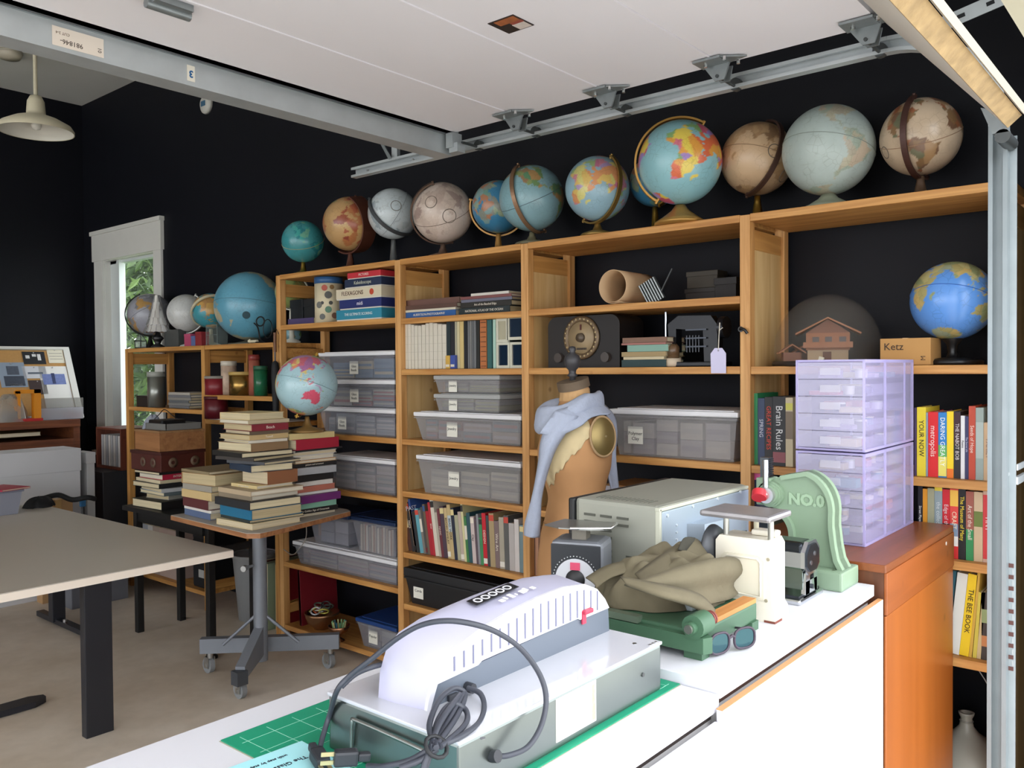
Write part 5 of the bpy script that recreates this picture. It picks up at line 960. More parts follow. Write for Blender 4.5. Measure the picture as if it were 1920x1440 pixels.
# ================================================================== CLEAR DRAWERS ON THE BROWN CABINET
lil = clear('c9c3ea', .22, .12); lile = clear('c4bcea', .55, .15)
for k, (z0, nm) in enumerate(((ZBc+.001, 'lower'), (ZBc+.278, 'upper'))):
    g = thing('drawer_tower', f'lilac-tinted clear plastic drawer unit, {nm} of the two stacked', 'drawers', (2.55, .80, z0), 0, 'clear plastic drawer units')
    w, d, h = .205, .50, .272
    MB().box((0, 0, 0), (d, w, .006)).build('shell_plate', lile, g); MB().box((0, 0, h-.006), (d, w, h)).build('shell_plate', lile, g)
    MB().box((0, 0, .006), (d, .003, h-.006)).build('side_wall', lil, g); MB().box((0, w-.003, .006), (d, w, h-.006)).build('side_wall', lil, g); MB().box((d-.003, .003, .006), (d, w-.003, h-.006)).build('back_wall', lil, g)
    ed = MB()
    for y in (0, w-.006):
        ed.box((-.002, y, 0), (.004, y+.006, h)).box((d-.006, y-.001 if y == 0 else y, 0), (d, y+.007, h)).box((.0, y-.001, 0), (d, y+.006, .008)).box((0, y-.001, h-.01), (d, y+.006, h))
    ed.box((.19, -.001, .0), (.20, .004, h)).box((.40, -.001, 0), (.406, .004, h)).build('edge_frame', lile, g)
    for i in range(5):
        zz = .008+i*.0515; dr = MB().box((-.003, .006, zz), (0, w-.006, zz+.0500)).build('drawer_front', clear('d0cde8', .34, .18), g)
        MB().box((0, .006, zz), (d*.8, w-.006, zz+.002)).box((0, .006, zz+.002), (d*.8, .008, zz+.035)).box((0, w-.008, zz+.002), (d*.8, w-.006, zz+.035)).build('drawer_tray', lil, g)
        MB().box((-.005, .07, zz+.012), (-.003, .13, zz+.034)).build('label_slot', clear('e0deec', .4, .3), dr)
        for j in range(6):
            col = rnd.choice(['d8d4cc', 'c9b58a', 'b04a5a', '4a4a52', 'e4e0ea', '9a8ab0', 'd8cf9a', 'c07a6a', '6a9aa8'])
            x = .02+j*.062+rnd.uniform(0, .01); y = .02+rnd.uniform(0, .08); c_ = thing('craft_supply', f'{"tin" if j % 3 == 1 else "packet"}, {ORD[j]} from the front, {ORD[4-i]} drawer down, {nm} plastic unit', 'craft supply', (2.55+x, .80+y, z0+zz+.0025), 0, f'craft bits in {nm} unit drawer {i}')
            if j % 3 == 1: MB().cyl((.02, .02, 0), (.02, .02, .022), .018, n=16).build('tin', mat(col, .4, .3), c_); MB().cyl((.02, .02, .022), (.02, .02, .027), .019, n=16).build('cap', mat('cfcfc4', .4, .3), c_)
            else: MB().box((0, 0, 0), (.045, .06+rnd.uniform(0, .03), rnd.uniform(.012, .03)), bev=.003).build('packet', mat(col, .5), c_)
# ================================================================== DRESS FORM AND SCARF
DF = V((2.80, 2.02, 0)); 
a_ = (-_f*.86+_r*.51); a_.z = 0; a_.normalize(); n_ = V((-a_.y, a_.x, 0)); n_ = n_ if n_.dot(_r) < 0 else -n_
df = thing('dress_form', 'old tan dressmaker form with torn cover and black knob', 'dress form', DF)
lev = [(.72, .185, .15), (.85, .18, .15), (.98, .162, .135), (1.06, .142, .115), (1.13, .130, .102), (1.20, .145, .115), (1.27, .163, .135), (1.33, .170, .138), (1.39, .176, .122), (1.43, .170, .106), (1.46, .138, .09), (1.485, .10, .075), (1.51, .072, .066), (1.54, .060, .060), (1.585, .058, .058)]
def ring_at(z):
    for (z0, w0, d0), (z1, w1, d1) in zip(lev, lev[1:]):
        if z <= z1: t = (z-z0)/(z1-z0); t = t*t*(3-2*t)*.35+t*.65; return w0+(w1-w0)*t, d0+(d1-d0)*t
    return lev[-1][1:]
def body(th, z, off=0):
    w, d = ring_at(z); bump = 0
    if 1.16 < z < 1.42: bump = .022*math.sin(math.pi*(z-1.16)/.26)*max(0, math.cos(2*(th-math.pi/2)) if 0 < th % (2*math.pi) < math.pi else 0)**2*0+.018*math.sin(math.pi*(z-1.16)/.26)*max(0, math.sin(th))**3
    return a_*(w+off)*math.cos(th)+n_*((d+off+bump)*math.sin(th)-.02*(z > 1.45)*0)+V((0, 0, z))
tan = mat('b98a5c', .8, var=.14, scale=9, bump=.12)
zs_ = [.72+(1.585-.72)*i/60 for i in range(61)]
MB().grid(lambda u, v: body(2*math.pi*u, .72+.865*v), 64, 61, True, wrap=True).build('torso', tan, df)
MB().prism([(0, 0)]*3, 'z', 0, 1) if 0 else None
tilt = (n_*.25+V((0, 0, 1))).normalized(); c0 = V((0, 0, 1.585))+n_*.004
def disc(c, ax, r, h, name, m, n=28, r2=None): return MB().cyl(c, c+ax*h, r, r2, n=n).build(name, m, df)
disc(c0-tilt*.005, tilt, .066, .035, 'neck_cap', mat('6a5a48', .75, var=.2, scale=20))
kz = c0+tilt*.03; M_ = Matrix.Translation(kz)
MB().lathe([(0, -.01), (.012, 0), (.013, .012), (.022, .018), (.014, .028), (.016, .04), (.030, .055), (.034, .08), (.03, .098), (.014, .108), (.012, .115), (.016, .125), (.012, .135), (0, .138)], (0, 0, 0), 24, M_).build('knob', mat('3a393c', .45), df)
pc_ = a_*.172+V((0, 0, 1.395))+n_*-.012; pax = (a_+V((0, 0, .10))).normalized()
pv = []; q1 = pax.cross(V((0, 0, 1))).normalized(); q2 = q1.cross(pax)*-1
def plate(u, v): r = v; th = 2*math.pi*u; return pc_+q1*.060*r*math.cos(th)+q2*.078*r*math.sin(th)*(1 if math.sin(th) > 0 else 1.0)+pax*(.018*(1-r*r))
MB().grid(plate, 36, 10, True, wrap=True).build('arm_plate', mat('8f7c4e', .38, .65, var=.3, scale=8), df)
MB().tube([plate(i/36, 1.0) for i in range(36)], .005, n=6, closed=True).build('plate_edge', mat('a98c66', .7), df)
MB().cyl(pc_+pax*.014, pc_+pax*.022, .004, n=8).build('plate_screw', mat('c9b890', .3, .8), df)
# pale torn cloth left on the chest: ragged lower edge
def torn(u, v):
    th = .35+1.35*u; zt_ = 1.475-.03*math.sin(math.pi*u); zb = 1.165+.24*(1-u)**1.2+.05*max(0, u-.8)*2+.006*math.sin(u*23)+.004*math.sin(u*61+1)
    return body(th, zb+(zt_-zb)*v, .004+.004*math.sin(u*30)*(1-v)**4)
tc_ = MB().grid(torn, 70, 20, True).build('torn_lining', mat('d2bf95', .9, var=.18, scale=14, bump=.2), df); tc_.modifiers.new('thickness', 'SOLIDIFY').thickness = .003
MB().grid(lambda u, v: body(2*math.pi*u, 1.53+.05*v, .002+.002*math.sin(u*90)*(1-v)), 60, 6, True, wrap=True).build('neck_binding', mat('c8a070', .9, var=.25, scale=30), df)
MB().grid(lambda u, v: body(.3+2.2*u, 1.03+.006*v, .0025), 40, 3, True).build('waist_seam', mat('9a744c', .8), df)
MB().cyl((0, 0, .03), (0, 0, .73), .018, n=14).build('stand_pole', mat('3a3a3c', .4, .5), df); MB().lathe([(0, 0), (.2, 0), (.2, .015), (.03, .035), (0, .035)], (0, 0, 0), 28).build('stand_base', mat('2f2f31', .5, .3), df)
sf = thing('scarf', 'pale blue-grey knitted scarf wound round the dress form neck', 'scarf', DF+V((0, 0, 1.47))); O = DF+V((0, 0, 1.47))
knit = mat('aab2c4', .95, var=.08, scale=60, bump=.3)
def cowl(u, v):
    th = 2*math.pi*u; fr_ = max(0, math.sin(th)); ph = 2*math.pi*v
    rr = .098+.030*fr_; c = a_*math.cos(th)*rr*1.0+n_*(math.sin(th)*rr*1.05+.012)+V((0, 0, 1.505-.055*fr_+.012*math.cos(th)))
    outw = (a_*math.cos(th)+n_*math.sin(th)); fold = 1+.12*math.sin(3*ph+2*th)+.08*math.sin(5*th)
    return c+outw*.030*fold*math.cos(ph)+V((0, 0, 1))*.052*fold*math.sin(ph)+DF-O
MB().grid(cowl, 56, 25, True, wrap=True).build('wrap', knit, sf)
def ribbon(L, R, name, nu=30, nv=7, wave=.01):
    l, r = pl(L), pl(R); o = MB().grid(lambda u, v: l(u).lerp(r(u), v)-O-V((_f.x, _f.y, 0))*wave*math.sin(math.pi*v)+V((_f.x, _f.y, 0))*.006*math.sin(9*u+4*v), nu, nv, True).build(name, knit, sf); o.modifiers.new('thickness', 'SOLIDIFY').thickness = .007; return o
def dp(px, py, k): v = _ray(px, py); return v*(k/FPX)+V((0, 0, CAM_H))      # point at distance k in front of the viewer
D0 = (DF-V((0, 0, CAM_H))).dot(_f)
ribbon([dp(1040, 770, D0-.19), dp(1015, 820, D0-.19), dp(1008, 870, D0-.175), dp(997, 930, D0-.16), dp(984, 980, D0-.15), dp(982, 1004, D0-.15)], [dp(1085, 780, D0-.19), dp(1050, 830, D0-.195), dp(1033, 870, D0-.185), dp(1017, 930, D0-.165), dp(1014, 975, D0-.155), dp(1012, 1008, D0-.155)], 'front_end', wave=.02)
ribbon([dp(1075, 770, D0-.12), dp(1105, 752, D0-.10), dp(1135, 770, D0-.05), dp(1143, 800, D0-.01), dp(1140, 850, D0+.01), dp(1142, 890, D0+.02), dp(1150, 925, D0+.02)], [dp(1095, 735, D0-.02), dp(1118, 745, D0+.02), dp(1150, 775, D0+.06), dp(1158, 805, D0+.07), dp(1155, 850, D0+.07), dp(1158, 890, D0+.07), dp(1163, 930, D0+.07)], 'back_end', wave=-.01)
ribbon([dp(1012, 812, D0-.20), dp(1045, 818, D0-.215), dp(1085, 800, D0-.205), dp(1108, 782, D0-.19), dp(1140, 775, D0-.13)], [dp(1040, 770, D0-.17), dp(1075, 758, D0-.16), dp(1098, 742, D0-.11), dp(1118, 745, D0-.06), dp(1148, 772, D0-.02)], 'shoulder_fold', wave=.012)
# ================================================================== SHELF OBJECTS
def Yx(px, py, x): return onx(px, py, x).y
# radio
yr = (Yx(1028, 660, 3.16)+Yx(1162, 660, 3.16))/2; rw = abs(Yx(1028, 660, 3.16)-Yx(1162, 660, 3.16))/2
rd = thing('radio', 'dark brown vintage table radio with a round perforated dial', 'radio', (3.16, yr, 1.665)); 
pr_ = [(-rw, 0), (rw, 0), (rw, .19)]+[(rw-.05+.05*math.cos(t), .19+.045*math.sin(t)) for t in (math.pi/2*i/6 for i in range(1, 7))]+[(-rw+.05-.05*math.sin(t), .19+.045*math.cos(t)) for t in (math.pi/2*i/6 for i in range(7))]
MB().prism(pr_, 'x', 0, .2).build('case', mat('140e0c', .5, var=.15, scale=8), rd)
dc = V((-.001, .005, .135)); Mr = Matrix.Translation(dc) @ Matrix.Rotation(-math.pi/2, 4, 'Y')
MB().lathe([(.072, 0), (.098, 0), (.1, .004), (.095, .010), (.075, .010), (.072, .004)], (0, 0, 0), 40, Mr).build('dial_ring', mat('6a5842', .4, .4), rd)
MB().lathe([(0, .003), (.074, .003), (.074, .005), (0, .006)], (0, 0, 0), 36, Mr).build('dial_face', mat('9a8666', .5, var=.08), rd)
MB().lathe([(0, .005), (.022, .005), (.020, .02), (0, .022)], (0, 0, 0), 24, Mr).build('tuning_knob', mat('54483a', .4), rd)
for i in range(24): t = 2*math.pi*i/24; MB().cyl(dc+V((-.009, .0855*math.cos(t), .0855*math.sin(t))), dc+V((-.013, .0855*math.cos(t), .0855*math.sin(t))), .0045, n=8).build('ring_stud', mat('b09a72', .3, .6), rd)
MB().box(dc+V((-.012, -.003, .035)), dc+V((-.004, .003, .06))).build('pointer', mat('5a2a22', .4), rd)
for i in range(7): MB().box(dc+V((-.0075, .024-i*.008, -.055)), dc+V((-.005, .018-i*.008, -.046))).build('name_letter', mat('3a2f24', .5), rd)
for s in (-1, 1): MB().cyl((-.018, s*.13, .045), (0, s*.13, .045), .022, n=18).build('control_knob', mat('3f3630', .35), rd)
# rolled sheet
rs_ = thing('paper_roll', 'loosely rolled tan sheet lying on the top inner shelf', 'paper roll', (3.12, Yx(1150, 570, 3.2), 1.939))
pr0 = onx(1142, 538, 3.11)-V(rs_.location)
def roll(u, v): t = -2.0+2*math.pi*1.12*u; r = .077-.007*u; return V((.02+.26*v, pr0.y+r*.98*math.cos(t)-.02*v*0, .081+r*math.sin(t)))
o = MB().grid(roll, 60, 4, True).build('sheet', mat('c9a983', .8, var=.05), rs_); o.modifiers.new('thickness', 'SOLIDIFY').thickness = .003
# corrugated silver sheet
y_ = Yx(1232, 548, 3.15); cp_ = thing('vent_grille', 'small ribbed silver grille leaning beside the rolled sheet', 'grille', (3.15, y_, 1.939), 0, None, (-.42, -.2, 0))
MB().box((0, -.045, .0), (.006, .045, .10)).build('plate', mat('3a3e40', .5, .5), cp_)
for i in range(7): MB().cyl((-.004, -.039+i*.013, .002), (-.004, -.039+i*.013, .10), .0045, n=8).build('rib', mat('9aa0a0', .35, .8), cp_)
MB().cyl((0, -.04, .03), (.01, -.13, .09), .004, n=8).build('handle_rod', mat('55585a', .4, .8), cp_)
def dim_box(label, px0, px1, py0, py1, x, z, col, d=.12, name='small_box'):
    yL, yR = Yx(px0, py1, x), Yx(px1, py1, x); h = onx((px0+px1)/2, py0, x).z-z; w = abs(yL-yR)/2
    g = thing(name, label, 'box', (x, (yL+yR)/2, z)); MB().box((0, -w, 0), (d, w, h*.75), bev=.003).build('carton', mat(col, .6, var=.1), g); MB().box((-.003, -w-.003, h*.7), (d+.003, w+.003, h), bev=.002).build('lid', mat(col, .55, var=.1), g); return g
dim_box('dark box at the back of the shelf behind the grille', 1285, 1345, 540, 560, 3.33, 1.939, '241f1c', .1); dim_box('brownish carton resting on the dark box at the back', 1288, 1345, 508, 539, 3.34, 1.939+onx(1315, 540, 3.33).z-1.938, '3a342a', .09)
dim_box('black case in the far right corner of the rolled sheet shelf', 1340, 1380, 520, 556, 3.30, 1.939, '1a1615', .15)
# old cast machine: toy sewing machine silhouette
sm_ = thing('sewing_machine', 'black vintage toy machine in the shade behind the price tag', 'sewing machine', (3.22, Yx(1300, 680, 3.22), 1.665)); bm_k = mat('17181c', .3, .4)
MB().box((-.06, -.13, 0), (.10, .13, .02), bev=.004).build('bed', bm_k, sm_); MB().prism([(-.12, .02), (-.06, .02), (-.055, .15), (.07, .16), (.07, .06), (.10, .06), (.11, .18), (.06, .215), (-.09, .21), (-.12, .17)], 'x', -.02, .03).build('arm', bm_k, sm_)
MB().cyl((.005, -.125, .16), (.005, -.15, .16), .045, n=22).build('hand_wheel', mat('2a2b30', .3, .6), sm_); MB().cyl((.0, .13, .03), (.0, .13, .235), .007, n=10).build('chrome_rod', mat('9aa0a8', .15, 1), sm_)
for i in range(5): MB().box((-.024, -.04+i*.014, .06), (-.020, -.036+i*.014, .13)).build('grille_bar', mat('4a4d52', .4, .6), sm_)
for z in (.08, .115, .15): MB().box((-.03, -.075, z), (-.02, .02, z+.006)).build('lever_bar', mat('3c3f45', .3, .8), sm_)
jr = thing('small_jar', 'small brown jar in front of the toy machine', 'jar', (3.18, Yx(1262, 680, 3.18), 1.665)); MB().lathe([(0, 0), (.03, 0), (.034, .01), (.034, .035), (0, .036)], (0, 0, 0), 20).build('base_tin', mat('c9b8a0', .5), jr); MB().lathe([(0, .036), (.026, .036), (.028, .08), (.018, .095), (0, .096)], (0, 0, 0), 20).build('upper_jar', clear('6a5038', .8, .2), jr)
# price tag and hook
pt = thing('price_tag', 'lavender paper tag on a string hanging before the shelf', 'tag', (XS-.006, Yx(1347, 680, XS-.006), onx(1347, 700, XS-.006).z)); hp_ = .075; 
MB().prism([(-.032, 0), (.032, 0), (.034, .078), (.016, .1), (-.016, .1), (-.032, .078)], 'x', 0, .002).build('paper', mat('cfcbe6', .7), pt); MB().tube([(.001, 0, .095), (.001, -.002, .14), (.001, -.006, .20)], .0022, n=5).tube([(.001, -.004, .17), (.001, -.018, .18)], .0018, n=5).build('string', mat('cfc8b8', .8), pt); MB().cyl((-.001, 0, .09), (.003, 0, .09), .004, n=8).build('eyelet', mat('9a98a8', .5), pt)
hk = thing('hook', 'black hook screwed into the pine post', 'hook', (XS, 1.42, onx(1395, 622, XS).z)); MB().tube(smooth_path([(0, .02, .01), (-.012, .012, .012), (-.016, -.005, .006), (-.012, -.014, -.008)], 5), .006, n=8).build('arm', blackp, hk); MB().cyl((-.003, .018, .01), (0, .018, .01), .011, n=12).build('back_plate', blackp, hk)
# chalet under a dome
yd = Yx(1548, 670, 3.26); dm = thing('glass_dome', 'clear plastic dome covering a carved wooden chalet', 'dome', (3.275, yd, 1.664)); Rd = .196; Hd = (onx(1548, 552, 3.275).z-1.664-.06)/Rd
MB().lathe([(Rd*.98, .018)]+[(Rd*math.cos(t), .06+Rd*Hd*math.sin(t)) for t in (math.pi/2*i/14 for i in range(15))], (0, 0, 0), 40).build('dome', clear('b5aea2', .085, .05), dm)
MB().lathe([(0, 0), (.2, 0), (.204, .008), (.2, .018), (0, .018)], (0, 0, 0), 40).build('base', mat('2a2320', .5), dm)
ch = thing('model_chalet', 'carved brown wooden model chalet inside the clear dome', 'model house', (3.26, yd, 1.683), r_(20)); cw = mat('8a5532', .6, var=.15, scale=20); cw2 = mat('6f4128', .6, var=.15, scale=20)
MB().box((-.05, -.085, .04), (.05, .07, .105)).build('upper_storey', cw, ch); MB().box((-.045, -.08, 0), (.045, .065, .04)).build('ground_storey', mat('a58a6a', .7, var=.1), ch)
for s in (-1, 1): MB().add([(-.075, -.008, .158), (.075, -.008, .158), (.075, -.008+s*.115, .098), (-.075, -.008+s*.115, .098), (-.075, -.008, .164), (.075, -.008, .164), (.075, -.008+s*.117, .104), (-.075, -.008+s*.117, .104)], [(0,1,2,3), (4,5,6,7), (0,1,5,4), (1,2,6,5), (2,3,7,6), (3,0,4,7)]).build('roof_slope', cw, ch)
MB().prism([(-.085, .105), (.07, .105), (-.008, .157)], 'x', -.048, .048).build('gable', cw2, ch); MB().box((-.075, -.095, .048), (-.05, .08, .052)).box((-.078, -.095, .048), (-.073, .08, .07)).build('balcony', cw, ch)
for y in (-.06, -.01, .035):
    MB().box((-.053, y-.012, .06), (-.049, y+.012, .09)).build('window', mat('3a241a', .4), ch)
MB().box((-.048, -.02, .002), (-.044, .01, .034)).build('door', mat('5a3420', .6), ch)
for (x, y, s, lab) in ((-.05, .135, .55, 'small carved hut left of the chalet under the dome'), (.03, .12, .5, 'tiny carved barn behind the hut under the dome')):
    h_ = thing('model_hut', lab, 'model house', (3.26+x, yd+y*.85, 1.683), r_(30)); MB().box((-.05*s, -.06*s, 0), (.05*s, .06*s, .06*s)).build('walls', cw2, h_)
    for q in (-1, 1): MB().add([(-.065*s, 0, .11*s), (.065*s, 0, .11*s), (.065*s, q*.09*s, .05*s), (-.065*s, q*.09*s, .05*s), (-.065*s, 0, .12*s), (.065*s, 0, .12*s), (.065*s, q*.092*s, .06*s), (-.065*s, q*.092*s, .06*s)], [(0,1,2,3), (4,5,6,7), (0,1,5,4), (1,2,6,5), (2,3,7,6), (3,0,4,7)]).build('roof_slope', cw, h_)
tg = thing('paper_slip', 'folded cream paper slip lying before the dome', 'paper slip', (3.115, Yx(1525, 664, 3.115), 1.664)); MB().box((0, -.015, 0), (.02, .075, .018), bev=.001).build('long_fold', mat('d6cdb8', .8), tg); MB().box((-.004, -.03, 0), (.004, -.012, .04), Matrix.Rotation(.3, 4, 'X')).build('short_fold', mat('cfc6b0', .8), tg); text('Grandpa to Kit', .010, (-.001, .03, .009), *FRONT, '6a6258', tg)
kb = thing('cardboard_box', 'small cardboard box with handwritten letters beside the blue globe', 'box', (3.14, (Yx(1650, 678, 3.14)+Yx(1745, 678, 3.14))/2, 1.664)); w = abs(Yx(1650, 678, 3.14)-Yx(1745, 678, 3.14))/2; h = onx(1700, 634, 3.14).z-1.664
MB().box((0, -w, 0), (.14, w, h), bev=.002).build('carton', mat('b5884f', .8, var=.06), kb); MB().box((-.0008, -w*.1, h*.98), (.14, w*.1, h+.0008)).build('tape', mat('c2a070', .4), kb); text('Ketz', .035, (-.0012, w*.45, h*.68), *FRONT, '3a2a1e', kb); text('M', .022, (-.0012, -w*.72, h*.25), (0, 0, 1), (0, 1, 0), '3a2a1e', kb)
# jug
jg = thing('stoneware_jug', 'big grey stoneware jug with a narrow neck on the floor', 'jug', (3.30, Yx(1812, 1400, 3.30), 0)); zn = onx(1811, 1335, 3.30).z
MB().lathe([(0, 0), (.13, 0), (.17, .06), (.185, zn-.34), (.18, zn-.26), (.165, zn-.185), (.13, zn-.135), (.085, zn-.10), (.045, zn-.075), (.024, zn-.05), (.018, zn-.02), (.024, zn-.008), (.026, zn), (.016, zn), (.012, zn-.04)], (0, 0, 0), 36).build('vessel', mat('9a968a', .35, var=.12, scale=5), jg); MB().lathe([(.020, zn-.035), (.023, zn-.03), (.018, zn-.025)], (0, 0, 0), 24).build('neck_ring', mat('88847a', .4), jg)
wc = thing('wire', 'thin pale wire hanging below the bee book shelf', 'wire', (3.2, .75, .65)); MB().tube(smooth_path([onx(1832, 1252, 3.15)-V((3.2, .75, .65)), onx(1850, 1280, 3.15)-V((3.2, .75, .65)), onx(1872, 1318, 3.15)-V((3.2, .75, .65))], 5), .002, n=5).build('strand', mat('8a8c88', .5), wc)
# bay 1 upper shelf
yk = Yx(617, 600, 3.2); cn = thing('canister', 'cream canister with printed pictures and a blue lid', 'canister', (3.2, yk, 1.943)); Rc = abs(Yx(598, 600, 3.2)-Yx(636, 600, 3.2))/2*.86
zt_ = onx(617, 533, 3.2).z-1.943; MB().lathe([(0, 0), (Rc, 0), (Rc, zt_), (0, zt_)], (0, 0, 0), 32).build('body', mat('d2c7a8', .5), cn); zl = min(.272, onx(617, 517, 3.2).z-1.943); MB().lathe([(0, zt_), (Rc*1.02, zt_), (Rc*1.02, zl), (0, zl)], (0, 0, 0), 32).build('lid', mat('2f5a8a', .4), cn)
for th, z, r2, col in ((175, .88, .018, 'a5432f'), (205, .9, .014, '7a5a2a'), (190, .7, .022, '4a4a44'), (165, .5, .010, '2a2a2a'), (200, .5, .012, '3a3a36'), (190, .33, .02, '4f7a62'), (150, .45, .02, '6a6a64'), (215, .18, .018, '7a5a4a'), (165, .15, .018, '5a5a56')):
    t = math.radians(th+40); q = V((Rc*math.cos(t), Rc*math.sin(t), zt_*z)); nrm = V((math.cos(t), math.sin(t), 0)); MB().cyl(q-nrm*.002, q+nrm*.001, r2, n=12).build('printed_picture', mat(col, .5), cn)
ss = thing('wire_coil', 'coil of thin wire standing between canister and games', 'wire coil', (3.2, Yx(648, 595, 3.2), 1.943))
cw_ = MB()
for i in range(6): cw_.tube([(i*.006-.015, -.01+.05*math.cos(t)-.004*i, .10+.085*math.sin(t)) for t in (2*math.pi*j/28 for j in range(28))], .0016, n=4, closed=True)
cw_.build('turns', mat('8a8c8c', .35, .8), ss); MB().box((-.02, -.05, 0), (.03, .05, .035), bev=.004).build('holder', mat('5a4030', .6), ss)
for (p0, p1, t0, col, lab) in ((545, 568, 562, '1d2226', 'black case, left of two behind the purple book'), (570, 596, 560, '14181b', 'black case with silver edge, right of two behind the purple book')): dim_box(lab, p0, p1, t0, 600, 3.24, 1.943, col, .15)
flat('book', 'purple book lying before the black cases on the top shelf', 'book', (3.18, yc(540, 588, 604, 3.13), 1.9428), .1, yw(540, 588, 604, 3.13), .035, '4a3f68', 0, None)
# bay 1 floor shelf: red board, bowls
rb_ = thing('red_board', 'large dark red book-like board standing on the lowest shelf', 'board', (3.14, 4.36, .081), 0, None, (-.06, 0, 0)); MB().box((0, -.012, 0), (.28, .012, .348), bev=.002).build('panel', mat('7a1a24', .5, var=.12, scale=10), rb_); MB().box((0, -.009, .003), (.282, .009, .345)).build('paper_edge', mat('c9bfa8', .8), rb_)
bwl = thing('metal_bowl', 'copper-tinted bowl of bracelets and odds on the lowest shelf', 'bowl', (3.20, Yx(604, 1165, 3.2), .081)); MB().lathe([(0, 0), (.05, 0), (.055, .008), (.09, .04), (.105, .085), (.108, .10), (.102, .10), (.09, .06), (.05, .015), (0, .012)], (0, 0, 0), 32).build('bowl', mat('a07858', .25, .85), bwl)
for i in range(12):
    t = i*2.4; r2 = .015+.05*((i*37 % 10)/10); c_ = V((3.20+r2*math.cos(t), bwl.location.y+r2*math.sin(t), .081+.105+.012*(i % 3))); bg_ = thing('bangle', f'{["white", "yellow", "black", "rust", "silver", "sage"][i % 6]} bangle, {("lower", "upper")[i//6]} one in the copper-tinted bowl', 'bangle', c_, 0, 'bangles in the bowl', (rnd.uniform(-.6, .6), rnd.uniform(-.6, .6), 0))
    MB().tube([(.028*math.cos(q), .028*math.sin(q), 0) for q in (2*math.pi*j/20 for j in range(20))], .005, n=6, closed=True).build('hoop', mat(['d8d4c8', 'c9c05a', '3a3a3a', 'b8542f', 'c8c8cc', '6a7a6a'][i % 6], .35, .3), bg_)
b2_ = thing('metal_cup', 'footed copper cup of coloured pencils beside the bowl', 'cup', (3.11, Yx(636, 1190, 3.11), .081)); MB().lathe([(0, 0), (.035, 0), (.03, .006), (.010, .02), (.012, .035), (.05, .055), (.065, .09), (.06, .09), (.045, .06), (0, .045)], (0, 0, 0), 28).build('cup', mat('a8785a', .22, .9), b2_)
for i in range(12):
    t = 2*math.pi*i/12; pn = thing('bead_stick', f'{["green", "pale green", "cream", "blue"][i % 4]} stick standing in the footed copper cup', 'stick', (3.11+.03*math.cos(t), b2_.location.y+.03*math.sin(t), .081+.06), 0, 'sticks in the copper cup'); MB().cyl((0, 0, 0), (.01*math.cos(t), .01*math.sin(t), .055), .005, n=6).build('shaft', mat(['4f8a62', '8ab07a', 'c8c48a', '3a6a7a'][i % 4], .5), pn)
flat('folder', 'flat tan folder lying at the back of the lowest shelf', 'folder', (3.34, 3.72, .0808), .18, .3, .012, 'a8906a', 0, None)
# bay 3 lower shelf: paper stacks behind the dress form
W_ = 'in the stack behind the dress form scarf'
yb = yc(1160, 1270, 930, 3.2); pile([(.022, 'd8d0c8', 'white pad', 'x-'), (.018, 'c0705a', 'red-edged pad', 'x-'), (.02, 'd4c8bc', 'cream pad', 'x-'), (.02, 'b86a50', 'rust-edged pad', 'x-'), (.018, 'c8a898', 'pink pad', 'x-'), (.035, 'c9c6d0', 'thick pale pad', 'x-'), (.006, 'a87a48', 'tan card sheet', 'x-')], 3.26, yb, 1.0008, W_, 'pads behind the scarf', .26, .36)
pile([(.05, '8a8a82', 'grey flat case', 'x-'), (.03, '9aa890', 'pale green flat box', 'x-', None, 0, 0, 0), (.02, '6f8a72', 'green flat box', 'x-')], 3.26, 1.66, 1.0008, 'behind the toaster oven', 'flat boxes behind the oven', .28, .40)
for i in range(2): dim_box(f'small tan drawer box, {("lower", "upper")[i]} one left of the pine post', 1363, 1396, 1000-20*i, 1022-20*i, 3.13, .6808+.17+i*.06, 'b5a084', .12) if 0 else None
for i, (t0, col) in enumerate(((930, 'c9b98c'), (938, 'b8453a'), (925, '3f5a4a'), (935, 'c2b48a'))):
    flat('book', f'{["cream", "red", "green", "buff"][i]} book lying between dress form and scarf end', 'book', (3.2, 2.17, 1.0008+i*.03), .2, .16, .028, col, 0, 'books seen past the dress form')
# ================================================================== PILES ON THE CART
def pile_fit(items, x, y, z0, z1, where, group, sx, sy, jm=1):
    k = (z1-z0-.0012*len(items))/sum(i[0] for i in items); return pile([(i[0]*k,)+tuple(i[1:]) for i in items], x, y, z0, where, group, sx, sy, jm)
zP = onx(487, 872, 2.34).z
FP = [(.025,'d8c69c','cream-edged book','y+',None,0,0,3), (.012,'2f3634','speckled thin black book','x-',None,.01,0,0), (.042,'1f6a8c','thick teal-blue book','x-',None,-.01,0,-3), (.032,'26282c','thick black book','x-',None,0,.01,-2), (.020,'8a7c68','taupe paperback','x-',None,0,.0,2), (.02,'b5a184','beige paperback','x-',None,.0,.01,-1), (.014,'d9c48e','thin cream book with small print','x-','the language of flowers',.02,0,4,.24,.27), (.055,'8a5a3c','thick brown cloth-bound book','y-',None,.05,-.01,0,.2,.24), (.030,'27364a','navy book with white pages','x-',None,.03,.0,-5,.25,.28), (.012,'4a4c50','charcoal folder','x-',None,.02,.01,6,.27,.3)]
z = pile_fit(FP, 2.49, 3.80, ZK+.0005, zP, 'in the front pile on the cart', 'books piled on the cart', .31, .34)
zR = onx(470, 775, 2.42).z
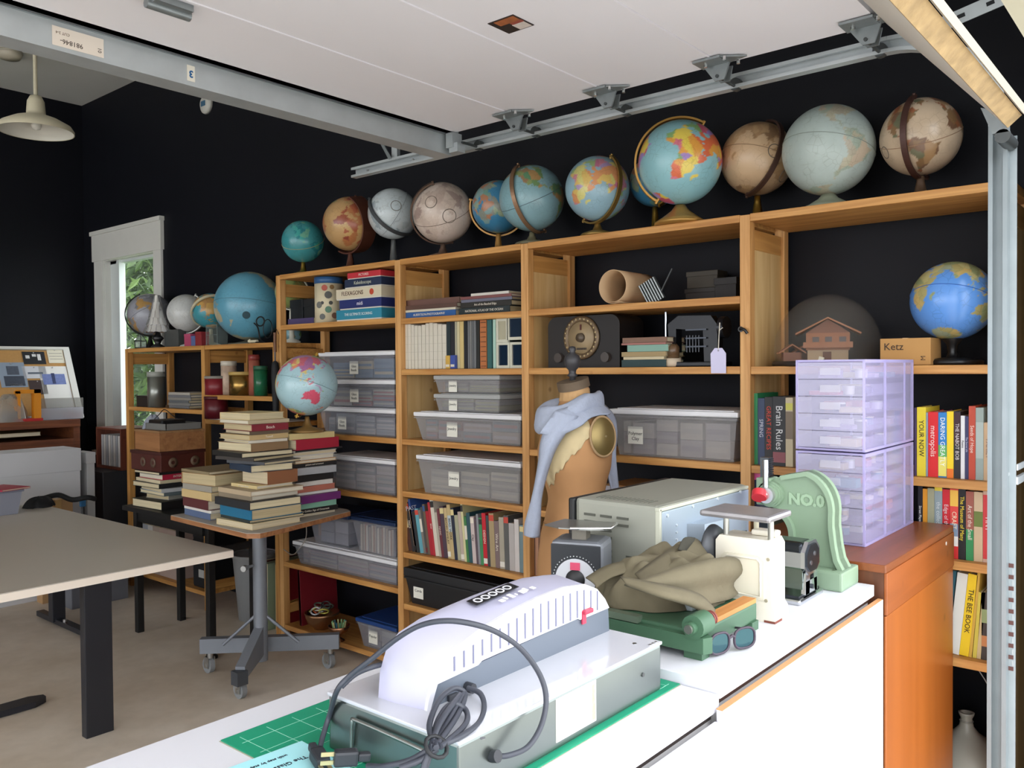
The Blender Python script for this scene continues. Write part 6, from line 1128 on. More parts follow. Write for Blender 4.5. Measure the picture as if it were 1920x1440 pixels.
RP = [(.02,'3a3430','dark brown folder','x-',None,0,.02,8,.30,.32), (.028,'23211f','wide black book','x-',None,-.01,.03,-6,.31,.33), (.05,'8f7252','thick faded brown book','y-',None,0,.03,2), (.016,'cfc8b8','thin white book','y-',None,0,.02,0), (.03,'c2a878','tan book with yellow spine','y-','Tuned!',0,.02,3), (.022,'6a5a48','old drab book','y-',None,.01,.02,-3), (.04,'7a1c2a','maroon book','y-','Beach',.0,.02,1), (.022,'b8a888','cream paperback','y-',None,.0,.03,-4), (.04,'dcc898','cream book lying topmost','y+',None,.0,.02,5)]
pile_fit(RP, 2.52, 3.86, z+.0005, zR, 'in the tallest cart pile, upper half', 'books piled on the cart', .24, .29)
zQ = onx(575, 812, 2.74).z
QP = [(.014,'d8ccb0','cream thin book','y-'), (.024,'17181a','black book','y-','The Golden Age of Ornament'), (.026,'7fb09a','mint green book','y-'), (.036,'6a2a6e','purple book','y-'), (.012,'dcdcd6','white booklet','y-'), (.026,'b8705e','red-trimmed magazine bundle','y-'), (.022,'d4d0c8','white paper bundle','y-'), (.034,'1b1c1e','thick black book','y-'), (.034,'a3a5a8','silver-grey book','y-'), (.02,'1f2022','black slim book','y-','pattern and ornament'), (.014,'caa06e','tan slim book','y+'), (.02,'d8d4cc','white catalogue','y+'), (.018,'cfcdc8','pale catalogue','y+'), (.008,'202022','wide black sheet','y-',None,.01,0,2,.36,.30), (.05,'a01c34','crimson slipcase','y-',None,.0,0,1), (.028,'c8b47e','cream flat book','y-',None,-.01,0,-2)]
zq = pile_fit(QP, 2.80, 3.875, ZK+.0005, zQ, 'in the pile under the cart globe', 'books piled on the cart', .30, .31)
globe('pastel globe with pink Australia standing on the book pile', 575, 722, 114, 2.78, zq+.001, 'cart', 115, -8, r_(18), 170, brass, 'disc', mat('8a6a3a', .4, .3), .15, '7fa0a8', .25, group=None, redpatch=('australia', 'd0566e'))
zL = onx(425, 885, 2.42).z
LP_ = [(.03,'5a6a8a','blue-grey magazine bundle','x-'), (.012,'d8d4cc','white booklet','x-'), (.042,'5a2a2c','dark red album','x-',None), (.036,'c8ae7c','cream box file','x-'), (.026,'9a9488','grey paper bundle','x-',None,.01,0,5), (.05,'a8875c','thick book with cream page edges','y+',None,0,.0,3), (.012,'8a7a5c','olive cover book','x-',None,0,0,-4)]
pile_fit(LP_, 2.49, 4.19, ZK+.0005, zL, 'in the left pile on the cart', 'books piled on the cart', .27, .32)
cd = thing('cord', 'thin grey cord hanging from the cart pile to the shelf', 'cord', (2.9, 3.7, .9)); cq = [onx(566, 930, 2.80), onx(567, 955, 2.80), onx(574, 985, 2.98), onx(573, 1010, 3.0), onx(560, 1030, 3.02), onx(548, 1040, 3.04), onx(532, 1030, 3.07)]; MB().tube(smooth_path([p-V((2.9, 3.7, .9)) for p in cq], 6), .0028, n=6).build('strand', mat('9a948a', .6), cd)
# ================================================================== ON THE BLACK SIDE TABLE
SP = [(.05,'141416','black case','y-',None,0,0,0,.32,.36), (.03,'a8a69a','grey rounded book','y-',None,.03,0,4,.24,.27), (.022,'5a6668','slate book','y-'), (.024,'b4b6b8','silver book','y-',None,0,0,-3), (.03,'1e1f22','black book','y-',None,-.01,0,2,.29,.33), (.02,'c8bea0','cream-edged book','y+'), (.034,'b0203e','red book with grey pages','y-','INTERIORS',0,0,-3), (.016,'24201e','black folder','y-',None,.0,.0,2,.3,.33)]
zS = pile([(h*1.0,)+tuple(r) for h, *r in SP], 2.735, 5.20, ZB+.0006, 'in the pile below the floral box', 'books on the side table', .27, .34, 1)
fb = thing('wooden_box', 'dark red box with painted flowers on the side table pile', 'box', (2.74, 5.20, zS+.001), r_(2)); MB().box((-.15, -.18, 0), (.15, .18, .105), bev=.003).build('body', mat('4a1f18', .45, var=.25, scale=9), fb); MB().box((-.155, -.185, .105), (.155, .185, .125), bev=.003).build('lid', mat('3f1a15', .45, var=.2, scale=9), fb)
for y in (-.09, .03): MB().lathe([(.012, 0), (.03, 0), (.032, .002), (.012, .002)], (0, 0, 0), 16, Matrix.Translation((-.151, y, .055)) @ Matrix.Rotation(-math.pi/2, 4, 'Y')).build('painted_flower', mat('5f4a3a', .6, var=.3, scale=40), fb)
for x in (-.07, .08): MB().lathe([(.012, 0), (.03, 0), (.032, .002), (.012, .002)], (0, 0, 0), 16, Matrix.Translation((x, -.181, .055)) @ Matrix.Rotation(math.pi/2, 4, 'X')).build('painted_flower', mat('665240', .6, var=.3, scale=40), fb)
wbx = thing('wooden_box', 'plain brown wooden box on top of the floral box', 'box', (2.745, 5.19, zS+.1275), r_(-2)); MB().box((-.145, -.17, 0), (.15, .17, .115), bev=.002).build('body', wood('9a6a40', '875a34', 'y', .6), wbx); MB().box((-.148, -.173, .115), (.153, .173, .128), bev=.002).build('lid', wood('96704a', '84603c', 'y', .6), wbx)
zW = zS+.257
g = thing('tray', 'shallow grey tray with cables on the brown wooden box', 'tray', (2.76, 5.16, zW)); MB().box((-.12, -.13, 0), (.12, .13, .006)).box((-.12, -.13, .006), (-.115, .13, .04)).box((-.12, -.13, .006), (.12, -.125, .04)).box((.115, -.13, .006), (.12, .13, .04)).box((-.12, .125, .006), (.12, .13, .04)).build('pan', mat('6f6f6c', .6), g); MB().tube(smooth_path([(-.10, .12, .03), (-.05, .09, .09), (0, .11, .12), (.04, .06, .07), (.09, .02, .03)], 5), .003, n=5).build('cable', blackp, g)
g = thing('electronics_case', 'flat black case standing in the grey tray', 'case', (2.74, 5.19, zW+.0065)); MB().box((-.09, -.09, 0), (.07, .08, .055), bev=.008).build('shell', mat('121316', .35), g); MB().box((-.092, -.05, .02), (-.089, .05, .03)).build('slot', mat('2a2c30', .3), g)
g = thing('cloth_bundle', 'crumpled pale grey cloth at the left of the wooden box', 'cloth', (2.70, 5.31, zW)); MB().grid(lambda u, v: V((.06*(1-v)**.6*math.cos(6.283*u)*(1+.2*math.sin(18.85*u)), .05*(1-v)**.6*math.sin(6.283*u), .085*(1-(1-v)**2)+.006*math.sin(25*u))), 36, 10, True, wrap=True).build('folds', mat('8b8f9a', .9, bump=.2, scale=20), g)
# ================================================================== LOW BOOKCASE CONTENTS
zt = LT+.001
lp = thing('table_lamp', 'small lamp with tiered mirrored petal shade and black base', 'lamp', (3.17, Yx(296, 640, 3.17), zt)); zl = onx(296, 622, 3.17).z-zt; zz1 = onx(296, 556, 3.17).z-zt
MB().lathe([(0, 0), (.05, 0), (.05, .01), (.018, .03), (.03, zl*.45), (.045, zl*.6), (.02, zl*.8), (.014, zl), (0, zl)], (0, 0, 0), 24).build('base', blackp, lp)
mir = mat('ffffff', .16, .75)
for k in range(5):
    r0 = .088*(1-k*.2)+.012; zc = zl+(zz1-zl)*k/5; nn = 16-2*k
    tier = MB()
    for i in range(nn):
        t = 2*math.pi*i/nn; Mx = Matrix.Translation((0, 0, zc)) @ Matrix.Rotation(t, 4, 'Z'); wv = r0*math.pi/nn*.95; hh = (zz1-zl)/4.2
        tier.add([(r0, -wv, 0), (r0+.004, 0, -.006), (r0, wv, 0), (r0*.72, wv*.7, hh), (r0*.72, -wv*.7, hh), (r0-.006, 0, .004)], [(0, 1, 2, 3, 4), (0, 1, 2, 5)], False, Mx)
    tier.build('petal_tier', mir, lp)
ln = thing('glass_lantern', 'small faceted glass lantern left of the mirrored lamp', 'lantern', (3.14, Yx(264, 646, 3.14), zt)); MB().lathe([(.045, 0), (.045, .055), (.03, .085), (.012, .10)], (0, 0, 0), 6, smooth=False).build('panes', clear('c8d4cc', .25, .05), ln); le = MB()
for i in range(6): t = 2*math.pi*i/6; le.tube([(.046*math.cos(t), .046*math.sin(t), 0), (.046*math.cos(t), .046*math.sin(t), .055), (.012*math.cos(t), .012*math.sin(t), .10)], .0025, n=4)
le.lathe([(.044, 0), (.048, 0), (.048, .006), (.044, .006)], (0, 0, 0), 6).lathe([(.044, .052), (.048, .052), (.048, .058), (.044, .058)], (0, 0, 0), 6).build('lead_frame', mat('2a2c2a', .5, .4), ln)
def wee(name, label, cat, px0, px1, py0, py1, x, z, col, lidc=None, round_=False, d=.06):
    yL, yR = Yx(px0, py1, x), Yx(px1, py1, x); h = onx((px0+px1)/2, py0, x).z-z; w = abs(yL-yR)/2*.92; g = thing(name, label, cat, (x, (yL+yR)/2, z)); h = max(h, .02)
    if round_: MB().lathe([(0, 0), (w, 0), (w, h*.86), (0, h*.86)], (0, 0, 0), 20).build('body', col if not isinstance(col, str) else mat(col, .4), g); MB().lathe([(0, h*.86), (w*1.03, h*.86), (w*1.03, h), (0, h)], (0, 0, 0), 20).build('lid', mat(lidc or '8a8a8a', .4), g)
    else: MB().box((0, -w, 0), (d, w, h*.8), bev=.002).build('carton', mat(col, .5, var=.1, scale=30), g); MB().box((-.002, -w, h*.78), (d+.002, w, h), bev=.002).build('lid', mat(lidc or col, .5), g)
    return g
wee('camera_box', 'grey box behind the mirrored lamp base', 'box', 308, 336, 618, 650, 3.2, zt, '4a4d4c')
wee('match_box', 'pink patterned box on the low bookcase', 'box', 345, 358, 626, 648, 3.14, zt, 'b0486a'); wee('match_box', 'blue striped box on the low bookcase', 'box', 358, 366, 630, 648, 3.14, zt, '5a6a9a'); wee('match_box', 'red box on the low bookcase', 'box', 366, 378, 622, 648, 3.14, zt, '8a2a30')
gb_ = thing('glass_case', 'small clear glass case before the teal and tan globe', 'glass case', (3.13, Yx(397, 645, 3.13), zt)); MB().box((0, -.07, 0), (.08, .07, .14)).build('panes', clear('a9bab4', .12, .03), gb_); MB().tube([(0, -.07, 0), (0, -.07, .14), (0, .07, .14), (0, .07, 0)], .002, n=4).tube([(0, -.07, .07), (0, .07, .07)], .0015, n=4).build('wire_edges', mat('8a9490', .4, .5), gb_)
ws_ = thing('wire_stand', 'black wire easel stand on the low bookcase', 'stand', (3.13, Yx(492, 643, 3.13), zt)); MB().tube(smooth_path([(0, .09, .13), (0, .05, .10), (0, .02, .02), (0, -.03, 0)], 5), .005, n=6).tube([(.02+.0, .05+.045*math.cos(q), .14+.03*math.sin(q)) for q in (6.283*j/14 for j in range(14))], .005, n=6, closed=True).tube([(.02, -.03+.05*math.cos(q), .09+.06*math.sin(q)) for q in (6.283*j/16 for j in range(16))], .003, n=5, closed=True).build('wire', blackp, ws_); MB().box((-.02, -.06, 0), (.05, .05, .008)).build('foot', blackp, ws_)
bn = thing('bone', 'small cream bone-like piece at the low bookcase edge', 'ornament', (3.12, Yx(476, 641, 3.12), zt)); MB().cyl((0, -.04, .012), (0, .04, .012), .009, n=10).build('shaft', mat('cfc8ac', .6), bn); MB().lathe([(0, -.014), (.014, -.006), (.014, .006), (0, .014)], (0, .045, .014), 10).build('knob_end', mat('cfc8ac', .6), bn)
z9 = 1.393
wee('black_radio', 'small black device with a wire handle, left end of low shelf', 'device', 255, 284, 742, 757, 3.13, z9, '17181a'); wee('tall_cylinder', 'tall silver thermos cylinder on the low bookcase', 'thermos', 285, 302, 697, 760, 3.15, z9, mat('8a8c86', .3, .7), '9a9c94', True)
pile([(.018, ['6a6c70', '7a7a78', '5f6468', '85827c', '6f7074', 'a8a49a'][i], ['slate', 'grey', 'blue-grey', 'taupe', 'dull grey', 'pale'][i]+' magazine', 'x-', None, 0, 0, rnd.uniform(-4, 4)) for i in range(6)], 3.24, yc(318, 364, 762, 3.16), z9+.0005, 'in the low bookcase magazine pile', 'magazines low bookcase', .2, .30)
z9 = 1.499
wee('jar', 'tall patterned white tin on the low bookcase', 'tin', 421, 438, 677, 735, 3.18, z9, mat('b8a08c', .5, var=.5, scale=30), 'c8c0b0', True); wee('brass_pot', 'brass canister with a knobbed lid on the low bookcase', 'canister', 440, 469, 697, 738, 3.17, z9, mat('9a7a42', .25, .85), 'b89a58', True)
wee('jar', 'slim red patterned tube on the low bookcase', 'tube', 471, 484, 665, 735, 3.2, z9, mat('a05a48', .6, var=.3, scale=30), '8a3a34', True); wee('bottle', 'green glass bottle on the low bookcase', 'bottle', 481, 497, 686, 738, 3.14, z9, clear('1f6a48', .8, .1), '2a5a42', True)
wee('jar', 'glass jar with red contents on the low bookcase', 'jar', 394, 419, 705, 741, 3.13, z9, mat('7a1a24', .4), '8a847c', True); wee('jar', 'red candle jar below the brass canister shelf', 'jar', 393, 418, 745, 766, 3.13, 1.331, mat('5a121c', .4), '4a1018', True)
wp = thing('drawing_board', 'white board sheet lying on the lower shelf of the low bookcase', 'board', (3.10, 4.95, 1.331)); MB().box((0, -.36, 0), (.3, .36, .006)).build('sheet', mat('b8b8b4', .6), wp)
wp.location.z = 1.3305
for o in [o for o in bpy.data.objects if o.get('label') == 'red candle jar below the brass canister shelf']: o.location.z += .007
um = thing('umbrella', 'folded black umbrella hanging against the tall bookcase post', 'umbrella', (XS-.027, 4.49, onx(508, 800, XS-.03).z)); zu = onx(512, 660, XS-.03).z-um.location.z; MB().lathe([(0, -.03), (.006, -.02), (.018, .1), (.026, zu*.7), (.02, zu*.85), (.008, zu*.88), (0, zu*.88)], (0, 0, 0), 12).build('canopy', mat('17181b', .7), um); MB().cyl((0, 0, zu*.88), (0, 0, zu), .005, n=8).build('shaft', mat('4a4c50', .4, .6), um); MB().cyl((0, 0, zu), (0, 0, zu+.12), .010, n=8).build('handle', mat('6a4428', .5), um); MB().tube([(0, 0, zu+.10), (.014, 0, zu+.14), (.029, 0, zu+.11)], .003, n=5).build('hanging_loop', mat('2a2a2c', .6), um)
# under the low bookcase
z0 = .131
for i, (p0, p1, t, col, lab) in enumerate(((258, 268, 1060, 'b8b4ac', 'white folder box, leftmost under the low bookcase'), (268, 279, 1058, '9a9ea8', 'grey-blue folder under the low bookcase'), (279, 288, 1056, 'c8c6c4', 'white slim folder under the low bookcase'), (288, 300, 1055, 'a8988e', 'buff folder under the low bookcase'), (300, 333, 1052, 'b09a90', 'wide pinkish folder box under the low bookcase'))):
    yL, yR = Yx(p0, 1105, 3.14), Yx(p1, 1105, 3.14); upright('folder', lab, 'folder', yL-.001, yR+.001, z0, .36, .26, col, 0, 'folders under the low bookcase', x=3.14)
db = thing('drawer_box', 'black three-drawer box with white label cards', 'drawers', (3.14, 5.52, z0)); MB().box((0, -.10, 0), (.28, .10, .52), bev=.004).build('case', mat('15161a', .5), db)
for i in range(3): f_ = MB().box((-.006, -.095, .012+i*.17), (0, .095, .165+i*.17), bev=.003).build('drawer', mat('1b1d22', .45), db); MB().box((-.008, -.05, .075+i*.17), (-.006, .02, .13+i*.17)).build('label_card', mat('b8b8b4', .7), f_)
tb_ = thing('waste_bin', 'tall pale grey plastic waste bin under the low bookcase', 'bin', (3.22, 4.98, 0)); MB().lathe([(0, 0), (.105, 0), (.14, .42), (.145, .43), (.13, .43), (.1, .01)], (0, 0, 0), 32).build('tub', mat('8f9192', .5), tb_); MB().lathe([(.143, .42), (.152, .425), (.152, .44), (.14, .44)], (0, 0, 0), 32).build('rim', mat('9a9c9c', .5), tb_)
for i, (y, col, lab, t) in enumerate(((4.76, 'c9bd98', 'cream art board, left of three leaning under the low bookcase', .02), (4.735, '5a2420', 'dark red art board between cream and green ones', .018), (4.68, '8a9a80', 'green-grey art board leaning nearest the cart pole', .05))):
    ab = thing('art_board', lab, 'art board', (3.10, y, .004), 0, 'art boards', (.03, 0, 0)); MB().box((0, -t/2, 0), (.32, t/2, .43), bev=.001).build('board', mat(col, .7, var=.08), ab); MB().box((-.001, -t/2+.003, .002), (.318, t/2-.003, .428)).build('edge', mat('cfc6a8', .8), ab)
for i, (y, t, col, h, lab) in enumerate(((4.625, .03, 'c9b78c', .42, 'tall cream book by the corner of the tall bookcase'), (4.585, .03, '26282c', .36, 'tall black book by the corner of the tall bookcase'), (4.55, .028, '8a1c26', .42, 'tall red book by the corner of the tall bookcase'))): upright('book', lab, 'book', y+t/2, y-t/2, .0, h, .26, col, 0, 'tall books by the corner', x=3.15)
mgz = pile([(.016, ['8a8a84', '5a5c58', 'a8a498', '6a6a64', '98948a'][i], ['grey', 'dark', 'pale', 'drab', 'beige'][i]+' magazine', 'x-', None, 0, 0, rnd.uniform(-3, 3)) for i in range(5)], 3.22, 4.72, .7205, 'in the pile behind the cart pole', 'magazines behind the cart', .22, .24)
# ================================================================== FAR LEFT CORNER
YC = 7.2
zc1 = ony(100, 788, YC).z
fc = thing('flat_file', 'brown wooden flat file cabinet against the far wall', 'cabinet', (2.2, YC, 0)); O = V((2.2, YC, 0)); fw_ = lambda ax: wood('7a4628', '5f331d', ax, .5)
xr = ony(150, 800, YC).x
for nm, a, c in (('cabinet_top', (1.2, YC-.01, zc1-.06), (xr, YF-.12, zc1)), ('side_panel', (xr-.05, YC, 0), (xr, YF-.12, zc1-.06)), ('side_panel', (1.2, YC, 0), (1.25, YF-.12, zc1-.06)), ('back_panel', (1.25, YF-.16, 0), (xr-.05, YF-.12, zc1-.06))): bx(a, c, nm, fw_('x'), fc, O, .003)
for i in range(5): bx((1.25, YC, zc1-.24-i*.155), (xr-.05, YF-.2, zc1-.155-i*.155), 'tray', fw_('x'), fc, O, .003)
for i, (x, w_, col, lab) in enumerate(((2.2, .5, 'b5a27a', 'buff paper sheets in the top slot of the flat file'), (2.55, .42, 'c2b48a', 'cream paper sheets in the top slot of the flat file'))): flat('paper_sheets', lab, 'paper', (x, YC+.25+.02*i, zc1-.154+i*.032), w_, .4, .03, col, .05*i, None)
# cork board leaning on the flat file
bl_, br_, tr_, tl_ = V((1.3, 7.34, zc1+.002)), ony(157, 782, 7.34), ony(140, 652, 7.62), None
Hh = (V((0, tr_.y, tr_.z))-V((0, bl_.y, bl_.z))).length; Wd = br_.x-bl_.x
ck_ = thing('cork_board', 'white-framed cork pinboard leaning above the flat file', 'pinboard', (bl_.x, bl_.y, bl_.z)); Mc = basis((1, 0, 0), (0, tr_.y-bl_.y, tr_.z-bl_.z), (0, 0, 0))
MB().box((.03, .03, -.012), (Wd-.03, Hh-.03, 0), Mc).build('cork', mat('b58a52', .9, var=.12, scale=50, bump=.2), ck_)
MB().box((0, 0, -.016), (Wd, .03, .012), Mc).box((0, Hh-.025, -.016), (Wd, Hh, .012), Mc).box((0, .03, -.016), (.03, Hh-.025, .012), Mc).box((Wd-.05, .03, -.016), (Wd, Hh-.025, .012), Mc).build('frame', mat('d2d2cc', .5), ck_)
def pin(px0, py0, px1, py1, col, lab, extra=None, name='pinned_paper'):
    nrm = Mc.to_3x3() @ V((0, 0, 1)); P0 = V(ck_.location)
    def hit(px, py): v = _ray(px, py); o = V((0, 0, CAM_H)); return o+v*((P0-o).dot(nrm)/v.dot(nrm))
    a, c = hit(px0, py1), hit(px1, py0); la = Mc.inverted() @ (a-P0); lc = Mc.inverted() @ (c-P0); lc.x = min(lc.x, Wd-.055)
    g = thing(name, lab, 'paper', P0, 0, 'papers pinned to the cork board'); zo = .002
    MB().box((la.x, la.y, zo), (lc.x, lc.y, zo+.002), Mc).build('sheet', mat(col, .7), g)
    for (u0, v0, u1, v1, c2) in extra or (): MB().box((la.x+(lc.x-la.x)*u0, la.y+(lc.y-la.y)*v0, zo+.002), (la.x+(lc.x-la.x)*u1, la.y+(lc.y-la.y)*v1, zo+.003), Mc).build('picture', mat(c2, .6, var=.3, scale=60), g)
    q = Mc @ V(((la.x+lc.x)/2, lc.y-.012, zo+.002)); MB().cyl(q, q+nrm*.006, .005, n=8).build('pin', mat('b8b8b8', .3, .5), g)
pin(45, 660, 82, 683, '14151a', 'black card with white marks pinned to the cork board', [(.12, .45, .3, .7, 'd8d8d8'), (.42, .6, .6, .8, 'd0d0d0'), (.65, .3, .8, .8, 'd8d8d8')])
pin(92, 655, 136, 681, 'ddd8c4', 'cream text sheet pinned at the top right of the cork board', [(.1, .25, .9, .3, 'a8a498'), (.1, .45, .9, .5, 'a8a498'), (.1, .65, .9, .7, 'a8a498')])
pin(45, 687, 84, 710, 'c9ccd2', 'pale photo with a dark streak on the cork board', [(.2, .35, .85, .5, '5a6470')])
pin(3, 680, 44, 727, '8a98a8', 'large blue-grey figure photo on the cork board', [(.15, .05, .9, .45, '3a4250'), (.3, .5, .75, .85, '4a5260'), (.35, .05, .8, .15, 'c8ccd0')])
pin(58, 713, 85, 740, '3a2a28', 'small dark photo low on the cork board'); pin(88, 687, 150, 770, 'e2e2de', 'tall white sheet with a blue city photo on the cork board', [(.08, .58, .88, .82, '6a7ab0'), (.4, .6, .52, .84, '3a4470')])
for (p0, p1, t0, b0, col, lab) in ((70, 152, 748, 784, 'b8bac2', 'long clear plastic box on the flat file'),): 
    yy = 7.28; a, c = ony(p0, b0, yy), ony(p1, b0, yy); h = ony(p0, t0, yy).z-zc1; g = thing('clear_box', lab, 'box', ((a.x+c.x)/2, yy-.05, zc1+.001)); w2 = (c.x-a.x)/2; MB().box((-w2, 0, 0), (w2, .1, h*.55), bev=.004).build('lower_half', clear('b4b6c0', .6, .2), g); MB().box((-w2, 0, h*.55), (w2, .1, h), bev=.004).build('upper_half', clear('9a9a94', .45, .25), g); MB().box((w2*.3, .02, .01), (w2*.9, .09, h*.3)).build('inner_strip', mat('b8806a', .6), g)
a = ony(50, 783, 7.25); fr2 = thing('orange_stand', 'orange and red little display frame on the flat file', 'frame', (a.x, 7.2, zc1+.001)); MB().box((-.08, 0, .02), (-.06, .08, .24)).box((.04, 0, .02), (.09, .06, .25)).box((-.08, 0, .22), (.09, .05, .25)).build('upright', mat('d98a1e', .5), fr2); MB().box((-.1, -.01, 0), (.1, .09, .022), bev=.003).build('base', mat('b02a2a', .45), fr2)
a = ony(18, 785, 7.25); pb = thing('plastic_bag', 'crumpled clear plastic bag at the left of the flat file', 'bag', (a.x, 7.24, zc1+.001)); MB().grid(lambda u, v: V((.13*(1-v)**.5*math.cos(6.283*u)*(1+.15*math.sin(31*u)), .06*(1-v)**.5*math.sin(6.283*u), .2*(1-(1-v)**2)*(1+.1*math.sin(25*u+9*v)))), 40, 12, True, wrap=True).build('film', clear('a8a49a', .5, .2), pb); MB().box((-.05, -.03, .01), (.05, .03, .08), bev=.01).build('wrapped_item', mat('6a6272', .6), pb)
# white boxes, bins and bags near the far end of the table
YW = 6.72
def wbox(p0, p1, t, b, y, label, col='c9c9cb', d=.3, fold=True, name='white_carton'):
    a, c = ony(p0, b, y), ony(p1, b, y); zt_ = ony((p0+p1)/2, t, y).z; zb = ony((p0+p1)/2, b, y).z; g = thing(name, label, 'box', ((a.x+c.x)/2, y, 0)); w2 = (c.x-a.x)/2
    MB().box((-w2, 0, 0), (w2, d, zb+(zt_-zb)*.62), bev=.004).build('carton', mat(col, .7), g); MB().box((-w2-.006, -.006, zb+(zt_-zb)*.60), (w2+.006, d+.006, zt_), bev=.004).build('lid', mat(col, .7), g); return g
wbox(-60, 152, 848, 958, 6.6, 'long white foam carton with a lid behind the table'); 
g = wbox(163, 178, 848, 900, 6.62, 'narrow white carton end behind the long one', 'b9b9b8', .2)
zr0 = onx(205, 870, 3.2).z; zr1 = onx(205, 800, 3.2).z
g = thing('file_box', 'dark grey file box stack with a brown label by the window', 'box', (3.2, 6.87, 0)); hz = (zr0-.022)/2; MB().box((-.23, -.21, 0), (.22, .2, hz), bev=.004).build('lower_box', mat('4a4b50', .5), g); MB().box((-.22, -.2, hz), (.22, .2, zr0-.022), bev=.006).build('upper_box', mat('26272b', .5), g); MB().box((-.234, -.1, hz-.12), (-.229, .1, hz-.03)).build('brown_label', mat('4a3830', .6), g)
yc_ = 6.95; a, c = onx(187, 868, 3.2), onx(232, 868, 3.2); mr = thing('magazine_rack', 'reddish wooden rack of magazines below the window', 'rack', (3.22, 6.85, 0))
MB().box((-.10, .22, zr0-.02), (.2, .24, zr1)).box((-.10, -.2, zr0-.02), (.2, -.18, zr1)).box((-.1, -.18, zr0-.02), (.2, .22, zr0)).box((-.1, -.18, zr1-.015), (.2, .22, zr1)).build('frame', wood('6a3424', '552a1c', 'z', .5), mr)
for i in range(9): upright('magazine', f'pale magazine, {ORD[i]} from left in the reddish rack', 'magazine', 7.04-i*.042, 7.04-i*.042-.03, zr0+.001, (zr1-zr0)*.8, .2, ['9a9a9c', 'b0aca8', '8a8c90', 'c0bcb6'][i % 4], 0, 'magazines in the rack', x=3.14)
gb2 = thing('plastic_tub', 'grey plastic tub with magazines on the far end of the table', 'tub', (ony(-8, 950, 6.05).x, 6.1, ZT+.001)); MB().taper((-.16, -.1, 0), (.14, .1, .15), .02, cap=False).build('tub', mat('8a8c98', .5), gb2).modifiers.new('wall', 'SOLIDIFY').thickness = .004; MB().box((-.17, -.11, .145), (.15, .11, .16), bev=.004).build('rim', mat('7a7c8a', .5), gb2)
flat('magazine', 'red-edged magazine lying on the grey plastic tub', 'magazine', (gb2.location.x+.06, 6.1, ZT+.162), .2, .26, .012, 'b03048', .3, None)
bgx = thing('camera_strap', 'tangled black bag and strap at the far end of the table', 'bag', (ony(75, 945, 6.2).x, 6.2, ZT+.001)); MB().grid(lambda u, v: V((.10*(1-v)**.6*math.cos(6.283*u)*(1+.15*math.sin(18.8*u)), .07*(1-v)**.6*math.sin(6.283*u), .07*(1-(1-v)**2)+.004*math.sin(30*u))), 36, 8, True, wrap=True).build('pouch', mat('101113', .7), bgx); MB().tube(smooth_path([(.05, .05, .05), (.14, .05, .06), (.22, .02, .02), (.30, -.03, .03), (.36, -.02, .012)], 6), .018, n=8).build('strap', mat('0f1012', .7), bgx)
bb = thing('blue_tool', 'small blue-handled brush standing by the white carton', 'brush', (ony(155, 950, 6.45).x, 6.45, .0)); zz = ony(155, 950, 6.45).z; MB().cyl((0, 0, .01), (0, 0, zz), .012, n=10).build('shaft', mat('3a3a3c', .5), bb); MB().box((-.02, -.012, zz), (.02, .012, zz+.06), bev=.006).build('handle', mat('2f6a98', .5), bb); MB().box((-.06, -.05, 0), (.06, .05, .012)).build('foot', mat('2a2a2c', .5), bb)
g = thing('cardboard_box', 'tan cardboard box on the floor behind the table', 'box', (ony(120, 950, 6.5).x-.05, 6.47, 0)); MB().box((-.12, 0, 0), (.10, .1, ony(120, 935, 6.5).z), bev=.002).build('carton', mat('a8835a', .8), g); MB().box((-.02, -.001, 0), (.02, .101, ony(120, 935, 6.5).z+.001)).build('tape', mat('b8945f', .4), g)
g = thing('floor_bin', 'grey storage box on the floor under the table end', 'box', (2.72, 6.3, 0)); MB().box((-.2, -.15, 0), (.2, .2, .26), bev=.006).build('body', mat('6a6c74', .5), g); MB().box((-.21, -.16, .26), (.21, .21, .29), bev=.006).build('lid', mat('5a5c64', .5), g)
# ================================================================== LAMP, DETECTORS, TREES
pc0 = onx(68, 238, 2.0); pl_ = thing('pendant_lamp', 'cream enamel warehouse pendant lamp', 'lamp', pc0); ce = mat('cfc8ae', .4); Rl = .198; zt2 = onx(68, 180, 2.0).z-pc0.z
sh = MB().lathe([(Rl, -.03), (Rl*1.0, -.015), (Rl*.92, .01), (Rl*.6, .045), (Rl*.25, .07), (.05, .085), (.045, zt2-.03), (.03, zt2), (0, zt2)], (0, 0, 0), 40).build('shade', ce, pl_); MB().lathe([(Rl-.004, -.028), (Rl*.9, .006), (Rl*.58, .04), (.04, .075), (0, .075)], (0, 0, 0), 40).build('shade_inside', mat('d8d6cc', .35), sh)
MB().cyl((0, 0, zt2), (0, 0, ZC-pc0.z-.03), .011, n=12).build('stem', ce, pl_); MB().lathe([(0, 0), (.06, 0), (.055, -.03), (0, -.04)], (0, 0, ZC-pc0.z), 24).build('canopy', ce, pl_)
bu = MB().lathe([(0, -.02), (.022, -.012), (.03, .01), (.02, .035), (.014, .06), (0, .06)], (0, 0, 0), 20).build('bulb', mat('d8d6cc', .2), pl_)
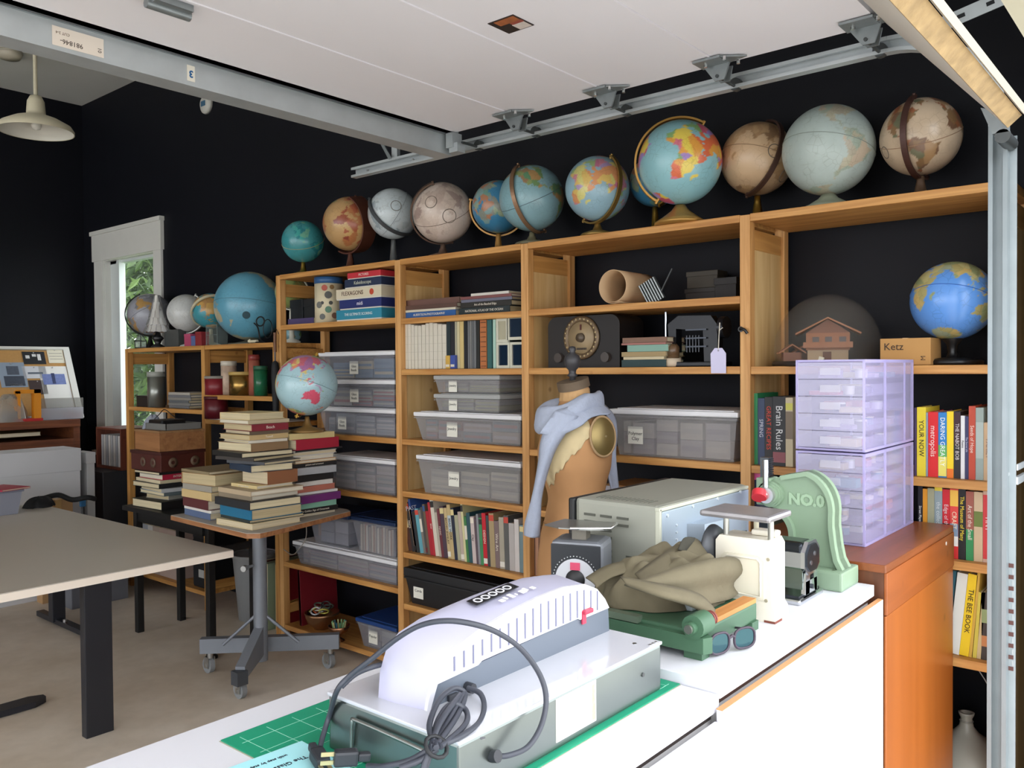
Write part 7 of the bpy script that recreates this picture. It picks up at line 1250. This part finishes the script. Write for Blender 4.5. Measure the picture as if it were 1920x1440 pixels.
q = onz(18, 104, ZC-.03); sd = thing('ceiling_light', 'round cream ceiling fixture at the upper left edge', 'ceiling light', (q.x, q.y, ZC)); MB().lathe([(0, 0), (.085, 0), (.085, -.03), (.07, -.055), (0, -.06)], (0, 0, 0), 28).build('dome', mat('c9c2b0', .4), sd); MB().lathe([(.085, 0), (.092, 0), (.092, -.015), (.085, -.018)], (0, 0, 0), 28).build('ring', mat('b8b2a2', .4), sd)
q = onx(389, 196, XW); wd = thing('wall_detector', 'white oval detector high on the dark wall', 'detector', q, 0, None, (0, -math.pi/2, 0)); MB().lathe([(0, 0), (.075, 0), (.072, .02), (.05, .035), (0, .038)], (0, 0, 0), 28).build('housing', mat('d0d0c8', .45), wd); MB().box((-.02, -.03, .03), (.02, .03, .04), bev=.004).build('blue_window', mat('3a6a8a', .3), wd)
struct('lawn', MB().box((XW+.15, -12, -.12), (18, 24, -.05)), mat('5a7a35', .9, var=.3, scale=3))
lr = random.Random(5)
for ti, (tx, ty, sp, nm) in enumerate(((5.2, 9.6, 1.5, 'leafy light green tree nearest the window'), (8.8, 17.0, 2.4, 'denser green tree behind the nearest one outside'))):
    t_ = thing('tree', nm, 'tree', (tx, ty, -.05), 0, 'trees outside the window'); MB().tube(smooth_path([(0, 0, 0), (.05, .05, 1.0), (-.05, .1, 2.2), (0, 0, 3.6)], 5), .07, n=8).build('trunk', mat('5a4a38', .9, var=.3), t_)
    for kk, col in enumerate(('4a6a26', '33501a', '66863a')):
        vs, fs = [], []
        for i in range(3400):
            c = V((max(-1.3, lr.gauss(0, sp*.42)), lr.gauss(0, sp*.5), lr.uniform(.1, 4.2))); s = lr.uniform(.05, .13); e = Euler((lr.uniform(-1, 1), lr.uniform(-1, 1), lr.uniform(0, 6.28))).to_matrix(); k = len(vs)
            vs += [c+e @ V(p) for p in ((-s, 0, 0), (0, -s*.35, .01), (s, 0, 0), (0, s*.35, .01))]; fs.append((k, k+1, k+2, k+3))
        MB().add(vs, fs).build('foliage', mat(col, .6), t_, kind='stuff')
